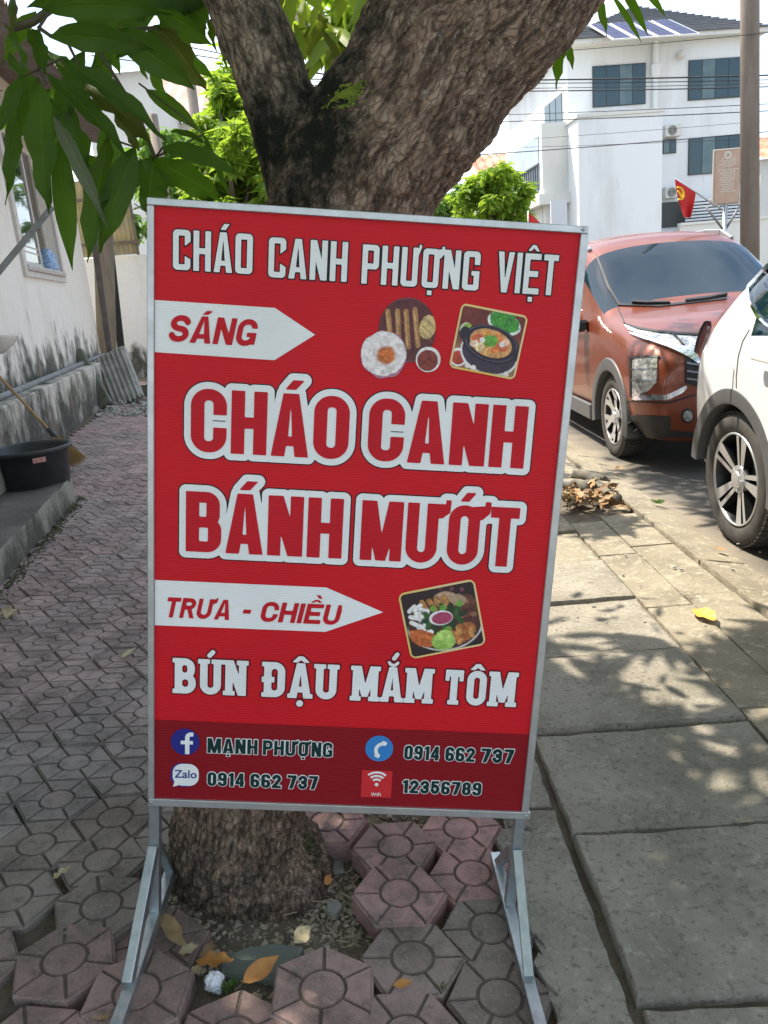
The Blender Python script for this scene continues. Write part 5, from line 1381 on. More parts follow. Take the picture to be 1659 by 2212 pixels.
# black tub behind the end of the steps
tubc = atz(62, 965, .60)
black_pl = mat('black_plastic', (.022, .026, .030), .42, var=(.05, .055, .06), scale=9, amt=.7)
tub = empty('black_tub', (tubc.x, tubc.y, .22), 0, 'large round black plastic tub standing beside the steps', 'tub')
rt = (atz(150, 958, .60) - atz(62, 965, .60)).length * .98
mb = MB(); zt = .60; zb_ = .24
M = Matrix.Translation((tubc.x, tubc.y, 0))
mb.lathe([(.001, zb_), (rt * .74, zb_), (rt * .76, zb_ + .02), (rt * .90, zt - .035), (rt * .985, zt - .03), (rt, zt - .015), (rt * .995, zt), (rt * .94, zt), (rt * .90, zt - .02), (rt * .73, zb_ + .03), (.001, zb_ + .02)], 48, M)
part(mb, 'bowl', black_pl, tub, smooth=True)
lbm = MB(); dcam = (Vector((0, 0, CZ)) - tubc); az = math.atan2(dcam.y, dcam.x) + .18
pc = Vector((tubc.x + math.cos(az) * rt * .915, tubc.y + math.sin(az) * rt * .915, zt - .065))
lbm.box(pc, (.004, .085, .035), Matrix.Rotation(az, 3, 'Z')); part(lbm, 'sticker', mat('faded_red_sticker', (.5, .14, .12), .6, var=(.6, .5, .45), scale=90, amt=.8), tub)
# broom leaning on the plinth
bt = onG(172, 1000); bt.z += .0
broom = empty('broom', bt, 0, 'straw broom with long bamboo handle leaning behind the black tub', 'broom')
hd0 = at(112, 936, 6.55); hd1 = at(-30, 782, 6.7)
mb = MB(); mb.tube([hd0 + (hd1 - hd0) * (k / 8) + Vector((0, 0, .004 * math.sin(k * 2))) for k in range(9)], [.0135 + .0015 * (k % 2) for k in range(9)], 8)
part(mb, 'handle', mat('bamboo', (.40, .25, .12), .55, var=(.26, .15, .07), scale=12, amt=.7), broom, smooth=True)
mb = MB(); mb.tube([at(104, 926, 6.55), at(120, 944, 6.55), at(126, 950, 6.55)], [.018, .030, .034], 10); part(mb, 'binding', black_pl, broom, smooth=True)
mb = MB(); rb_ = random.Random(3); b0 = at(124, 948, 6.55)
for k in range(230):
    t = rb_.random(); e = at(148 + 44 * t + rb_.uniform(-3, 3), 1012 - 22 * t * t + rb_.uniform(-5, 4) - (12 if t < .15 else 0), 6.5 + rb_.uniform(-.10, .10)); s_ = b0 + Vector([rb_.uniform(-.03, .03) for _ in range(3)])
    e.z = max(e.z, G(e.x, e.y) + .005)
    m_ = (s_ + e) / 2 + Vector([rb_.uniform(-.01, .01) for _ in range(3)])
    w = rb_.uniform(.0025, .0045); sd2 = Vector((.75, .2, .6)).normalized() * w
    mb.add([s_ - sd2, s_ + sd2, m_ - sd2, m_ + sd2, e], [(0, 1, 3, 2), (2, 3, 4)])
o = part(mb, 'bristles', mat('straw', (.46, .31, .12), .8, var=(.25, .16, .06), scale=40, amt=.8), broom); o['kind'] = 'stuff'
# white basin on its stand at the picture's left edge
bc_ = at(-28, 742, 5.0); rbn = (at(38, 735, 5.0) - at(-28, 742, 5.0)).length
basin = empty('wash_basin', (bc_.x, bc_.y, .33), 0, 'white wash basin cut off by the left picture edge, before the wall', 'basin')
mb = MB(); M = Matrix.Translation((bc_.x, bc_.y, bc_.z + .03)); mb.lathe([(.02, -.115), (rbn * .45, -.10), (rbn * .8, -.05), (rbn * .97, 0), (rbn, .012), (rbn * .93, .012), (rbn * .75, -.03), (.02, -.06)], 32, M)
part(mb, 'bowl', mat('white_ceramic', (.72, .72, .70), .25, coat=.3, var=(.6, .58, .54), scale=12, amt=.5), basin, smooth=True)
mb = MB(); mb.tube([Vector((bc_.x, bc_.y, bc_.z - .04)), Vector((bc_.x, bc_.y, bc_.z - .06)) - HN * .5 + HD * -.3, Vector((bc_.x, bc_.y, bc_.z - .10)) - HN * 1.1 + HD * -.6], .03, 12); part(mb, 'bracket', plaster_m, basin, smooth=True)
# grey metal pole slanting in front of the window
mb = MB(); mb.beam(at(112, 448, 4.6), at(-210, 838, 4.2), .035, .03); po = mb.build('metal_pole', pipe_m)
tag(po, 'grey metal pole slanting in front of the house window', 'pole')

# boards, posts and end wall beyond the house corner
endw = MB(); e0 = 6.3
for (a, b, z0, z1) in ((-4.5, 3.9, .0, 2.5),):
    endw.box(hp(e0 + .1, (a + b) / 2, (z0 + z1) / 2), (.2, b - a, z1 - z0), HM)
tag(endw.build('garden_wall', mat('whitewashed_wall', (.76, .76, .73), .85, bump=.004, bscale=20, extra=grime(.3, 1.35))), 'low whitewashed wall closing the end of the brick path', 'wall')
fz = empty('sheet_screen', hp(e0 - .1, .5, 2.5), 0, 'screen of yellowed translucent sheets above the whitewashed end wall', 'screen')
for k in range(5):
    n0 = -2.7 + k * .62; s_m = MB()
    corr(s_m, hp(e0 - .05, n0, 2.52), hp(e0 - .05 + random.uniform(-.03, .03), n0 + .60, 2.52) - hp(e0 - .05, n0, 2.52), Vector((0, 0, 1.15 + .1 * (k % 2))), 2, .012, .08)
    part(s_m, 'sheet', MATS.get('aged_sheet') or mat('aged_sheet', (.42, .33, .14), .6, var=(.26, .24, .16), scale=4, amt=.9), fz, smooth=True)
mb = MB()
for k in range(6): mb.beam(hp(e0 - .09, -2.72 + k * .62, 2.5), hp(e0 - .09, -2.72 + k * .62, 3.75), .05, .04)
mb.beam(hp(e0 - .13, -2.8, 2.72), hp(e0 - .13, .45, 2.72), .04, .05); mb.beam(hp(e0 - .13, -2.8, 3.45), hp(e0 - .13, .45, 3.45), .04, .05)
part(mb, 'rail_frame', mat('weathered_wood', (.12, .09, .065), .9, var=(.2, .17, .13), scale=15, amt=.7), fz)
def post(name, u0, v0, u1, v1, s, w, dpt, mt, label, cat):
    a = hcoord; r = rd(u1, v1)
    # foot on the plane s = const
    def onS(u, v):
        r = rd(u, v); k = (HA.dot(HD) + s - 0) / (r.x * HD.x + r.y * HD.y); return r * k + Vector((0, 0, CZ))
    A_, B_ = onS(u0, v0), onS(u1, v1)
    m = MB(); m.beam(A_, B_, w, dpt, up=HN, bev=.006); o = m.build(name, mt); tag(o, label, cat); return o
post('door_board', 222, 470, 232, 792, 4.75, .06, .30, mat('grey_brown_board', (.17, .15, .12), .85, var=(.26, .23, .18), scale=5, amt=.8, stretch=(3, 3, .5)), 'tall grey brown board standing upright beyond the house corner', 'board')
post('black_post', 238, 540, 267, 800, 5.0, .09, .11, mat('black_timber', (.02, .02, .022), .7), 'black upright post between the brown board and the end wall', 'post')
post('rain_pipe', 173, 300, 240, 782, 4.45, .09, .09, mat('brown_pipe', (.075, .06, .055), .6, var=(.15, .13, .11), scale=8, amt=.7), 'dark brown rain pipe running down the house corner', 'pipe')
conc_m = mat('grey_precast', (.36, .36, .33), .85, var=(.18, .18, .15), scale=7, amt=.8, bump=.004, bscale=50)
cdark_m = mat('mossy_concrete', (.15, .16, .12), .9, var=(.08, .085, .06), scale=8, amt=.8, bump=.004, bscale=50)
def lean(name, foot, top, w, t, mt, label, cat='concrete block', ribs=0):
    e = empty(name, foot, 0, label, cat); m = MB(); a, b = Vector(foot), Vector(top)
    m.beam(a, b, w, t, up=Vector((0, -1, .2)), bev=.01); part(m, 'slab_body', mt, e)
    if ribs:
        m = MB(); x = (Vector((0, -1, .2)).cross((b - a).normalized())).normalized()
        for k in range(ribs):
            o = x * ((k + .5) / ribs - .5) * w; m.beam(a + o + Vector((0, -t / 2 - .012, 0)), b + o + Vector((0, -t / 2 - .012, .012)), w / ribs * .5, .025)
        part(m, 'rib', mt, e)
    return e
f0 = onG(262, 868); lean('ribbed_block', (f0.x + .15, f0.y - .1, f0.z), (f0.x - .12, f0.y + .30, f0.z + .66), .42, .12, conc_m, 'pale ribbed concrete block leaning at the end of the plinth', ribs=6)
f0 = onG(255, 868); lean('concrete_slab', (f0.x + .02, f0.y - .55, f0.z), (f0.x - .42, f0.y - .1, f0.z + .72), .20, .10, cdark_m, 'narrow mossy concrete slab leaning left of the ribbed block')
f0 = onG(222, 868); lean('concrete_slab', (f0.x - .05, f0.y - .5, f0.z), (f0.x - .32, f0.y - .2, f0.z + .42), .18, .10, cdark_m, 'shortest mossy concrete slab, nearest the plinth end')
f0 = onG(280, 860); lean('concrete_slab', (f0.x - .45, f0.y, f0.z + .05), (f0.x + .35, f0.y - .1, f0.z + .10), .16, .12, cdark_m, 'dark concrete slab lying flat in front of the ribbed block')
rub = MB(); rr3 = random.Random(8)
for k in range(70):
    p = onG(rr3.uniform(205, 330), rr3.uniform(868, 900)); s = rr3.uniform(.02, .07); M = Matrix.Rotation(rr3.uniform(0, 6), 3, Vector((rr3.random(), rr3.random(), rr3.random())).normalized())
    rub.box(p + Vector((0, 0, s * .2)), (s * 1.6, s, s * .7), M, s * .12)
tag(rub.build('rubble', conc_m), 'scattered broken stones and dirt at the far end of the path', 'rubble', kind='stuff')

# ================================================================== BACKGROUND
def bg_tree(name, base, crown, clumps, leaf_s, nleaf, mt, label, seed, trunk_r=.12, cat='tree'):
    rs_ = random.Random(seed); e = empty(name, base, 0, label, cat); base = Vector(base)
    t = MB(); top = Vector(crown); t.tube([base, base + (top - base) * .5 + Vector((.1, 0, 0)), base + (top - base) * .95], [trunk_r, trunk_r * .75, trunk_r * .35], 8)
    for c, r in clumps[:7]: t.tube([base + (top - base) * rs_.uniform(.45, .8), (base + (top - base) * .8 + Vector(c)) / 2, Vector(c)], [trunk_r * .4, trunk_r * .3, trunk_r * .1], 6)
    part(t, 'trunk', MATS.get('bg_bark') or mat('bg_bark', (.17, .14, .11), .9, var=(.08, .06, .05), scale=6, amt=.8), e, smooth=True)
    m = MB()
    cl2 = []
    for c, r in clumps:            # break every bough into ragged sprays
        for q in range(9):
            d = Vector((rs_.gauss(0, 1), rs_.gauss(0, 1), rs_.gauss(0, .9))).normalized() * r * rs_.uniform(.45, 1.12); cl2.append((tuple(Vector(c) + d), r * rs_.uniform(.22, .46)))
    clumps = cl2
    tot = sum(r ** 2 for c, r in clumps)
    for c, r in clumps:
        c = Vector(c); rv = r if isinstance(r, (int, float)) else r
        for k in range(int(nleaf * r * r / tot)):
            d = Vector((rs_.gauss(0, 1), rs_.gauss(0, 1), rs_.gauss(0, 1))).normalized(); rad = r * (rs_.random() ** .45)
            p = c + d * rad * (1 + .25 * noise.noise(c + d * 2)); p.z -= 0
            az = rs_.uniform(0, 6.28); dn = rs_.uniform(-1.1, .3); x = Vector((math.cos(az) * math.cos(dn), math.sin(az) * math.cos(dn), math.sin(dn)))
            up = Vector((rs_.uniform(-1, 1), rs_.uniform(-1, 1), .8)); z = (up - x * up.dot(x)).normalized(); y = z.cross(x); s = leaf_s * rs_.uniform(.6, 1.3)
            m.add([p, p + x * s * .45 + y * s * .17, p + x * s - z * s * .15, p + x * s * .45 - y * s * .17], [(0, 1, 2, 3)])
    part(m, 'crown', mt, e)['kind'] = 'stuff'; return e
def clumps_px(lst, y, jit=.8, rs_=random.Random(4)):
    out = []
    for u, v, r in lst:
        yy = y + rs_.uniform(-jit, jit); p = aty(u, v, yy); out.append((tuple(p), r / FD * yy))
    return out
bg_tree('roadside_tree', aty(1062, 640, 21), aty(1062, 400, 21), clumps_px([(1040, 400, 32), (1075, 390, 30), (1105, 410, 30), (1015, 430, 32), (1060, 440, 36), (1100, 450, 32), (1128, 425, 18), (1000, 465, 30), (1050, 480, 36), (1090, 485, 32), (1125, 470, 18), (1030, 385, 16), (1090, 372, 14)], 21), .24, 5200, leaf_back_m, 'round yellow green tree in front of the white three storey building', 21)
bg_tree('roadside_tree', aty(960, 640, 27), aty(960, 430, 27), clumps_px([(950, 430, 30), (985, 410, 26), (930, 450, 30), (975, 455, 34), (1005, 440, 22), (900, 460, 40), (960, 480, 40), (860, 440, 50)], 27), .36, 2200, leaf_back2_m, 'darker green tree behind the yellow green one, right of the trunk', 22)
bg_tree('garden_tree', aty(510, 800, 15), aty(510, 420, 15), clumps_px([(470, 190, 26), (500, 220, 40), (455, 250, 34), (540, 260, 44), (490, 300, 52), (560, 330, 52), (450, 340, 36), (520, 390, 60), (600, 400, 60), (450, 420, 44), (580, 250, 36), (490, 160, 20), (640, 430, 60), (520, 450, 60), (455, 480, 50), (480, 350, 46), (430, 380, 44), (560, 420, 40), (500, 150, 24), (545, 190, 26), (530, 330, 50), (440, 300, 34)], 15, 1.2), .24, 15000, leaf_back_m, 'dense bright yellow green tree left of the mango trunk', 23, .15)
bg_tree('garden_tree', aty(380, 800, 19), aty(380, 420, 19), clumps_px([(400, 330, 50), (340, 400, 60), (290, 440, 60), (420, 420, 60), (350, 330, 36), (450, 300, 40)], 19, 1), .30, 3200, leaf_back2_m, 'green tree half hidden behind the hanging mango leaves', 24, .12)
bg_tree('young_tree', onG(585, 800) if False else aty(596, 760, 6.0), aty(592, 300, 6.0), clumps_px([(600, 60, 60), (700, 40, 70), (760, 60, 50)], 5.4, .3), .20, 420, leaf_back_m, 'slim pale trunk of a young tree just left of the mango trunk', 25, .075)

# white three storey building
bm_w = lambda nt, src, cur, bs, b4: noise_mix(nt, src, noise_mix(nt, src, cur, (.50, .50, .47), .9, .5, .75, .6, detail=7, stretch=(1, 1, .25)), (.40, .39, .35), 2.4, .62, .8, .5, detail=8, stretch=(1.5, 1.5, .2))
bwall_m = mat('building_paint', (.74, .76, .76), .8, extra=bm_w)
bwall2_m = mat('building_paint_beige', (.66, .65, .60), .8, extra=bm_w)
roof_m = mat('grey_roof_tiles', (.085, .09, .10), .7, var=(.14, .145, .15), scale=3, amt=.7)
bglass_m = mat('building_glass', (.018, .055, .075), .06, spec=.6)
bglass2_m = mat('curtained_glass', (.06, .12, .14), .15, spec=.6, var=(.12, .17, .18), scale=2, amt=.8)
bframe_m = mat('dark_window_frame', (.05, .055, .05), .5)
PH = R(4); FO = Vector((12, 33, 0)); FA = Vector((math.cos(PH), math.sin(PH), 0)); FB = Vector((-math.sin(PH), math.cos(PH), 0))   # FB: away
def fp(a, b, z): return FO + FA * a + FB * b + Vector((0, 0, z))
FM = Matrix((FA, FB, Vector((0, 0, 1)))).transposed()
def fc(u, v, b=0.0):
    r = rd(u, v); t = (FO.dot(FB) + b) / (r.x * FB.x + r.y * FB.y); p = r * t + Vector((0, 0, CZ)); return (p - FO).dot(FA), p.z
def fbox(mb, a0, a1, b0, b1, z0, z1, bev=0): mb.box(fp((a0 + a1) / 2, (b0 + b1) / 2, (z0 + z1) / 2), (abs(a1 - a0), abs(b1 - b0), abs(z1 - z0)), FM, bev); return mb
bld = empty('apartment_building', fp(0, 4, 0), 0, 'white three storey building with grey hipped roof and solar panels', 'building')
aL = fc(1226, 180)[0]; aR = 3.75; zE = fc(1400, 93)[1]
mb = MB(); fbox(mb, aL, aR, 0, 9.0, 0, zE); part(mb, 'wall', bwall_m, bld)
mb = MB(); fbox(mb, aL - .45, aR + .45, -.5, 9.5, zE + .002, zE + .16); part(mb, 'eave', bwall2_m, bld)
# hipped roof in courses of tiles
ap = aty(1372, 14, 37.4); apf = ((ap - FO).dot(FA), (ap - FO).dot(FB), ap.z)
rf = MB(); nC = 17; zr = zE + .165
cor = [(aL - .5, -.55), (aR + .5, -.55), (aR + .5, 9.55), (aL - .5, 9.55)]
for k in range(nC):
    t0, t1 = k / nC, (k + 1) / nC
    A = [fp(c[0] * (1 - t0) + apf[0] * t0, c[1] * (1 - t0) + apf[1] * t0, (zr + (apf[2] - zr) * t0) + .055) for c in cor]
    B = [fp(c[0] * (1 - t1) + apf[0] * t1, c[1] * (1 - t1) + apf[1] * t1, zr + (apf[2] - zr) * t1) for c in cor]
    A0_ = [a - Vector((0, 0, .07)) for a in A]
    rf.add(A0_ + A + B, [(i, (i + 1) % 4, 4 + (i + 1) % 4, 4 + i) for i in range(4)] + [(4 + i, 4 + (i + 1) % 4, 8 + (i + 1) % 4, 8 + i) for i in range(4)])
part(rf, 'roof', roof_m, bld)
# solar panels lying on the front slope
def on_roof(u, v):
    n = (fp(aR + .5, -.55, zr) - fp(aL - .5, -.55, zr)).cross(fp(*apf) - fp(aL - .5, -.55, zr)).normalized(); P0 = fp(aL - .5, -.55, zr) + n * .14
    o = Vector((0, 0, CZ)); r = rd(u, v); t = (P0 - o).dot(n) / r.dot(n); return o + r * t, n
tl, nr = on_roof(1318, 52); tr, _ = on_roof(1480, 39); brr, _ = on_roof(1511, 72); bl_, _ = on_roof(1322, 86)
if nr.z < 0: nr = -nr
pan_m = mat('solar_cells', (.05, .06, .12), .6, spec=.1); pfr_m = mat('panel_frame', (.7, .72, .74), .4, .3)
# rectangular array fitted along the eave
ex = FA.copy(); ey = nr.cross(ex).normalized()
if ey.z < 0: ey = -ey
orig = bl_; Lx = (brr - bl_).dot(ex); Ly = ((tl + tr) / 2 - (bl_ + brr) / 2).dot(ey)
for k in range(4):
    x0 = Lx * k / 4 + .04; x1 = Lx * (k + 1) / 4 - .04
    q = lambda x, y, o: orig + ex * x + ey * y + nr * o
    PM = Matrix((ex, ey, nr)).transposed(); m = MB(); m.box(q((x0 + x1) / 2, Ly / 2, .0), (x1 - x0, Ly, .05), PM); sp = part(m, 'solar_panel', pfr_m, bld)
    m = MB()
    for i in range(2):
        for j in range(3):
            wx = (x1 - x0 - .1) / 2; wy = (Ly - .1) / 3; m.box(q(x0 + .05 + wx * (i + .5), .05 + wy * (j + .5), .031), (wx - .02, wy - .02, .008), PM)
    part(m, 'cells', pan_m, sp)
def window(u0, v0, u1, v1, b, panes, par=bld, slit=None):
    a0, z1 = fc(u0, v0, b); a1, z1b = fc(u1, v0, b); z0 = fc(u0, v1, b)[1]; z1 = (z1 + z1b) / 2 if abs(z1 - z1b) < .4 else z1
    m = MB(); fbox(m, a0, a1, b - .05, b - .004, z0, z1); w = part(m, 'window', bframe_m, par)
    n = panes; t = .028; wd = (a1 - a0 - t * (n + 1)) / n
    for i in range(n):
        m = MB(); x = a0 + t + i * (wd + t); fbox(m, x, x + wd, b - .062, b - .052, z0 + t, z1 - t); part(m, 'pane', dark_m if slit == i else (bglass2_m if (i + int(u0)) % 3 == 0 else bglass_m), w)
    return a0, a1, z0, z1
window(1279, 140, 1394, 233, 0, 4, slit=None); window(1487, 127, 1602, 218, 0, 4); window(1487, 295, 1601, 379, 0, 4); window(1431, 301, 1460, 333, 0, 2)
def acu(u0, v0, u1, v1):
    a0, z1 = fc(u0, v0, -.3); a1, _ = fc(u1, v0, -.3); z0 = fc(u0, v1, -.3)[1]; m = MB(); fbox(m, a0, a1, -.35, -.02, z0, z1, .02); e = part(m, 'air_conditioner', mat('ac_white', (.62, .61, .56), .5) if 'ac_white' not in MATS else MATS['ac_white'], bld)
    m = MB(); Mx = Matrix.Translation(fp(a0 + (a1 - a0) * .42, -.352, (z0 + z1) / 2)) @ FM.to_4x4() @ Matrix.Rotation(R(90), 4, 'X'); r = (z1 - z0) * .40
    for q in (1, .8, .6, .4, .2): m.lathe([(r * q, 0), (r * q, .012), (r * (q - .08), .012), (r * (q - .08), 0)], 20, Mx)
    part(m, 'fan_grille', bframe_m, e, smooth=False)
acu(1437, 270, 1472, 296); acu(1437, 404, 1468, 429)
m = MB(); a, z = fc(1416, 100, -.12); m.tube([fp(a, -.14, zE), fp(a, -.14, 0)], .11, 10); m.box(fp(a, -.16, zE - 1.0), (.34, .25, .5), FM, .05); part(m, 'downpipe', bwall_m, bld, smooth=False)
m = MB(); a, z = fc(1472, 118, -.2); b_ = bmesh.new(); bmesh.ops.create_icosphere(b_, subdivisions=2, radius=.16); m.add([v.co + fp(a, -.2, z) for v in b_.verts], [tuple(v.index for v in f.verts) for f in b_.faces]); b_.free(); part(m, 'wall_lamp', MATS['ac_white'], bld, smooth=True)
# lower wing in front (flat roofed) and the glazed bay
bV = -2.4; a0 = fc(1249, 300, bV)[0]; a1 = fc(1431, 300, bV)[0]; z1 = fc(1340, 248, bV)[1]
m = MB(); fbox(m, a0, a1, bV, -.003, 0, z1); part(m, 'wing', bwall_m, bld)
m = MB(); fbox(m, a0 - .06, a1 + .06, bV - .06, -.004, z1 + .002, z1 + .12); part(m, 'coping', bwall2_m, bld)
bB = -1.2; c0 = fc(1172, 330, bB)[0]; c1 = a0 - .004; zt = fc(1200, 264, bB)[1]; zb2 = fc(1200, 418, bB)[1]
m = MB(); fbox(m, c0, c1, bB, 4.2, zb2, zt); part(m, 'bay', bwall2_m, bld)
m = MB(); fbox(m, c0 - .03, c0 + .0, bB, 4.2, zb2, zt); part(m, 'bay_lit_side', bwall_m, bld)  # paler sheet, the sunlit side put into its paint
m = MB(); fbox(m, c0 - .06, c0 - .034, bB + .35, 3.9, zb2 + .25, zt - .35); part(m, 'bay_glazing', mat('bay_glass', (.18, .25, .32), .08, spec=.9, var=(.4, .45, .5), scale=1.5, amt=.6), bld)
m = MB()
for k in range(12): fbox(m, c0 - .11, c0 - .07, bB + .4 + k * .31, bB + .43 + k * .31, zb2 + .1, zb2 + 1.1)
fbox(m, c0 - .11, c0 - .07, bB + .3, 3.9, zb2 + 1.1, zb2 + 1.16); part(m, 'bay_railing', bframe_m, bld)
m = MB(); fbox(m, c0 - .25, c1, bB - .25, 5.0, zb2 - .38, zb2 - .003); part(m, 'ledge', bwall2_m, bld)
m = MB(); fbox(m, c0 + .1, c1 - .002, bB + .6, 4.5, 0, zb2 - .383)
for k in range(4): fbox(m, c0 + .1 + k * .55, c0 + .32 + k * .55, bB + .2, bB + .5, 0, zb2 - .383)
part(m, 'ground_floor', bwall2_m, bld)
# side window on the left face
m = MB(); fbox(m, aL - .03, aL - .002, .5, 3.0, fc(1215, 258)[1] - .1, fc(1215, 180)[1] - .1); w_ = part(m, 'window', frame_m, bld)
for k in range(3): m = MB(); fbox(m, aL - .06, aL - .034, .6 + k * .8, 1.3 + k * .8, fc(1215, 258)[1], fc(1215, 180)[1] - .2); part(m, 'pane', bglass_m, w_)
# slatted balcony screen on the first floor, a flat dark sheet painted in for the shade behind
sa0 = fc(1433, 450, -.5)[0]; sz0 = fc(1500, 485, -.5)[1]; sz1 = fc(1500, 430, -.5)[1]
m = MB(); fbox(m, sa0, aR, -.06, -.004, sz0, sz1); part(m, 'recess', bframe_m, bld)
for k in range(8):
    m = MB(); zz = sz0 + (sz1 - sz0) * (k + .5) / 8; fbox(m, sa0 + .9, aR, -.55, -.5, zz - .035, zz + .035); part(m, 'slat', bwall_m, bld)
m = MB(); fbox(m, sa0 - .1, 6.5, -2.2, -2.0, 0, sz0 - .1); fbox(m, sa0 - .1, 6.5, -2.25, -1.95, sz0 - .098, sz0); part(m, 'yard_wall', bwall2_m, bld)
# rusty roofed house and a second strip of it right of the pole
def gable(name, u0, u1, vt, vb, y, label, mt, slope=.25):
    e = empty(name, aty((u0 + u1) / 2, 640, y), 0, label, 'house'); A = aty(u0, vt, y + 4); B = aty(u1, vt, y + 4); C_ = aty(u1, vb, y); D = aty(u0, vb, y); zt_ = (A.z + B.z) / 2; zl = (C_.z + D.z) / 2
    m = MB(); corr(m, Vector((D.x, y, zl)), Vector((C_.x - D.x, 0, 0)), Vector((0, 4, zt_ - zl)), 3, .05, .45); part(m, 'roof', mt, e)
    m = MB(); m.box(((D.x + C_.x) / 2, y + 2.4, zl / 2 - .02), (abs(C_.x - D.x) - .6, 4, zl)); part(m, 'wall', bwall2_m, e)
    g = MB(); g.add([Vector((D.x, y, zl)), Vector((D.x, y + 8, zl)), Vector((D.x, y + 4, zt_))], [(0, 1, 2)]); part(g, 'gable_end', bwall2_m, e)
    return e
rustroof_m = mat('rusty_roof', (.33, .14, .085), .8, var=(.50, .33, .22), scale=.9, amt=.9, bump=.01, bscale=3, low=.45, high=.62)
gable('old_house', 1035, 1240, 327, 376, 42, 'distant house with rusty corrugated roof behind the yellow green tree', rustroof_m)
gable('old_house', 1640, 1850, 288, 332, 40, 'distant rusty roofed house at the right edge behind the concrete pole', rustroof_m)
redtile_m = mat('faded_red_roof', (.42, .27, .22), .8, var=(.52, .40, .34), scale=1.2, amt=.8)
gable('old_house', 225, 475, 165, 262, 30, 'distant house with faded red roof behind the hanging leaves', redtile_m)
gable('blue_shed', 140, 330, 108, 148, 26, 'shed with grey blue sheet roof glimpsed between the leaves', mat('blue_sheet', (.20, .30, .42), .6, var=(.3, .38, .46), scale=1, amt=.7))

# poles, wires, signs and flags
pole_m = mat('pole_concrete', (.27, .22, .18), .85, var=(.16, .13, .10), scale=2.2, amt=.8, bump=.01, bscale=12, stretch=(2, 2, .5))
def pole(name, u, v0, y, rb, rt_, zt_, label, lean_u=0):
    b = aty(u, v0, y); m = MB(); t = Vector((b.x + lean_u, b.y, zt_)); m.tube([Vector((b.x, b.y, -.1)), (Vector((b.x, b.y, 0)) + t) / 2, t], [rb, (rb + rt_) / 2, rt_], 20); o = m.build(name, pole_m, smooth=True); tag(o, label, 'pole'); return b
pole('utility_pole', 1632, 520, 11.2, .130, .098, 9.5, 'thick round concrete utility pole between the orange car and the right edge', -.42)
pole('utility_pole', 428, 300, 24, .17, .13, 9.5, 'slim grey utility pole seen between the leaves and the mango trunk')
pole('utility_pole', 337, 300, 12, .085, .07, 4.15, 'weathered beige post behind the hanging leaves')
wire_m = mat('black_cable', (.03, .03, .035), .6)
wires = [((1125, 172), (1659, 164), 13, 12, .014), ((1125, 179), (1659, 174), 13, 12, .008), ((1120, 196), (1659, 189), 13, 12, .011), ((1120, 190), (1659, 181), 12.5, 12, .006), ((1090, 247), (1659, 226), 14, 12, .007), ((1085, 262), (1659, 241), 14, 12, .009), ((1130, 327), (1659, 286), 13, 12, .009), ((1130, 300), (1659, 262), 13, 12, .004), ((1100, 318), (1659, 300), 13, 12, .004), ((1225, 108), (1659, 72), 12, 11, .006)]
wl_ = ['thickest black cable crossing the upper windows', 'thin cable just under the thickest one', 'black cable crossing the middle of the upper windows', 'very thin wire between the upper window cables', 'thin cable at the level of the white wing top', 'cable just below the wing top line', 'dark cable slanting across the white wing wall', 'hair thin wire above the slanting cable', 'hair thin wire below the slanting cable', 'thin wire running under the roof edge']
for k, (a, b, ya, yb, r) in enumerate(wires):
    A, B = aty(a[0], a[1], ya), aty(b[0], b[1], yb); d_ = (B - A); A2 = A - d_ * 1.2; B2 = B + d_ * 1.0; m = MB()
    r *= .72; m.tube([A2 + (B2 - A2) * t / 10 + Vector((0, 0, -.10 * (1 - ((t / 10 - .47) * 2) ** 2) + .09)) for t in range(11)], r, 6); o = m.build('overhead_cable', wire_m, smooth=True); tag(o, wl_[k], 'cable', 'overhead cables')
for k, (a, b) in enumerate((((440, 108), (560, 132)), ((440, 122), (560, 140)), ((440, 152), (560, 168)))):
    A, B = aty(a[0], a[1], 20), aty(b[0], b[1], 20); d_ = B - A; m = MB(); m.tube([A - d_ * 2, A, B, B + d_ * 2], .012, 6); o = m.build('overhead_cable', wire_m); tag(o, ['uppermost', 'middle', 'lowest'][k] + ' of three cables seen left of the mango trunk', 'cable', 'overhead cables')
# faded brown notice board on its post
ys_ = 12.4
nb = empty('notice_board', aty(1570, 640, ys_), 0, 'faded brown notice board with white lines on a forked post', 'sign')
c = [aty(1541, 322, ys_), aty(1600, 321, ys_), aty(1595, 441, ys_), aty(1539, 443, ys_)]
cx_ = sum((p.x for p in c)) / 4; cz_ = sum((p.z for p in c)) / 4; wn_ = (c[1] - c[0]).length; hn_ = (c[3] - c[0]).length
m = MB(); m.box((cx_, ys_, cz_), (wn_, .05, hn_), None, .01); part(m, 'frame', mat('notice_frame', (.42, .36, .30), .7), nb)
m = MB(); m.box((cx_, ys_ - .027, cz_), (wn_ - .05, .006, hn_ - .05)); part(m, 'face', mat('notice_face', (.52, .34, .24), .7, var=(.62, .48, .36), scale=5, amt=.7), nb)
m = MB(); rs3 = random.Random(2); rows = [(.62, .5), (.56, .62), (.5, .44), (.44, .7), (.38, .4), (.28, .74), (.22, .5), (.16, .6), (.10, .46), (.03, .56), (-.04, .62), (-.11, .4), (-.19, .5), (-.27, .36), (-.34, .46), (-.41, .6)]
for z, w in rows:
    x = -w / 2
    while x < w / 2:
        l = rs3.uniform(.05, .11); m.box((cx_ + (x + l / 2) * wn_ * .9, ys_ - .033, cz_ + (z * .92 - .05) * hn_ * .62), (l * wn_ * .8, .004, hn_ * .020)); x += l + .03
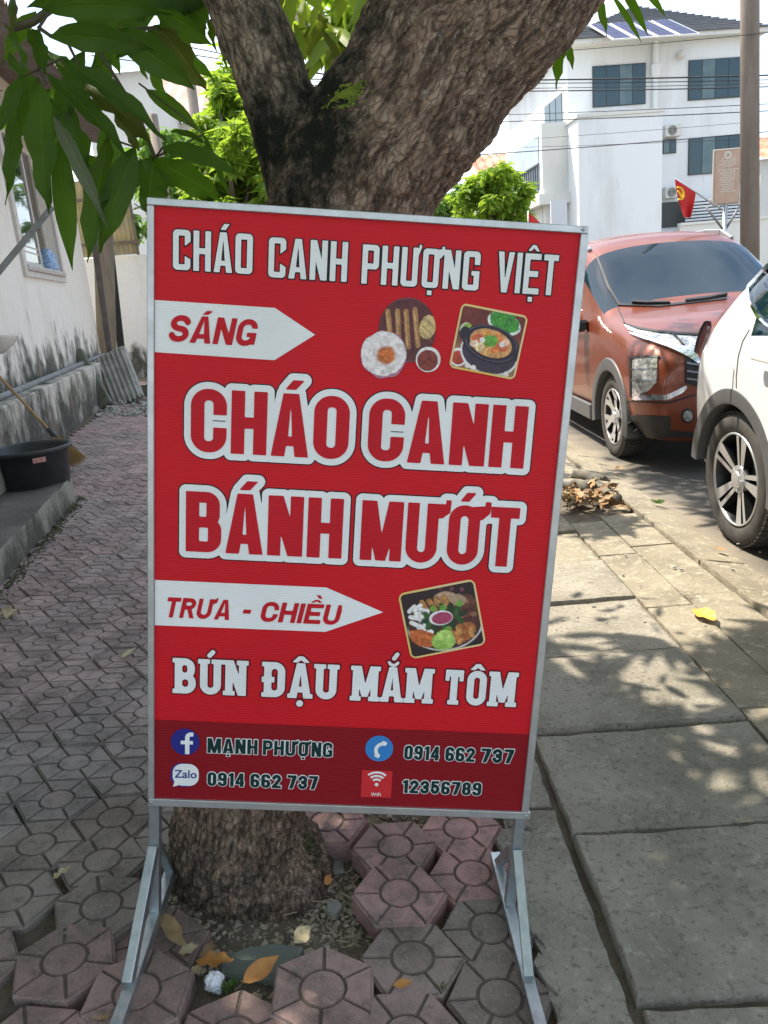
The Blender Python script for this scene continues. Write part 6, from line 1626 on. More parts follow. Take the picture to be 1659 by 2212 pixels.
m.lathe([(wn_ * .14, 0), (wn_ * .14, .004), (wn_ * .07, .004), (wn_ * .07, 0)], 20, Matrix.Translation((cx_, ys_ - .031, cz_ + hn_ * .38)) @ Matrix.Rotation(R(90), 4, 'X'))
o = part(m, 'lettering', mat('notice_white', (.72, .66, .58), .7), nb); o['kind'] = 'stuff'
m = MB(); m.tube([Vector((cx_, ys_, cz_ - hn_ / 2)), Vector((cx_, ys_, 0))], .035, 10); part(m, 'post', MATS['galvanised_steel'], nb, smooth=True)
m = MB(); zj = cz_ - hn_ / 2 - .38
m.tube([Vector((cx_, ys_, zj)), Vector((cx_ - .30, ys_, cz_ - hn_ / 2 + .0))], .018, 8); m.tube([Vector((cx_, ys_, zj)), Vector((cx_ + .26, ys_, cz_ - hn_ / 2 + .02))], .018, 8); part(m, 'strut', pipe_m, nb, smooth=True)
red_cloth = mat('red_cloth', (.62, .02, .02), .7, var=(.5, .02, .02), scale=6, amt=.5)
def flag(px, y, label, mark=True, pole_px=None):
    e = empty('red_flag', aty(*pole_px[1], y), 0, label, 'flag')
    m = MB(); m.tube([aty(*pole_px[0], y), aty(*pole_px[1], y)], .014, 8); part(m, 'flagpole', MATS['aluminium'], e, smooth=True)
    # cloth: grid between the two long edges
    (l0, l1, l2), (r0, r1, r2) = px
    m = MB(); n = 14; vs = []
    for i in range(n + 1):
        t = i / n; L_ = [l0[k] * (1 - t) ** 2 + 2 * l1[k] * t * (1 - t) + l2[k] * t * t for k in (0, 1)]; R_ = [r0[k] * (1 - t) ** 2 + 2 * r1[k] * t * (1 - t) + r2[k] * t * t for k in (0, 1)]
        for j in range(9):
            s = j / 8; vs.append(aty(L_[0] * (1 - s) + R_[0] * s, L_[1] * (1 - s) + R_[1] * s, y - .02 + .07 * math.sin(s * 9 + t * 2) * t))
    m.add(vs, [(i * 9 + j, i * 9 + j + 1, (i + 1) * 9 + j + 1, (i + 1) * 9 + j) for i in range(n) for j in range(8)])
    cl = part(m, 'cloth', red_cloth, e, smooth=True)
    if mark:
        m = MB(); ymt = mat('yellow_emblem', (.80, .55, .02), .7)
        pts = [(1463, 404), (1471, 406), (1476, 414), (1477, 424), (1473, 431), (1466, 430)]
        for a, b in zip(pts[:-1], pts[1:]): m.beam(aty(*a, y - .13), aty(*b, y - .13), .035, .02)
        m.beam(aty(1464, 412, y - .14), aty(1473, 425, y - .14), .03, .02); part(m, 'emblem', ymt, cl)
    return e
flag((((1458, 386), (1460, 425), (1478, 470)), ((1503, 417), (1500, 440), (1492, 470))), 12.1, 'hanging red flag with yellow emblem above the orange car roof', True, ((1458, 386), (1562, 454)))
flag((((1141, 458), (1140, 480), (1139, 500)), ((1170, 484), (1172, 495), (1176, 505))), 16, 'small red flag just above the sign board top rail', False, ((1141, 456), (1141, 540)))
m = MB(); A = aty(1189, 434, 17); B = aty(1224, 434, 17); zt_ = (A.z + B.z) / 2; zb3 = aty(1200, 520, 17).z; e = empty('street_sign', ((A.x + B.x) / 2, 17, 0), 0, 'small plain white sign panel standing before the ledge of the building', 'sign')
m.box(((A.x + B.x) / 2, 17, (zt_ + zb3) / 2), (B.x - A.x, .06, zt_ - zb3)); part(m, 'panel', mat('sign_white', (.66, .68, .70), .6), e)
m = MB(); m.tube([Vector(((A.x + B.x) / 2, 17, zb3)), Vector(((A.x + B.x) / 2, 17, 0))], .03, 8); part(m, 'post', MATS['galvanised_steel'], e)
# hedge-like backdrop of far trees along the horizon
hb = MB(); rs5 = random.Random(9)
for k in range(9000):
    x = rs5.uniform(-60, 70); h = 2.3 + 1.4 * noise.noise(Vector((x * .12, 0, 0))); p = Vector((x, 62 + rs5.uniform(-3, 3), rs5.uniform(.0, 1) ** .7 * h)); s = rs5.uniform(.6, 1.1)
    az = rs5.uniform(0, 6.28); d = Vector((math.cos(az), math.sin(az) * .4, rs5.uniform(-.6, .6))).normalized(); q = d.cross(Vector((rs5.uniform(-1, 1), 1, rs5.uniform(-1, 1)))).normalized()
    hb.add([p, p + d * s * .5 + q * s * .25, p + d * s, p + d * s * .5 - q * s * .25], [(0, 1, 2, 3)])
tag(hb.build('distant_trees', leaf_back2_m), 'far line of green trees behind the houses', 'trees', kind='stuff')

# ================================================================== CARS
from mathutils import geometry
def paint(name, c, rough=.28, metal=.35, flake=None):
    return mat(name, c, rough, metal, var=tuple(k * .8 for k in c), scale=3, amt=.4, coat=.45, spec=.4)
orange_m = paint('copper_orange_paint', (.21, .052, .023), .32, .3)
white_m2 = paint('pearl_white_paint', (.72, .745, .76), .30, .0)
cglass_m = mat('car_glass', (.006, .020, .036), .03, spec=.38)
clad_m = mat('grey_cladding', (.085, .088, .095), .55, var=(.12, .12, .125), scale=30, amt=.5, bump=.0004, bscale=600)
tyre_m = mat('tyre_rubber', (.035, .034, .034), .8, var=(.085, .078, .068), scale=9, amt=.8, bump=.0015, bscale=90)
chrome_m = mat('chrome', (.80, .82, .84), .08, 1.0)
rim_m = mat('alloy_machined', (.55, .56, .58), .32, .6); rimd_m = mat('alloy_dark', (.035, .036, .04), .35, .4)
rails_m = mat('roof_rail_silver', (.26, .28, .30), .45, .4)
blackp_m = mat('satin_black', (.016, .016, .018), .5)
lens_m = mat('lamp_lens', (.30, .31, .30), .12, .5, var=(.75, .75, .70), scale=38, amt=.9, spec=.9, coat=1.0, low=.42, high=.6)
tail_m = mat('tail_lens', (.10, .008, .012), .1, spec=.8, coat=1.0)
def car_body(root, stations, axles, glass_rule, paint_m, RW, sub=2, arch_r=.385, arch_in=.50):
    """stations: [(x, [(y, z) x8])]; local x forward, y left"""
    nS = len(stations); ring = []
    vs = []
    for x, pr in stations:
        full = pr + [(-y, z) for y, z in reversed(pr[:-1])]
        ring.append(list(range(len(vs), len(vs) + len(full)))); vs += [Vector((x, y, z)) for y, z in full]
    m = len(ring[0]); fs = []; tags = []
    for i in range(nS - 1):
        for k in range(m):
            k2 = (k + 1) % m; fs.append((ring[i][k], ring[i + 1][k], ring[i + 1][k2], ring[i][k2])); kk = k if k < 7 else 13 - k
            tags.append(glass_rule(i, kk if k < 14 else -1))
    for r_, flip in ((ring[0], False), (ring[-1], True)):
        for k in range(7):
            q = (r_[k], r_[k + 1], r_[m - 2 - k], r_[m - 1 - k])
            if k == 6: q = (r_[6], r_[7], r_[8])
            fs.append(tuple(reversed(q)) if flip else q); tags.append(0)
    me = bpy.data.meshes.new('b'); me.from_pydata([tuple(v) for v in vs], [], fs); me.update()
    for p, t in zip(me.polygons, tags): p.material_index = t
    for k in range(4): me.materials.append(None)
    o = bpy.data.objects.new('b', me); col.objects.link(o)
    sm_ = o.modifiers.new('s', 'SUBSURF'); sm_.levels = sub; sm_.render_levels = sub
    cutters = []
    for ax in axles:
        for sgn in (1, -1):
            mb = MB(); M = Matrix.Translation((ax, sgn * .98, RW)) @ Matrix.Rotation(R(90), 4, 'X')
            mb.lathe([(.0001, -arch_in / 2 * 1.0), (arch_r, -arch_in / 2), (arch_r, arch_in / 2), (.0001, arch_in / 2)], 40, M)
            c = mesh_obj('cut', mb.v, mb.f); cutters.append(c)
            bm = bmesh.new(); bm.from_mesh(c.data); bmesh.ops.remove_doubles(bm, verts=bm.verts[:], dist=1e-4); bmesh.ops.recalc_face_normals(bm, faces=bm.faces[:]); bm.to_mesh(c.data); bm.free()
            bo = o.modifiers.new('c', 'BOOLEAN'); bo.operation = 'DIFFERENCE'; bo.object = c; bo.solver = 'EXACT'
    dg = bpy.context.evaluated_depsgraph_get(); me2 = bpy.data.meshes.new_from_object(o.evaluated_get(dg))
    for c in cutters: bpy.data.objects.remove(c)
    bpy.data.objects.remove(o)
    X = parent_matrix(root)
    parts = {}
    vsw = [X @ v.co for v in me2.vertices]
    # faces inside the wheel wells take the dark liner
    for p in me2.polygons:
        t = p.material_index
        c = Vector(p.center)
        if t == 0:
            for ax in axles:
                if math.hypot(c.x - ax, c.z - RW) < arch_r + .004 and abs(c.y) < .90 and (abs(math.hypot(c.x - ax, c.z - RW) - arch_r) < .012 or abs(p.normal.y) > .9) and abs(c.y) < .885: t = 3
        if t == 2 and c.y > 0: t = 4
        parts.setdefault(t, []).append(p)
    names = {0: 'body', 1: 'windscreen', 2: 'side_window', 3: 'wheel_well', 4: 'side_window'}; mats_ = {0: paint_m, 1: cglass_m, 2: cglass_m, 3: blackp_m, 4: cglass_m}
    out = {}
    for t, ps in parts.items():
        used = {}; f2 = []; v2 = []
        for p in ps:
            ids = []
            for v in p.vertices:
                if v not in used: used[v] = len(v2); v2.append(vsw[v])
                ids.append(used[v])
            f2.append(tuple(ids))
        oo = mesh_obj(names[t], v2, f2, mats_[t], None, True); keep_chain(oo, root)
        if t in (0,): smooth_angle(oo, 38)
        out[t] = oo
    bvh = BVHTree.FromPolygons(vsw, [tuple(p.vertices) for p in me2.polygons])
    return out, bvh, X
def decal(name, px, off, mt, parent, bvh, thick=.006, conv=lambda u, v: (u, v), dist=None, step=7, recess=0):
    """a moulded piece that follows the bodywork: outline given as seen, laid on the real surface"""
    o = Vector((0, 0, CZ)); pts = [conv(*p) for p in px]
    bd = []
    for i, p in enumerate(pts):
        q = pts[(i + 1) % len(pts)]; n = max(1, int(math.hypot(q[0] - p[0], q[1] - p[1]) / step))
        for k in range(n): bd.append((p[0] + (q[0] - p[0]) * k / n, p[1] + (q[1] - p[1]) * k / n))
    us = [p[0] for p in bd]; vs_ = [p[1] for p in bd]; inner = []
    def inside(x, y):
        c = False
        for i in range(len(bd)):
            (x1, y1), (x2, y2) = bd[i], bd[i - 1]
            if (y1 > y) != (y2 > y) and x < (x2 - x1) * (y - y1) / (y2 - y1) + x1: c = not c
        return c
    y = min(vs_) + step / 2
    while y < max(vs_):
        x = min(us) + step / 2
        while x < max(us):
            if inside(x, y) and min(math.hypot(x - a, y - b) for a, b in bd) > step * .5: inner.append((x, y))
            x += step
        y += step
    allp = bd + inner; nb_ = len(bd)
    res = geometry.delaunay_2d_cdt([Vector(p) for p in allp], [], [list(range(nb_))], 1, 1e-4)
    v3 = []; last = None
    for p in res[0]:
        r = rd(p[0], p[1]).normalized(); h = bvh.ray_cast(o, r)
        if h[0] is None:
            h2 = bvh.find_nearest(o + r * (dist or (last or 6))); hp_, nn_ = h2[0], h2[1]
            hp_ = o + r * ((hp_ - o).dot(r))
        else: hp_, nn_ = h[0], h[1]; last = h[3]
        if nn_.dot(r) > 0: nn_ = -nn_
        v3.append((hp_, nn_))
    n = len(v3); top = [p + nn * off for p, nn in v3]; bot = [p - nn * (thick) for p, nn in v3]
    fs = [tuple(f) for f in res[2]]
    # outer ring walls
    edges = {}
    for f in fs:
        for i in range(len(f)):
            e = (f[i], f[(i + 1) % len(f)]); edges[e] = edges.get(e, 0) + 1
    walls = [(a, b) for (a, b) in edges if (b, a) not in edges]
    F = fs + [tuple(reversed([i + n for i in f])) for f in fs] + [(b, a, a + n, b + n) for a, b in walls]
    ob = mesh_obj(name, top + bot, F, mt, None, False); keep_chain(ob, parent); smooth_angle(ob, 40)
    return ob
def wheel(root, X, ax, side, RWh, wid, spokes, style, ywheel):
    """tyre, rim, spokes; side -1 = right side of the car"""
    M0 = X @ Matrix.Translation((ax, side * ywheel, RWh)) @ Matrix.Rotation(R(-90 * side), 4, 'X')   # local z points outwards
    mb = MB(); r = RWh; w = wid; ri = r * .70
    mb.lathe([(ri, -w * .45), (r * .80, -w * .5), (r * .93, -w * .49), (r * .985, -w * .40), (r, -w * .25), (r, w * .25), (r * .985, w * .40), (r * .93, w * .49), (r * .80, w * .5), (ri + .012, w * .46), (ri, w * .42)], 64, M0)
    ty = part(mb, 'tyre', tyre_m, root, smooth=True)
    mb = MB()
    for k in range(60):          # shoulder tread blocks
        a = 2 * math.pi * k / 60
        for zz, ww in ((w * .37, w * .16), (0, w * .42), (-w * .37, w * .16)):
            rr_ = r + .003 if zz == 0 else r * .992 + .001
            mb.box(M0 @ Vector((math.cos(a) * rr_, math.sin(a) * rr_, zz)), (.007, .022 * r / .33, ww), (M0.to_3x3() @ Matrix.Rotation(a, 3, 'Z')))
    part(mb, 'tread', tyre_m, ty)['kind'] = 'stuff'
    mb = MB(); mb.lathe([(ri - .002, w * .43), (ri - .006, w * .46), (ri * .965, w * .45), (ri * .93, w * .36), (ri * .88, -w * .30), (ri * .88, -w * .4), (.001, -w * .4)], 48, M0); rm_ = part(mb, 'rim', rimd_m, ty, smooth=True)
    mb = MB(); mb.lathe([(ri - .001, w * .435), (ri - .004, w * .468), (ri * .955, w * .455), (ri * .945, w * .43)], 48, M0); part(mb, 'rim_lip', rim_m, ty, smooth=True)
    fa_ = MB(); da = MB(); zf = w * .40
    for k in range(spokes):
        a = 2 * math.pi * k / spokes + (.35 if style == 'y' else .15)
        def pt(rr_, aa, z): return M0 @ Vector((rr_ * math.cos(aa), rr_ * math.sin(aa), z))
        if style == 'y':          # straight stem forking at the rim
            segs = [((.05, a), (.60 * ri, a), .030, .030), ((.55 * ri, a), (.95 * ri, a + .22), .026, .022), ((.55 * ri, a), (.95 * ri, a - .22), .026, .022)]
        else:                     # twin spokes with a twist
            segs = [((.05, a - .30), (.95 * ri, a - .20), .012, .030), ((.05, a + .30), (.95 * ri, a + .10), .010, .013)]
        for (r0, a0), (r1, a1), w0, w1 in segs:
            u = Vector((math.cos(a0) * r0, math.sin(a0) * r0)); v = Vector((math.cos(a1) * r1, math.sin(a1) * r1)); d_ = (v - u).normalized(); n_ = Vector((-d_.y, d_.x))
            poly = [u + n_ * w0, u - n_ * w0, v - n_ * w1, v + n_ * w1]
            z0 = zf - .012; z1 = zf + (.012 if r1 > .9 * ri else 0)
            P_ = [M0 @ Vector((p.x, p.y, z0 if i < 2 else z1)) for i, p in enumerate(poly)]; Q_ = [M0 @ Vector((p.x, p.y, (z0 if i < 2 else z1) - .05)) for i, p in enumerate(poly)]
            fa_.add(P_, [(0, 1, 2, 3)]); da.add([p + (q - p) * .02 for p, q in zip(P_, Q_)] + Q_, [(0, 1, 5, 4), (1, 2, 6, 5), (2, 3, 7, 6), (3, 0, 4, 7), (4, 5, 6, 7)])
    part(fa_, 'spoke_face', rim_m, ty); part(da, 'spoke_side', rimd_m, ty)
    mb = MB(); mb.lathe([(.075, zf - .03), (.072, zf - .005), (.045, zf), (.040, zf + .010), (.001, zf + .012)], 24, M0)
    for k in range(5):
        a = 2 * math.pi * k / 5; mb.lathe([(.009, 0), (.008, .012), (.0001, .013)], 6, M0 @ Matrix.Translation((.057 * math.cos(a), .057 * math.sin(a), zf - .004)))
    part(mb, 'hub_cap', rim_m, ty, smooth=False)
    return ty
def arch_trim(root, X, ax, side, RW, r0, r1, y0, mt, a0=-12, a1=192, flare=.022, bvh=None):
    n = 36; vs = []; fs = []
    Xi = X.inverted()
    for k in range(n + 1):
        a = R(a0 + (a1 - a0) * k / n)
        for rr_, yy in ((r0, y0 - .10), (r0, y0 + flare), (r0 + .012, y0 + flare + .004), (r1 - .012, y0 + flare), (r1, y0 + .004), (r1 + .002, y0 - .07)):
            p = Vector((ax + rr_ * math.cos(a), side * yy, RW + rr_ * math.sin(a)))
            vs.append(X @ p)
    for k in range(n):
        for j in range(5): q = k * 6 + j; fs.append((q, q + 1, q + 7, q + 6))
    o = mesh_obj('arch_cladding', vs, fs, mt, None, True); keep_chain(o, root); smooth_angle(o, 40); return o
def std(w, zb, zsh, belt, yg, zg, yr, zrf, zt, k=1.0):
    return [(.62 * k, zb), (w - .05, zb + .04), (w, zb + .14), (w + .005, (zb + belt) / 2 + .06), (w - .03, belt), (yg, zg), (yr, zrf), (0, zt)]

# ---- copper orange people carrier, facing the camera
OC = empty('parked_car', (2.775, 8.92, 0), R(-90), 'copper orange family car facing us, chrome nose and silver roof rails', 'car')
st_o = [(-.88, [(.50, .40), (.66, .44), (.74, .60), (.75, .80), (.72, 1.0), (.62, 1.32), (.52, 1.52), (0, 1.56)]),
        (-.80, [(.62, .30), (.80, .36), (.86, .58), (.86, .84), (.82, 1.04), (.69, 1.42), (.57, 1.64), (0, 1.69)]),
        (-.30, std(.90, .24, 0, 1.05, .77, 1.54, .68, 1.76, 1.81)), (.60, std(.90, .24, 0, 1.05, .78, 1.56, .69, 1.78, 1.835)),
        (1.30, std(.90, .24, 0, 1.04, .78, 1.54, .69, 1.755, 1.805)), (1.62, std(.90, .24, 0, 1.03, .78, 1.48, .69, 1.675, 1.715)),
        (2.02, [(.60, .24), (.85, .28), (.90, .40), (.905, .70), (.87, 1.03), (.80, 1.26), (.70, 1.38), (0, 1.435)]),
        (2.42, [(.60, .24), (.85, .28), (.90, .40), (.905, .70), (.88, 1.01), (.82, 1.10), (.73, 1.145), (0, 1.19)]),
        (2.50, [(.60, .24), (.85, .28), (.90, .40), (.905, .70), (.88, 1.00), (.82, 1.08), (.70, 1.125), (0, 1.17)]),
        (2.90, [(.60, .26), (.86, .32), (.905, .44), (.91, .70), (.88, .95), (.80, 1.035), (.60, 1.085), (0, 1.13)]),
        (3.22, [(.60, .20), (.86, .25), (.90, .44), (.90, .68), (.87, .89), (.77, .985), (.52, 1.03), (0, 1.07)]),
        (3.44, [(.60, .20), (.82, .24), (.865, .42), (.865, .64), (.83, .83), (.72, .92), (.48, .965), (0, 1.005)]),
        (3.56, [(.55, .22), (.74, .25), (.79, .40), (.79, .60), (.75, .75), (.64, .83), (.42, .875), (0, .91)]),
        (3.60, [(.50, .24), (.66, .28), (.70, .46), (.70, .58), (.66, .70), (.56, .77), (.36, .81), (0, .84)])]
def rule_o(i, k):
    if 5 <= i <= 6 and k in (5, 6): return 1
    if 2 <= i <= 4 and k == 4: return 2
    return 0
bo, bv_o, XO = car_body(OC, st_o, (0, 2.775), rule_o, orange_m, .325, arch_r=.385)
for ax in (0, 2.775):
    for sd_ in (-1, 1):
        wheel(OC, XO, ax, sd_, .325, .20, 6, 'y', .775); arch_trim(OC, XO, ax, sd_, .325, .372, .475, .885, clad_m)
cv = lambda u, v: (1192 + u * .3595, 432 + v * .3595)
dO = lambda nm, px, off, mt, th=.006, st=5, par=None: decal(nm, px, off, mt, par or OC, bv_o, th, cv, 6.0, st)
hl = dO('headlight', [(433, 752), (520, 778), (640, 800), (760, 812), (900, 822), (905, 890), (860, 900), (760, 872), (640, 842), (540, 812), (462, 786)], .012, lens_m)
dO('lamp_brow', [(433, 748), (520, 772), (640, 794), (760, 806), (905, 814), (905, 826), (760, 818), (640, 806), (520, 784)], .018, blackp_m, par=hl)
dO('lamp_divider', [(722, 812), (738, 812), (800, 880), (784, 880)], .018, blackp_m, par=hl)
dO('chrome_bar', [(470, 800), (560, 828), (700, 866), (800, 890), (850, 905), (888, 965), (880, 985), (790, 935), (690, 890), (560, 846), (480, 815)], .022, chrome_m)
ll = dO('headlight', [(490, 958), (520, 950), (636, 948), (636, 1010), (632, 1092), (592, 1140), (500, 1192), (490, 1180), (486, 1080)], .012, lens_m)
for v_ in (1012, 1078): dO('lens_bar', [(488, v_), (634, v_ - 4), (634, v_ + 4), (488, v_ + 8)], .018, chrome_m, par=ll)
dO('lamp_bezel', [(478, 950), (500, 938), (650, 938), (650, 950), (520, 952), (490, 962), (488, 1186), (478, 1180)], .016, blackp_m, par=ll)
dO('recess_shading_panel', [(655, 962), (790, 962), (796, 1095), (740, 1110), (655, 1120)], .004, mat('orange_recess_shading', (.23, .05, .022), .32, .4, coat=1.0))  # body-coloured overlay that stands in for the shading of the recess
dO('grille', [(800, 940), (905, 1000), (905, 1130), (800, 1100)], .012, blackp_m)
for v_ in (985, 1030, 1075): dO('grille_bar', [(808, v_ - 8), (905, v_ + 4), (905, v_ + 14), (808, v_ + 2)], .022, rails_m)
dO('chrome_bar', [(500, 1192), (520, 1178), (560, 1168), (690, 1168), (800, 1112), (806, 1128), (780, 1156), (690, 1200), (520, 1200)], .028, chrome_m)
dO('crease_shade_strip', [(455, 1206), (700, 1214), (860, 1166), (862, 1174), (702, 1224), (455, 1214)], .005, blackp_m)  # black strip laid on as the shade line of the crease
dO('lower_bumper', [(462, 1292), (712, 1300), (716, 1385), (880, 1395), (880, 1425), (600, 1425), (480, 1395), (464, 1340)], .014, blackp_m)
fg = dO('fog_lamp', [(815 + 40 * math.cos(R(a)), 1296 + 44 * math.sin(R(a))) for a in range(0, 360, 24)], .006, blackp_m, st=4)
dO('fog_lens', [(815 + 29 * math.cos(R(a)), 1296 + 33 * math.sin(R(a))) for a in range(0, 360, 24)], .014, lens_m, par=fg, st=4)
dO('wiper', [(480, 618), (560, 622), (700, 626), (712, 634), (560, 634), (480, 628)], .03, blackp_m); dO('wiper', [(800, 612), (930, 596), (1050, 572), (1052, 582), (930, 608), (804, 622)], .03, blackp_m)
dO('screen_surround', [(260, 322), (272, 330), (345, 520), (410, 626), (640, 634), (1050, 588), (1050, 600), (640, 646), (398, 636), (334, 528)], .010, blackp_m)
dO('bonnet_gap', [(388, 632), (394, 632), (440, 735), (434, 740)], .004, blackp_m)
for k in range(2):            # roof rails
    sg = 1 if k else -1; m = MB()
    XI = XO.inverted()
    def rz(x, up):
        h = bv_o.ray_cast(XO @ Vector((x, sg * .66, 2.5)), Vector((0, 0, -1))); return (XI @ h[0]).z + up
    pts = [(-.62, rz(-.62, .0)), (-.45, rz(-.45, .050)), (.2, rz(.2, .055)), (.9, rz(.9, .055)), (1.22, rz(1.22, .048)), (1.45, rz(1.45, .0))]
    for (xa, za), (xb, zb_) in zip(pts[:-1], pts[1:]): m.beam(XO @ Vector((xa, sg * .66, za)), XO @ Vector((xb, sg * .66, zb_)), .035, .05, bev=.008)
    part(m, 'roof_rail', rails_m, OC)
m = MB()                      # door mirror on the side next to the pavement
mc = XO @ Vector((2.02, -1.02, 1.10)); m.box(mc, (.24, .12, .17), None, .035); mo_ = part(m, 'door_mirror', chrome_m, OC, smooth=False); m = MB(); m.box(XO @ Vector((2.05, -.93, 1.02)), (.14, .08, .10), None, .02); part(m, 'mirror_foot', blackp_m, mo_)
m = MB(); m.box(XO @ Vector((1.2, -.905, .98)), (.012, 1.9, .02)); part(m, 'sill_chrome', chrome_m, OC)
m = MB(); m.box(XO @ Vector((1.35, -.905, .30)), (.03, 1.9, .14), None, .01); part(m, 'side_skirt', clad_m, OC)
# ---- white crossover, tail towards the orange car
WC = empty('parked_car', (2.705, 3.82, 0), R(-90), 'white crossover cut by the right edge, grey wheel arch and alloy wheel', 'car')
st_w = [(-.76, [(.50, .30), (.62, .34), (.66, .60), (.66, .78), (.63, .90), (.55, .97), (.42, 1.02), (0, 1.05)]),
        (-.68, [(.60, .26), (.76, .30), (.80, .58), (.81, .80), (.78, .95), (.68, 1.05), (.52, 1.13), (0, 1.18)]),
        (-.50, [(.66, .23), (.86, .27), (.895, .56), (.905, .82), (.875, 1.02), (.77, 1.15), (.62, 1.28), (0, 1.34)]),
        (-.24, [(.68, .22), (.88, .25), (.92, .46), (.93, .78), (.905, 1.07), (.81, 1.24), (.66, 1.44), (0, 1.50)]),
        (.10, [(.68, .24), (.88, .28), (.92, .42), (.93, .74), (.91, 1.10), (.80, 1.36), (.66, 1.55), (0, 1.60)]),
        (.50, std(.925, .22, 0, 1.10, .78, 1.44, .65, 1.61, 1.665)), (1.40, std(.925, .22, 0, 1.08, .78, 1.44, .65, 1.62, 1.68)), (1.85, std(.925, .22, 0, 1.06, .78, 1.40, .64, 1.56, 1.61)),
        (2.30, [(.68, .22), (.88, .26), (.92, .40), (.925, .7), (.90, 1.03), (.83, 1.16), (.72, 1.24), (0, 1.28)]), (2.62, [(.68, .22), (.88, .26), (.92, .40), (.925, .7), (.89, .98), (.80, 1.05), (.65, 1.08), (0, 1.10)]),
        (3.10, [(.66, .24), (.86, .28), (.90, .42), (.90, .68), (.86, .90), (.76, .97), (.55, 1.0), (0, 1.02)]), (3.38, [(.55, .28), (.74, .33), (.79, .46), (.79, .62), (.74, .76), (.64, .83), (.45, .86), (0, .88)])]
def rule_w(i, k):
    if 7 <= i <= 8 and k in (5, 6): return 1
    if 4 <= i <= 7 and k == 4: return 2
    if 1 <= i <= 3 and k == 6: return 0
    return 0
bw, bv_w, XW = car_body(WC, st_w, (0, 2.61), rule_w, white_m2, .350, arch_r=.405)
for ax in (0, 2.61):
    for sd_ in (-1, 1):
        wheel(WC, XW, ax, sd_, .350, .225, 5, 'twin', .79); arch_trim(WC, XW, ax, sd_, .35, .392, .478, .905, clad_m, a0=-6, a1=176)
dW = lambda nm, px, off, mt, th=.006, st=5, par=None: decal(nm, px, off, mt, par or WC, bv_w, th, cv, 4.2, st)
tl_ = dW('tail_light', [(952, 738), (940, 742), (915, 790), (888, 880), (878, 918), (888, 925), (905, 900), (935, 830), (952, 770)], .012, tail_m)
dW('lamp_surround', [(955, 735), (938, 738), (912, 786), (884, 878), (876, 920), (870, 910), (880, 860), (905, 780), (930, 734), (950, 728)], .014, blackp_m, par=tl_)
wnd = dW('side_window', [(1192, 540), (1298, 425), (1400, 330), (1400, 800), (1298, 735), (1248, 690), (1200, 610)], .006, cglass_m)
dW('chrome_surround', [(1184, 540), (1190, 520), (1298, 402), (1400, 305), (1400, 325), (1298, 428), (1200, 536), (1206, 605), (1252, 685), (1298, 735), (1400, 800), (1400, 820), (1298, 756), (1240, 700), (1192, 612)], .016, chrome_m, par=wnd)
dW('door_gap', [(1186, 778), (1190, 780), (1150, 850), (1124, 940), (1112, 1060), (1112, 1130), (1107, 1130), (1107, 1058), (1119, 938), (1146, 846)], .002, clad_m)
m = MB(); hx = XW @ Vector((.26, -.955, 1.0)); m.beam(hx, XW @ Vector((.50, -.962, .99)), .03, .028, bev=.008); dh = part(m, 'door_handle', white_m2, WC)
dW('sill_cladding', [(1262, 1745), (1275, 1738), (1420, 1830), (1420, 1950), (1300, 1850), (1268, 1800)], .02, clad_m)

# ================================================================== SMALL THINGS ON THE GROUND
dry_ms = [mat('dry_leaf_tan', (.36, .25, .13), .7, var=(.24, .15, .07), scale=30, amt=.8), mat('dry_leaf_orange', (.42, .20, .045), .65, var=(.30, .12, .03), scale=30, amt=.8), mat('dry_leaf_pale', (.50, .42, .27), .7, var=(.34, .26, .14), scale=30, amt=.8), mat('dry_leaf_brown', (.15, .085, .045), .75, var=(.25, .16, .09), scale=30, amt=.8)]
yellow_m = mat('fallen_yellow_leaf', (.70, .40, .02), .55, var=(.50, .30, .10), scale=60, amt=.8)
def fallen(base, tip, w, mt, label, droop=-.25, wave=.10, lift=.008, fold=.3, roll=0.0, group=None, seed=0, up=None, nm='fallen_leaf'):
    b = Vector(base); t = Vector(tip); Lg = (t - b).length; vs, fs = leaf_geo(Lg, w, droop, wave, fold, 10, .3, seed)
    x = (t - b).normalized(); u = Matrix.Rotation(roll, 3, x) @ (Vector((0, 0, 1)) if up is None else Vector(up)); M = leaf_frame(b, t, u)
    o = mesh_obj(nm, [M @ v + b + Vector((0, 0, lift)) for v in vs], fs, mt, None, True, origin=b)
    tag(o, label, 'leaf', group); return o
def gl_(u0, v0, u1, v1, off=0): return onG(u0, v0, off), onG(u1, v1, off)
def FL(u0, v0, u1, v1, wpx, k, label, off=0, **kw):
    a, b = gl_(u0, v0, u1, v1, off); d = (W.transposed() @ (a - Vector((0, 0, CZ)))).z
    return fallen(a, b, wpx / FD * d * 1.15, dry_ms[k] if isinstance(k, int) else k, label, **kw)
FL(352, 1992, 418, 2072, 30, 0, 'long curled tan leaf against the left foot of the trunk', off=-.01, roll=.5, lift=.02, seed=2)
FL(386, 2066, 432, 2052, 22, 2, 'short pale tan leaf just right of the long curled one', off=-.02, seed=3)
FL(425, 2094, 510, 2100, 40, 1, 'broad orange brown leaf behind the crumpled paper', off=-.02, roll=-.3, lift=.02, seed=4)
FL(528, 2138, 604, 2085, 34, 1, 'arched bright orange leaf beside the large reddish paver', off=-.02, lift=.02, roll=.5, seed=5)
FL(638, 2052, 672, 2020, 30, 2, 'pale leaf standing up behind the large reddish paver', off=-.01, lift=.02, roll=.5, seed=6)
FL(442, 2085, 462, 2040, 24, 3, 'dark brown leaf in the litter at the trunk foot', off=-.03, seed=7)
FL(412, 2110, 440, 2098, 20, 2, 'small pale leaf left of the crumpled paper', off=-.02, seed=8)
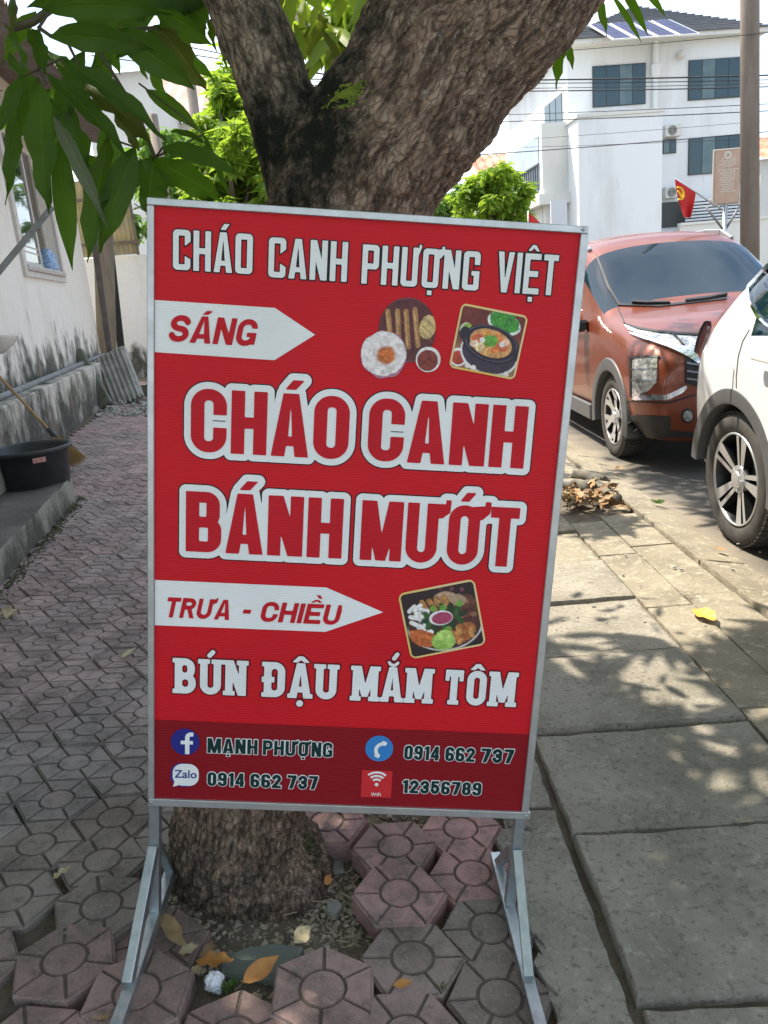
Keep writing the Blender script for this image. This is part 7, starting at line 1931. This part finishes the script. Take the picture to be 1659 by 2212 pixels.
FL(704, 1926, 716, 1905, 16, 1, 'small orange leaf on the soil right of the trunk', off=-.03, lift=.02, roll=.6, seed=9)
FL(336, 2010, 352, 1985, 18, 0, 'small tan leaf behind the left stand leg', seed=10)
FL(118, 1908, 158, 1884, 26, 2, 'pale dry leaf on the pavers left of the sign', lift=.012, roll=-.4, seed=11)
FL(262, 1424, 296, 1406, 14, 2, 'pale yellow leaf on the path beside the left frame edge', lift=.006, seed=12)
FL(4, 1340, 40, 1326, 22, 2, 'crumpled cream leaf at the left edge of the path', lift=.02, roll=.5, wave=.3, seed=13)
FL(70, 2156, 116, 2152, 18, 0, 'tan leaf in the gap between lower left pavers', off=-.01, seed=14)
FL(850, 2138, 892, 2130, 16, 1, 'small orange leaf between the lower middle pavers', lift=.01, roll=.3, seed=15)
FL(1500, 1322, 1548, 1352, 34, yellow_m, 'bright yellow leaf lying on the sunlit slabs', lift=.014, wave=.06, droop=-.12, seed=16)
FL(1326, 1012, 1350, 1018, 9, 0, 'dry leaf on the asphalt before the orange car', lift=.01, roll=.5, seed=17)
FL(1546, 1188, 1568, 1194, 10, 1, 'small orange leaf on the road edge below the white car', lift=.01, seed=18)
FL(1120, 1745, 1090, 1748, 8, 2, 'thin pale leaf sliver under the bottom frame rail', lift=.01, seed=19)
FL(240, 2206, 200, 2214, 12, 0, 'brown leaf by the foot of the left base bar', lift=.01, seed=20)
# pile of dead leaves in the broken gutter
rp = random.Random(31)
hole = MB(); c = onG(1255, 1045); 
pitm = MB(); pitm.box((1.20, 4.72, -.035), (.34, .86, .02)); tag(pitm.build('gutter_bed', mat('dark_gutter_bed', (.045, .04, .032), .9, var=(.09, .08, .06), scale=12, amt=.8)), kind='structure')  # dark flat bed under the leaf heap
for k in range(85):
    u = rp.gauss(1272, 36); v = rp.gauss(1084, 11)
    if u < 1214: u = 2428 - u
    hgt = max(0, .06 * math.exp(-((u - 1262) / 46) ** 2)) * rp.random(); p = onG(u, v + (u - 1262) * .12); p.z += hgt; a = rp.uniform(0, 6.28); L_ = rp.uniform(.07, .15)
    q = p + Vector((math.cos(a) * L_, math.sin(a) * L_, rp.uniform(-.02, .05)))
    ki = rp.choice((0, 0, 3, 2, 1, 0))
    fallen(p, q, L_ * rp.uniform(.28, .45), dry_ms[ki], '%s dead leaf %s of the heap in the broken gutter' % (('tan', 'orange', 'pale', 'dark brown')[ki], 'at the sign end' if u < 1250 else ('in the middle' if u < 1295 else 'at the road end')), droop=rp.uniform(-.9, .9), wave=.16, roll=rp.uniform(-1, 1), group='dead leaves heaped in the gutter', seed=k + 40)
m = MB(); rgh = random.Random(6)
for (u0, v0, u1, v1, r) in ((1205, 1052, 1300, 1060, .05), (1300, 1060, 1330, 1085, .035), (1240, 1030, 1310, 1042, .045)):
    a, b = onG(u0, v0), onG(u1, v1); m.tube([a + (b - a) * t / 8 + Vector((rgh.uniform(-.015, .015), rgh.uniform(-.02, .02), rgh.uniform(.0, .03))) for t in range(9)], [r * rgh.uniform(.6, 1.1) for _ in range(9)], 9)
o = m.build('broken_kerb_piece', mat('blackened_concrete', (.09, .085, .075), .9, var=(.24, .22, .18), scale=10, amt=.7, bump=.01, bscale=30), smooth=True); tag(o, 'blackened broken kerb edge behind the heap of dead leaves', 'kerb piece')
for k in range(26):
    u = rp.uniform(1200, 1650); v = rp.uniform(1100, 1400); p = onG(u, v, .002); s = rp.uniform(.004, .010)
    if k == 0: pm_ = MB()
    pm_.box(p, (s * 1.5, s, s * .7), Matrix.Rotation(rp.uniform(0, 3), 3, 'Z'))
tag(pm_.build('grit', conc_m), 'pale grit scattered over the sunlit slabs', 'grit', kind='stuff')
# crumpled paper, greenish stone, weeds
p = onG(466, 2140, -.03); b = bmesh.new(); bmesh.ops.create_icosphere(b, subdivisions=4, radius=.018)
for v in b.verts:
    n_ = abs(noise.noise(v.co * 60)) + .6 * abs(noise.noise(v.co * 130)); v.co *= .78 + .55 * n_; v.co.z *= 1.25
me_ = bpy.data.meshes.new('crumpled_paper'); b.to_mesh(me_); b.free(); o = bpy.data.objects.new('crumpled_paper', me_); col.objects.link(o); o.location = p + Vector((0, 0, .022)); me_.materials.append(mat('tissue', (.62, .64, .68), .8, coords='obj', bump=.0008, bscale=160)); tag(o, 'crumpled ball of white tissue among the leaves at the trunk foot', 'tissue')
stone_m = mat('green_stone', (.13, .15, .125), .75, var=(.15, .17, .14), scale=24, amt=.6, bump=.002, bscale=90)
def stone(pxs, off, th, mt, label, name='stone_fragment', sg=1):
    pts = [onG(u, v, off) for u, v in pxs]; c = sum(pts, Vector()) / len(pts); n = len(pts); ins_ = [q + (c - q) * .10 + Vector((0, 0, .006)) for q in pts]
    vs = [q - Vector((0, 0, th)) for q in pts] + pts + ins_ + [c + Vector((0, 0, .008))]
    fs = [(i, (i + 1) % n, n + (i + 1) % n, n + i) for i in range(n)] + [(n + i, n + (i + 1) % n, 2 * n + (i + 1) % n, 2 * n + i) for i in range(n)] + [(2 * n + i, 2 * n + (i + 1) % n, 3 * n) for i in range(n)]
    o = mesh_obj(name, vs, fs, mt, None, False, origin=c); tag(o, label, 'stone'); return o
stone([(470, 2108), (475, 2075), (520, 2052), (590, 2040), (655, 2046), (640, 2082), (600, 2130), (540, 2118)], -.035, .03, stone_m, 'flat dark green stone fragment wedged at the front of the trunk')
stone([(690, 1860), (712, 1846), (742, 1850), (745, 1885), (700, 1890)], -.062, .02, conc_m, 'grey stone lump on the soil right of the trunk, nearest the board')
stone([(706, 1955), (730, 1945), (742, 1960), (728, 1978), (706, 1975)], -.06, .02, conc_m, 'small flat grey stone on the soil below the lump')
for k, (pxs, lb_) in enumerate((([(1068, 1818), (1082, 1792), (1120, 1790), (1150, 1800), (1132, 1850), (1118, 1880), (1080, 1835)], 'grey mortar patch between red pavers and the edging, behind the right leg'), ([(1130, 1970), (1150, 1962), (1172, 2010), (1180, 2050), (1146, 2018)], 'narrow grey mortar piece right of the stand leg'), ([(1150, 2082), (1162, 2058), (1190, 2080), (1206, 2125), (1206, 2150), (1180, 2130)], 'mortar piece in the corner between two grey pavers and the edging'), ([(1216, 2170), (1228, 2160), (1252, 2212), (1200, 2225)], 'lowest mortar piece beside the edging strip'), ([(1100, 1768), (1140, 1770), (1150, 1790), (1098, 1786)], 'small mortar strip just under the right end of the frame'))):
    stone(pxs, -.002, .04, slab_m, lb_, 'mortar_fill')
weed_m = leaf_mat('weed_green', (.07, .15, .02), (.12, .26, .03), .6, .3)
def weed(u, v, off, n, h, label, sd):
    p0 = onG(u, v, off); m = MB(); rs_ = random.Random(sd)
    for k in range(n):
        a = rs_.uniform(0, 6.28); d = Vector((math.cos(a), math.sin(a), rs_.uniform(.6, 1.8))).normalized(); s = h * rs_.uniform(.5, 1); w = d.cross(Vector((0, 0, 1))).normalized() * s * .13; b0 = p0 + Vector((rs_.gauss(0, h * .2), rs_.gauss(0, h * .2), 0))
        m.add([b0, b0 + d * s * .6 + w, b0 + d * s - Vector((0, 0, s * .15)), b0 + d * s * .6 - w], [(0, 1, 2, 3)])
    o = mesh_obj('weed', m.v, m.f, weed_m, None, False, origin=p0); tag(o, label, 'weed'); return o
weed(500, 2140, -.02, 26, .030, 'tiny green weed beside the crumpled tissue', 1); weed(884, 1985, -.01, 9, .022, 'tiny sprout on the edge of a red paver', 2); weed(905, 1960, -.02, 18, .035, 'thin green weed on the soil beside the red paver', 3); weed(1420, 1088, 0, 40, .05, 'low green weeds along the kerb by the leaf heap', 4)
weed(950, 2136, 0, 10, .018, 'small sprout between the large reddish paver and its neighbour', 5)
ms = MB(); rs_ = random.Random(12)
for k in range(900):     # moss and dirt along the foot of the step
    s = rs_.uniform(-6.5, -2.85); n_ = .64 + abs(rs_.gauss(0, .03)); q = hp(s, n_, 0); q.z = G(q.x, q.y) + .004; w = rs_.uniform(.005, .012)
    ms.box(q, (w, w * .8, w * .5), Matrix.Rotation(rs_.uniform(0, 3), 3, 'Z'))
tag(ms.build('moss_line', mat('path_moss', (.06, .07, .03), .95, var=(.13, .12, .07), scale=20, amt=.8)), 'moss and dirt along the foot of the concrete step', 'moss', kind='stuff')
# twigs in the soil
m = MB(); rs_ = random.Random(14)
for k in range(60):
    a = rs_.uniform(0, 6.28); rr_ = rs_.random(); x = -.10 + .22 * rr_ * math.cos(a); y = 1.50 + .22 * rr_ * math.sin(a); z = G(x, y) - .05; d = Vector((math.cos(a * 3), math.sin(a * 3), rs_.uniform(.0, .4))) * rs_.uniform(.01, .035); m.tube([Vector((x, y, z)), Vector((x, y, z)) + d], .0011, 4)
tag(m.build('twig_litter', dry_ms[2]), 'thin dry twigs and straw scattered on the soil by the trunk', 'twigs', kind='stuff')
import OpenImageIO as oiio,sys,numpy as np
a=oiio.ImageBuf('/workdir/render_main.png').get_pixels(oiio.FLOAT)
for n,(x,y) in dict(lit=(600,580),lit2=(640,570),kerb=(700,560),shade=(700,900),shade2=(620,800),tileR=(400,890),tileL=(60,850),pathM=(80,600),sky=(560,100),bld=(620,220),wall=(40,300),red=(350,320),redlow=(350,500),white=(200,320),trunk=(450,120),road=(620,500),orange=(640,340)).items():
    print(n,(a[y-4:y+5,x-4:x+5,:3].mean((0,1))*255).astype(int))
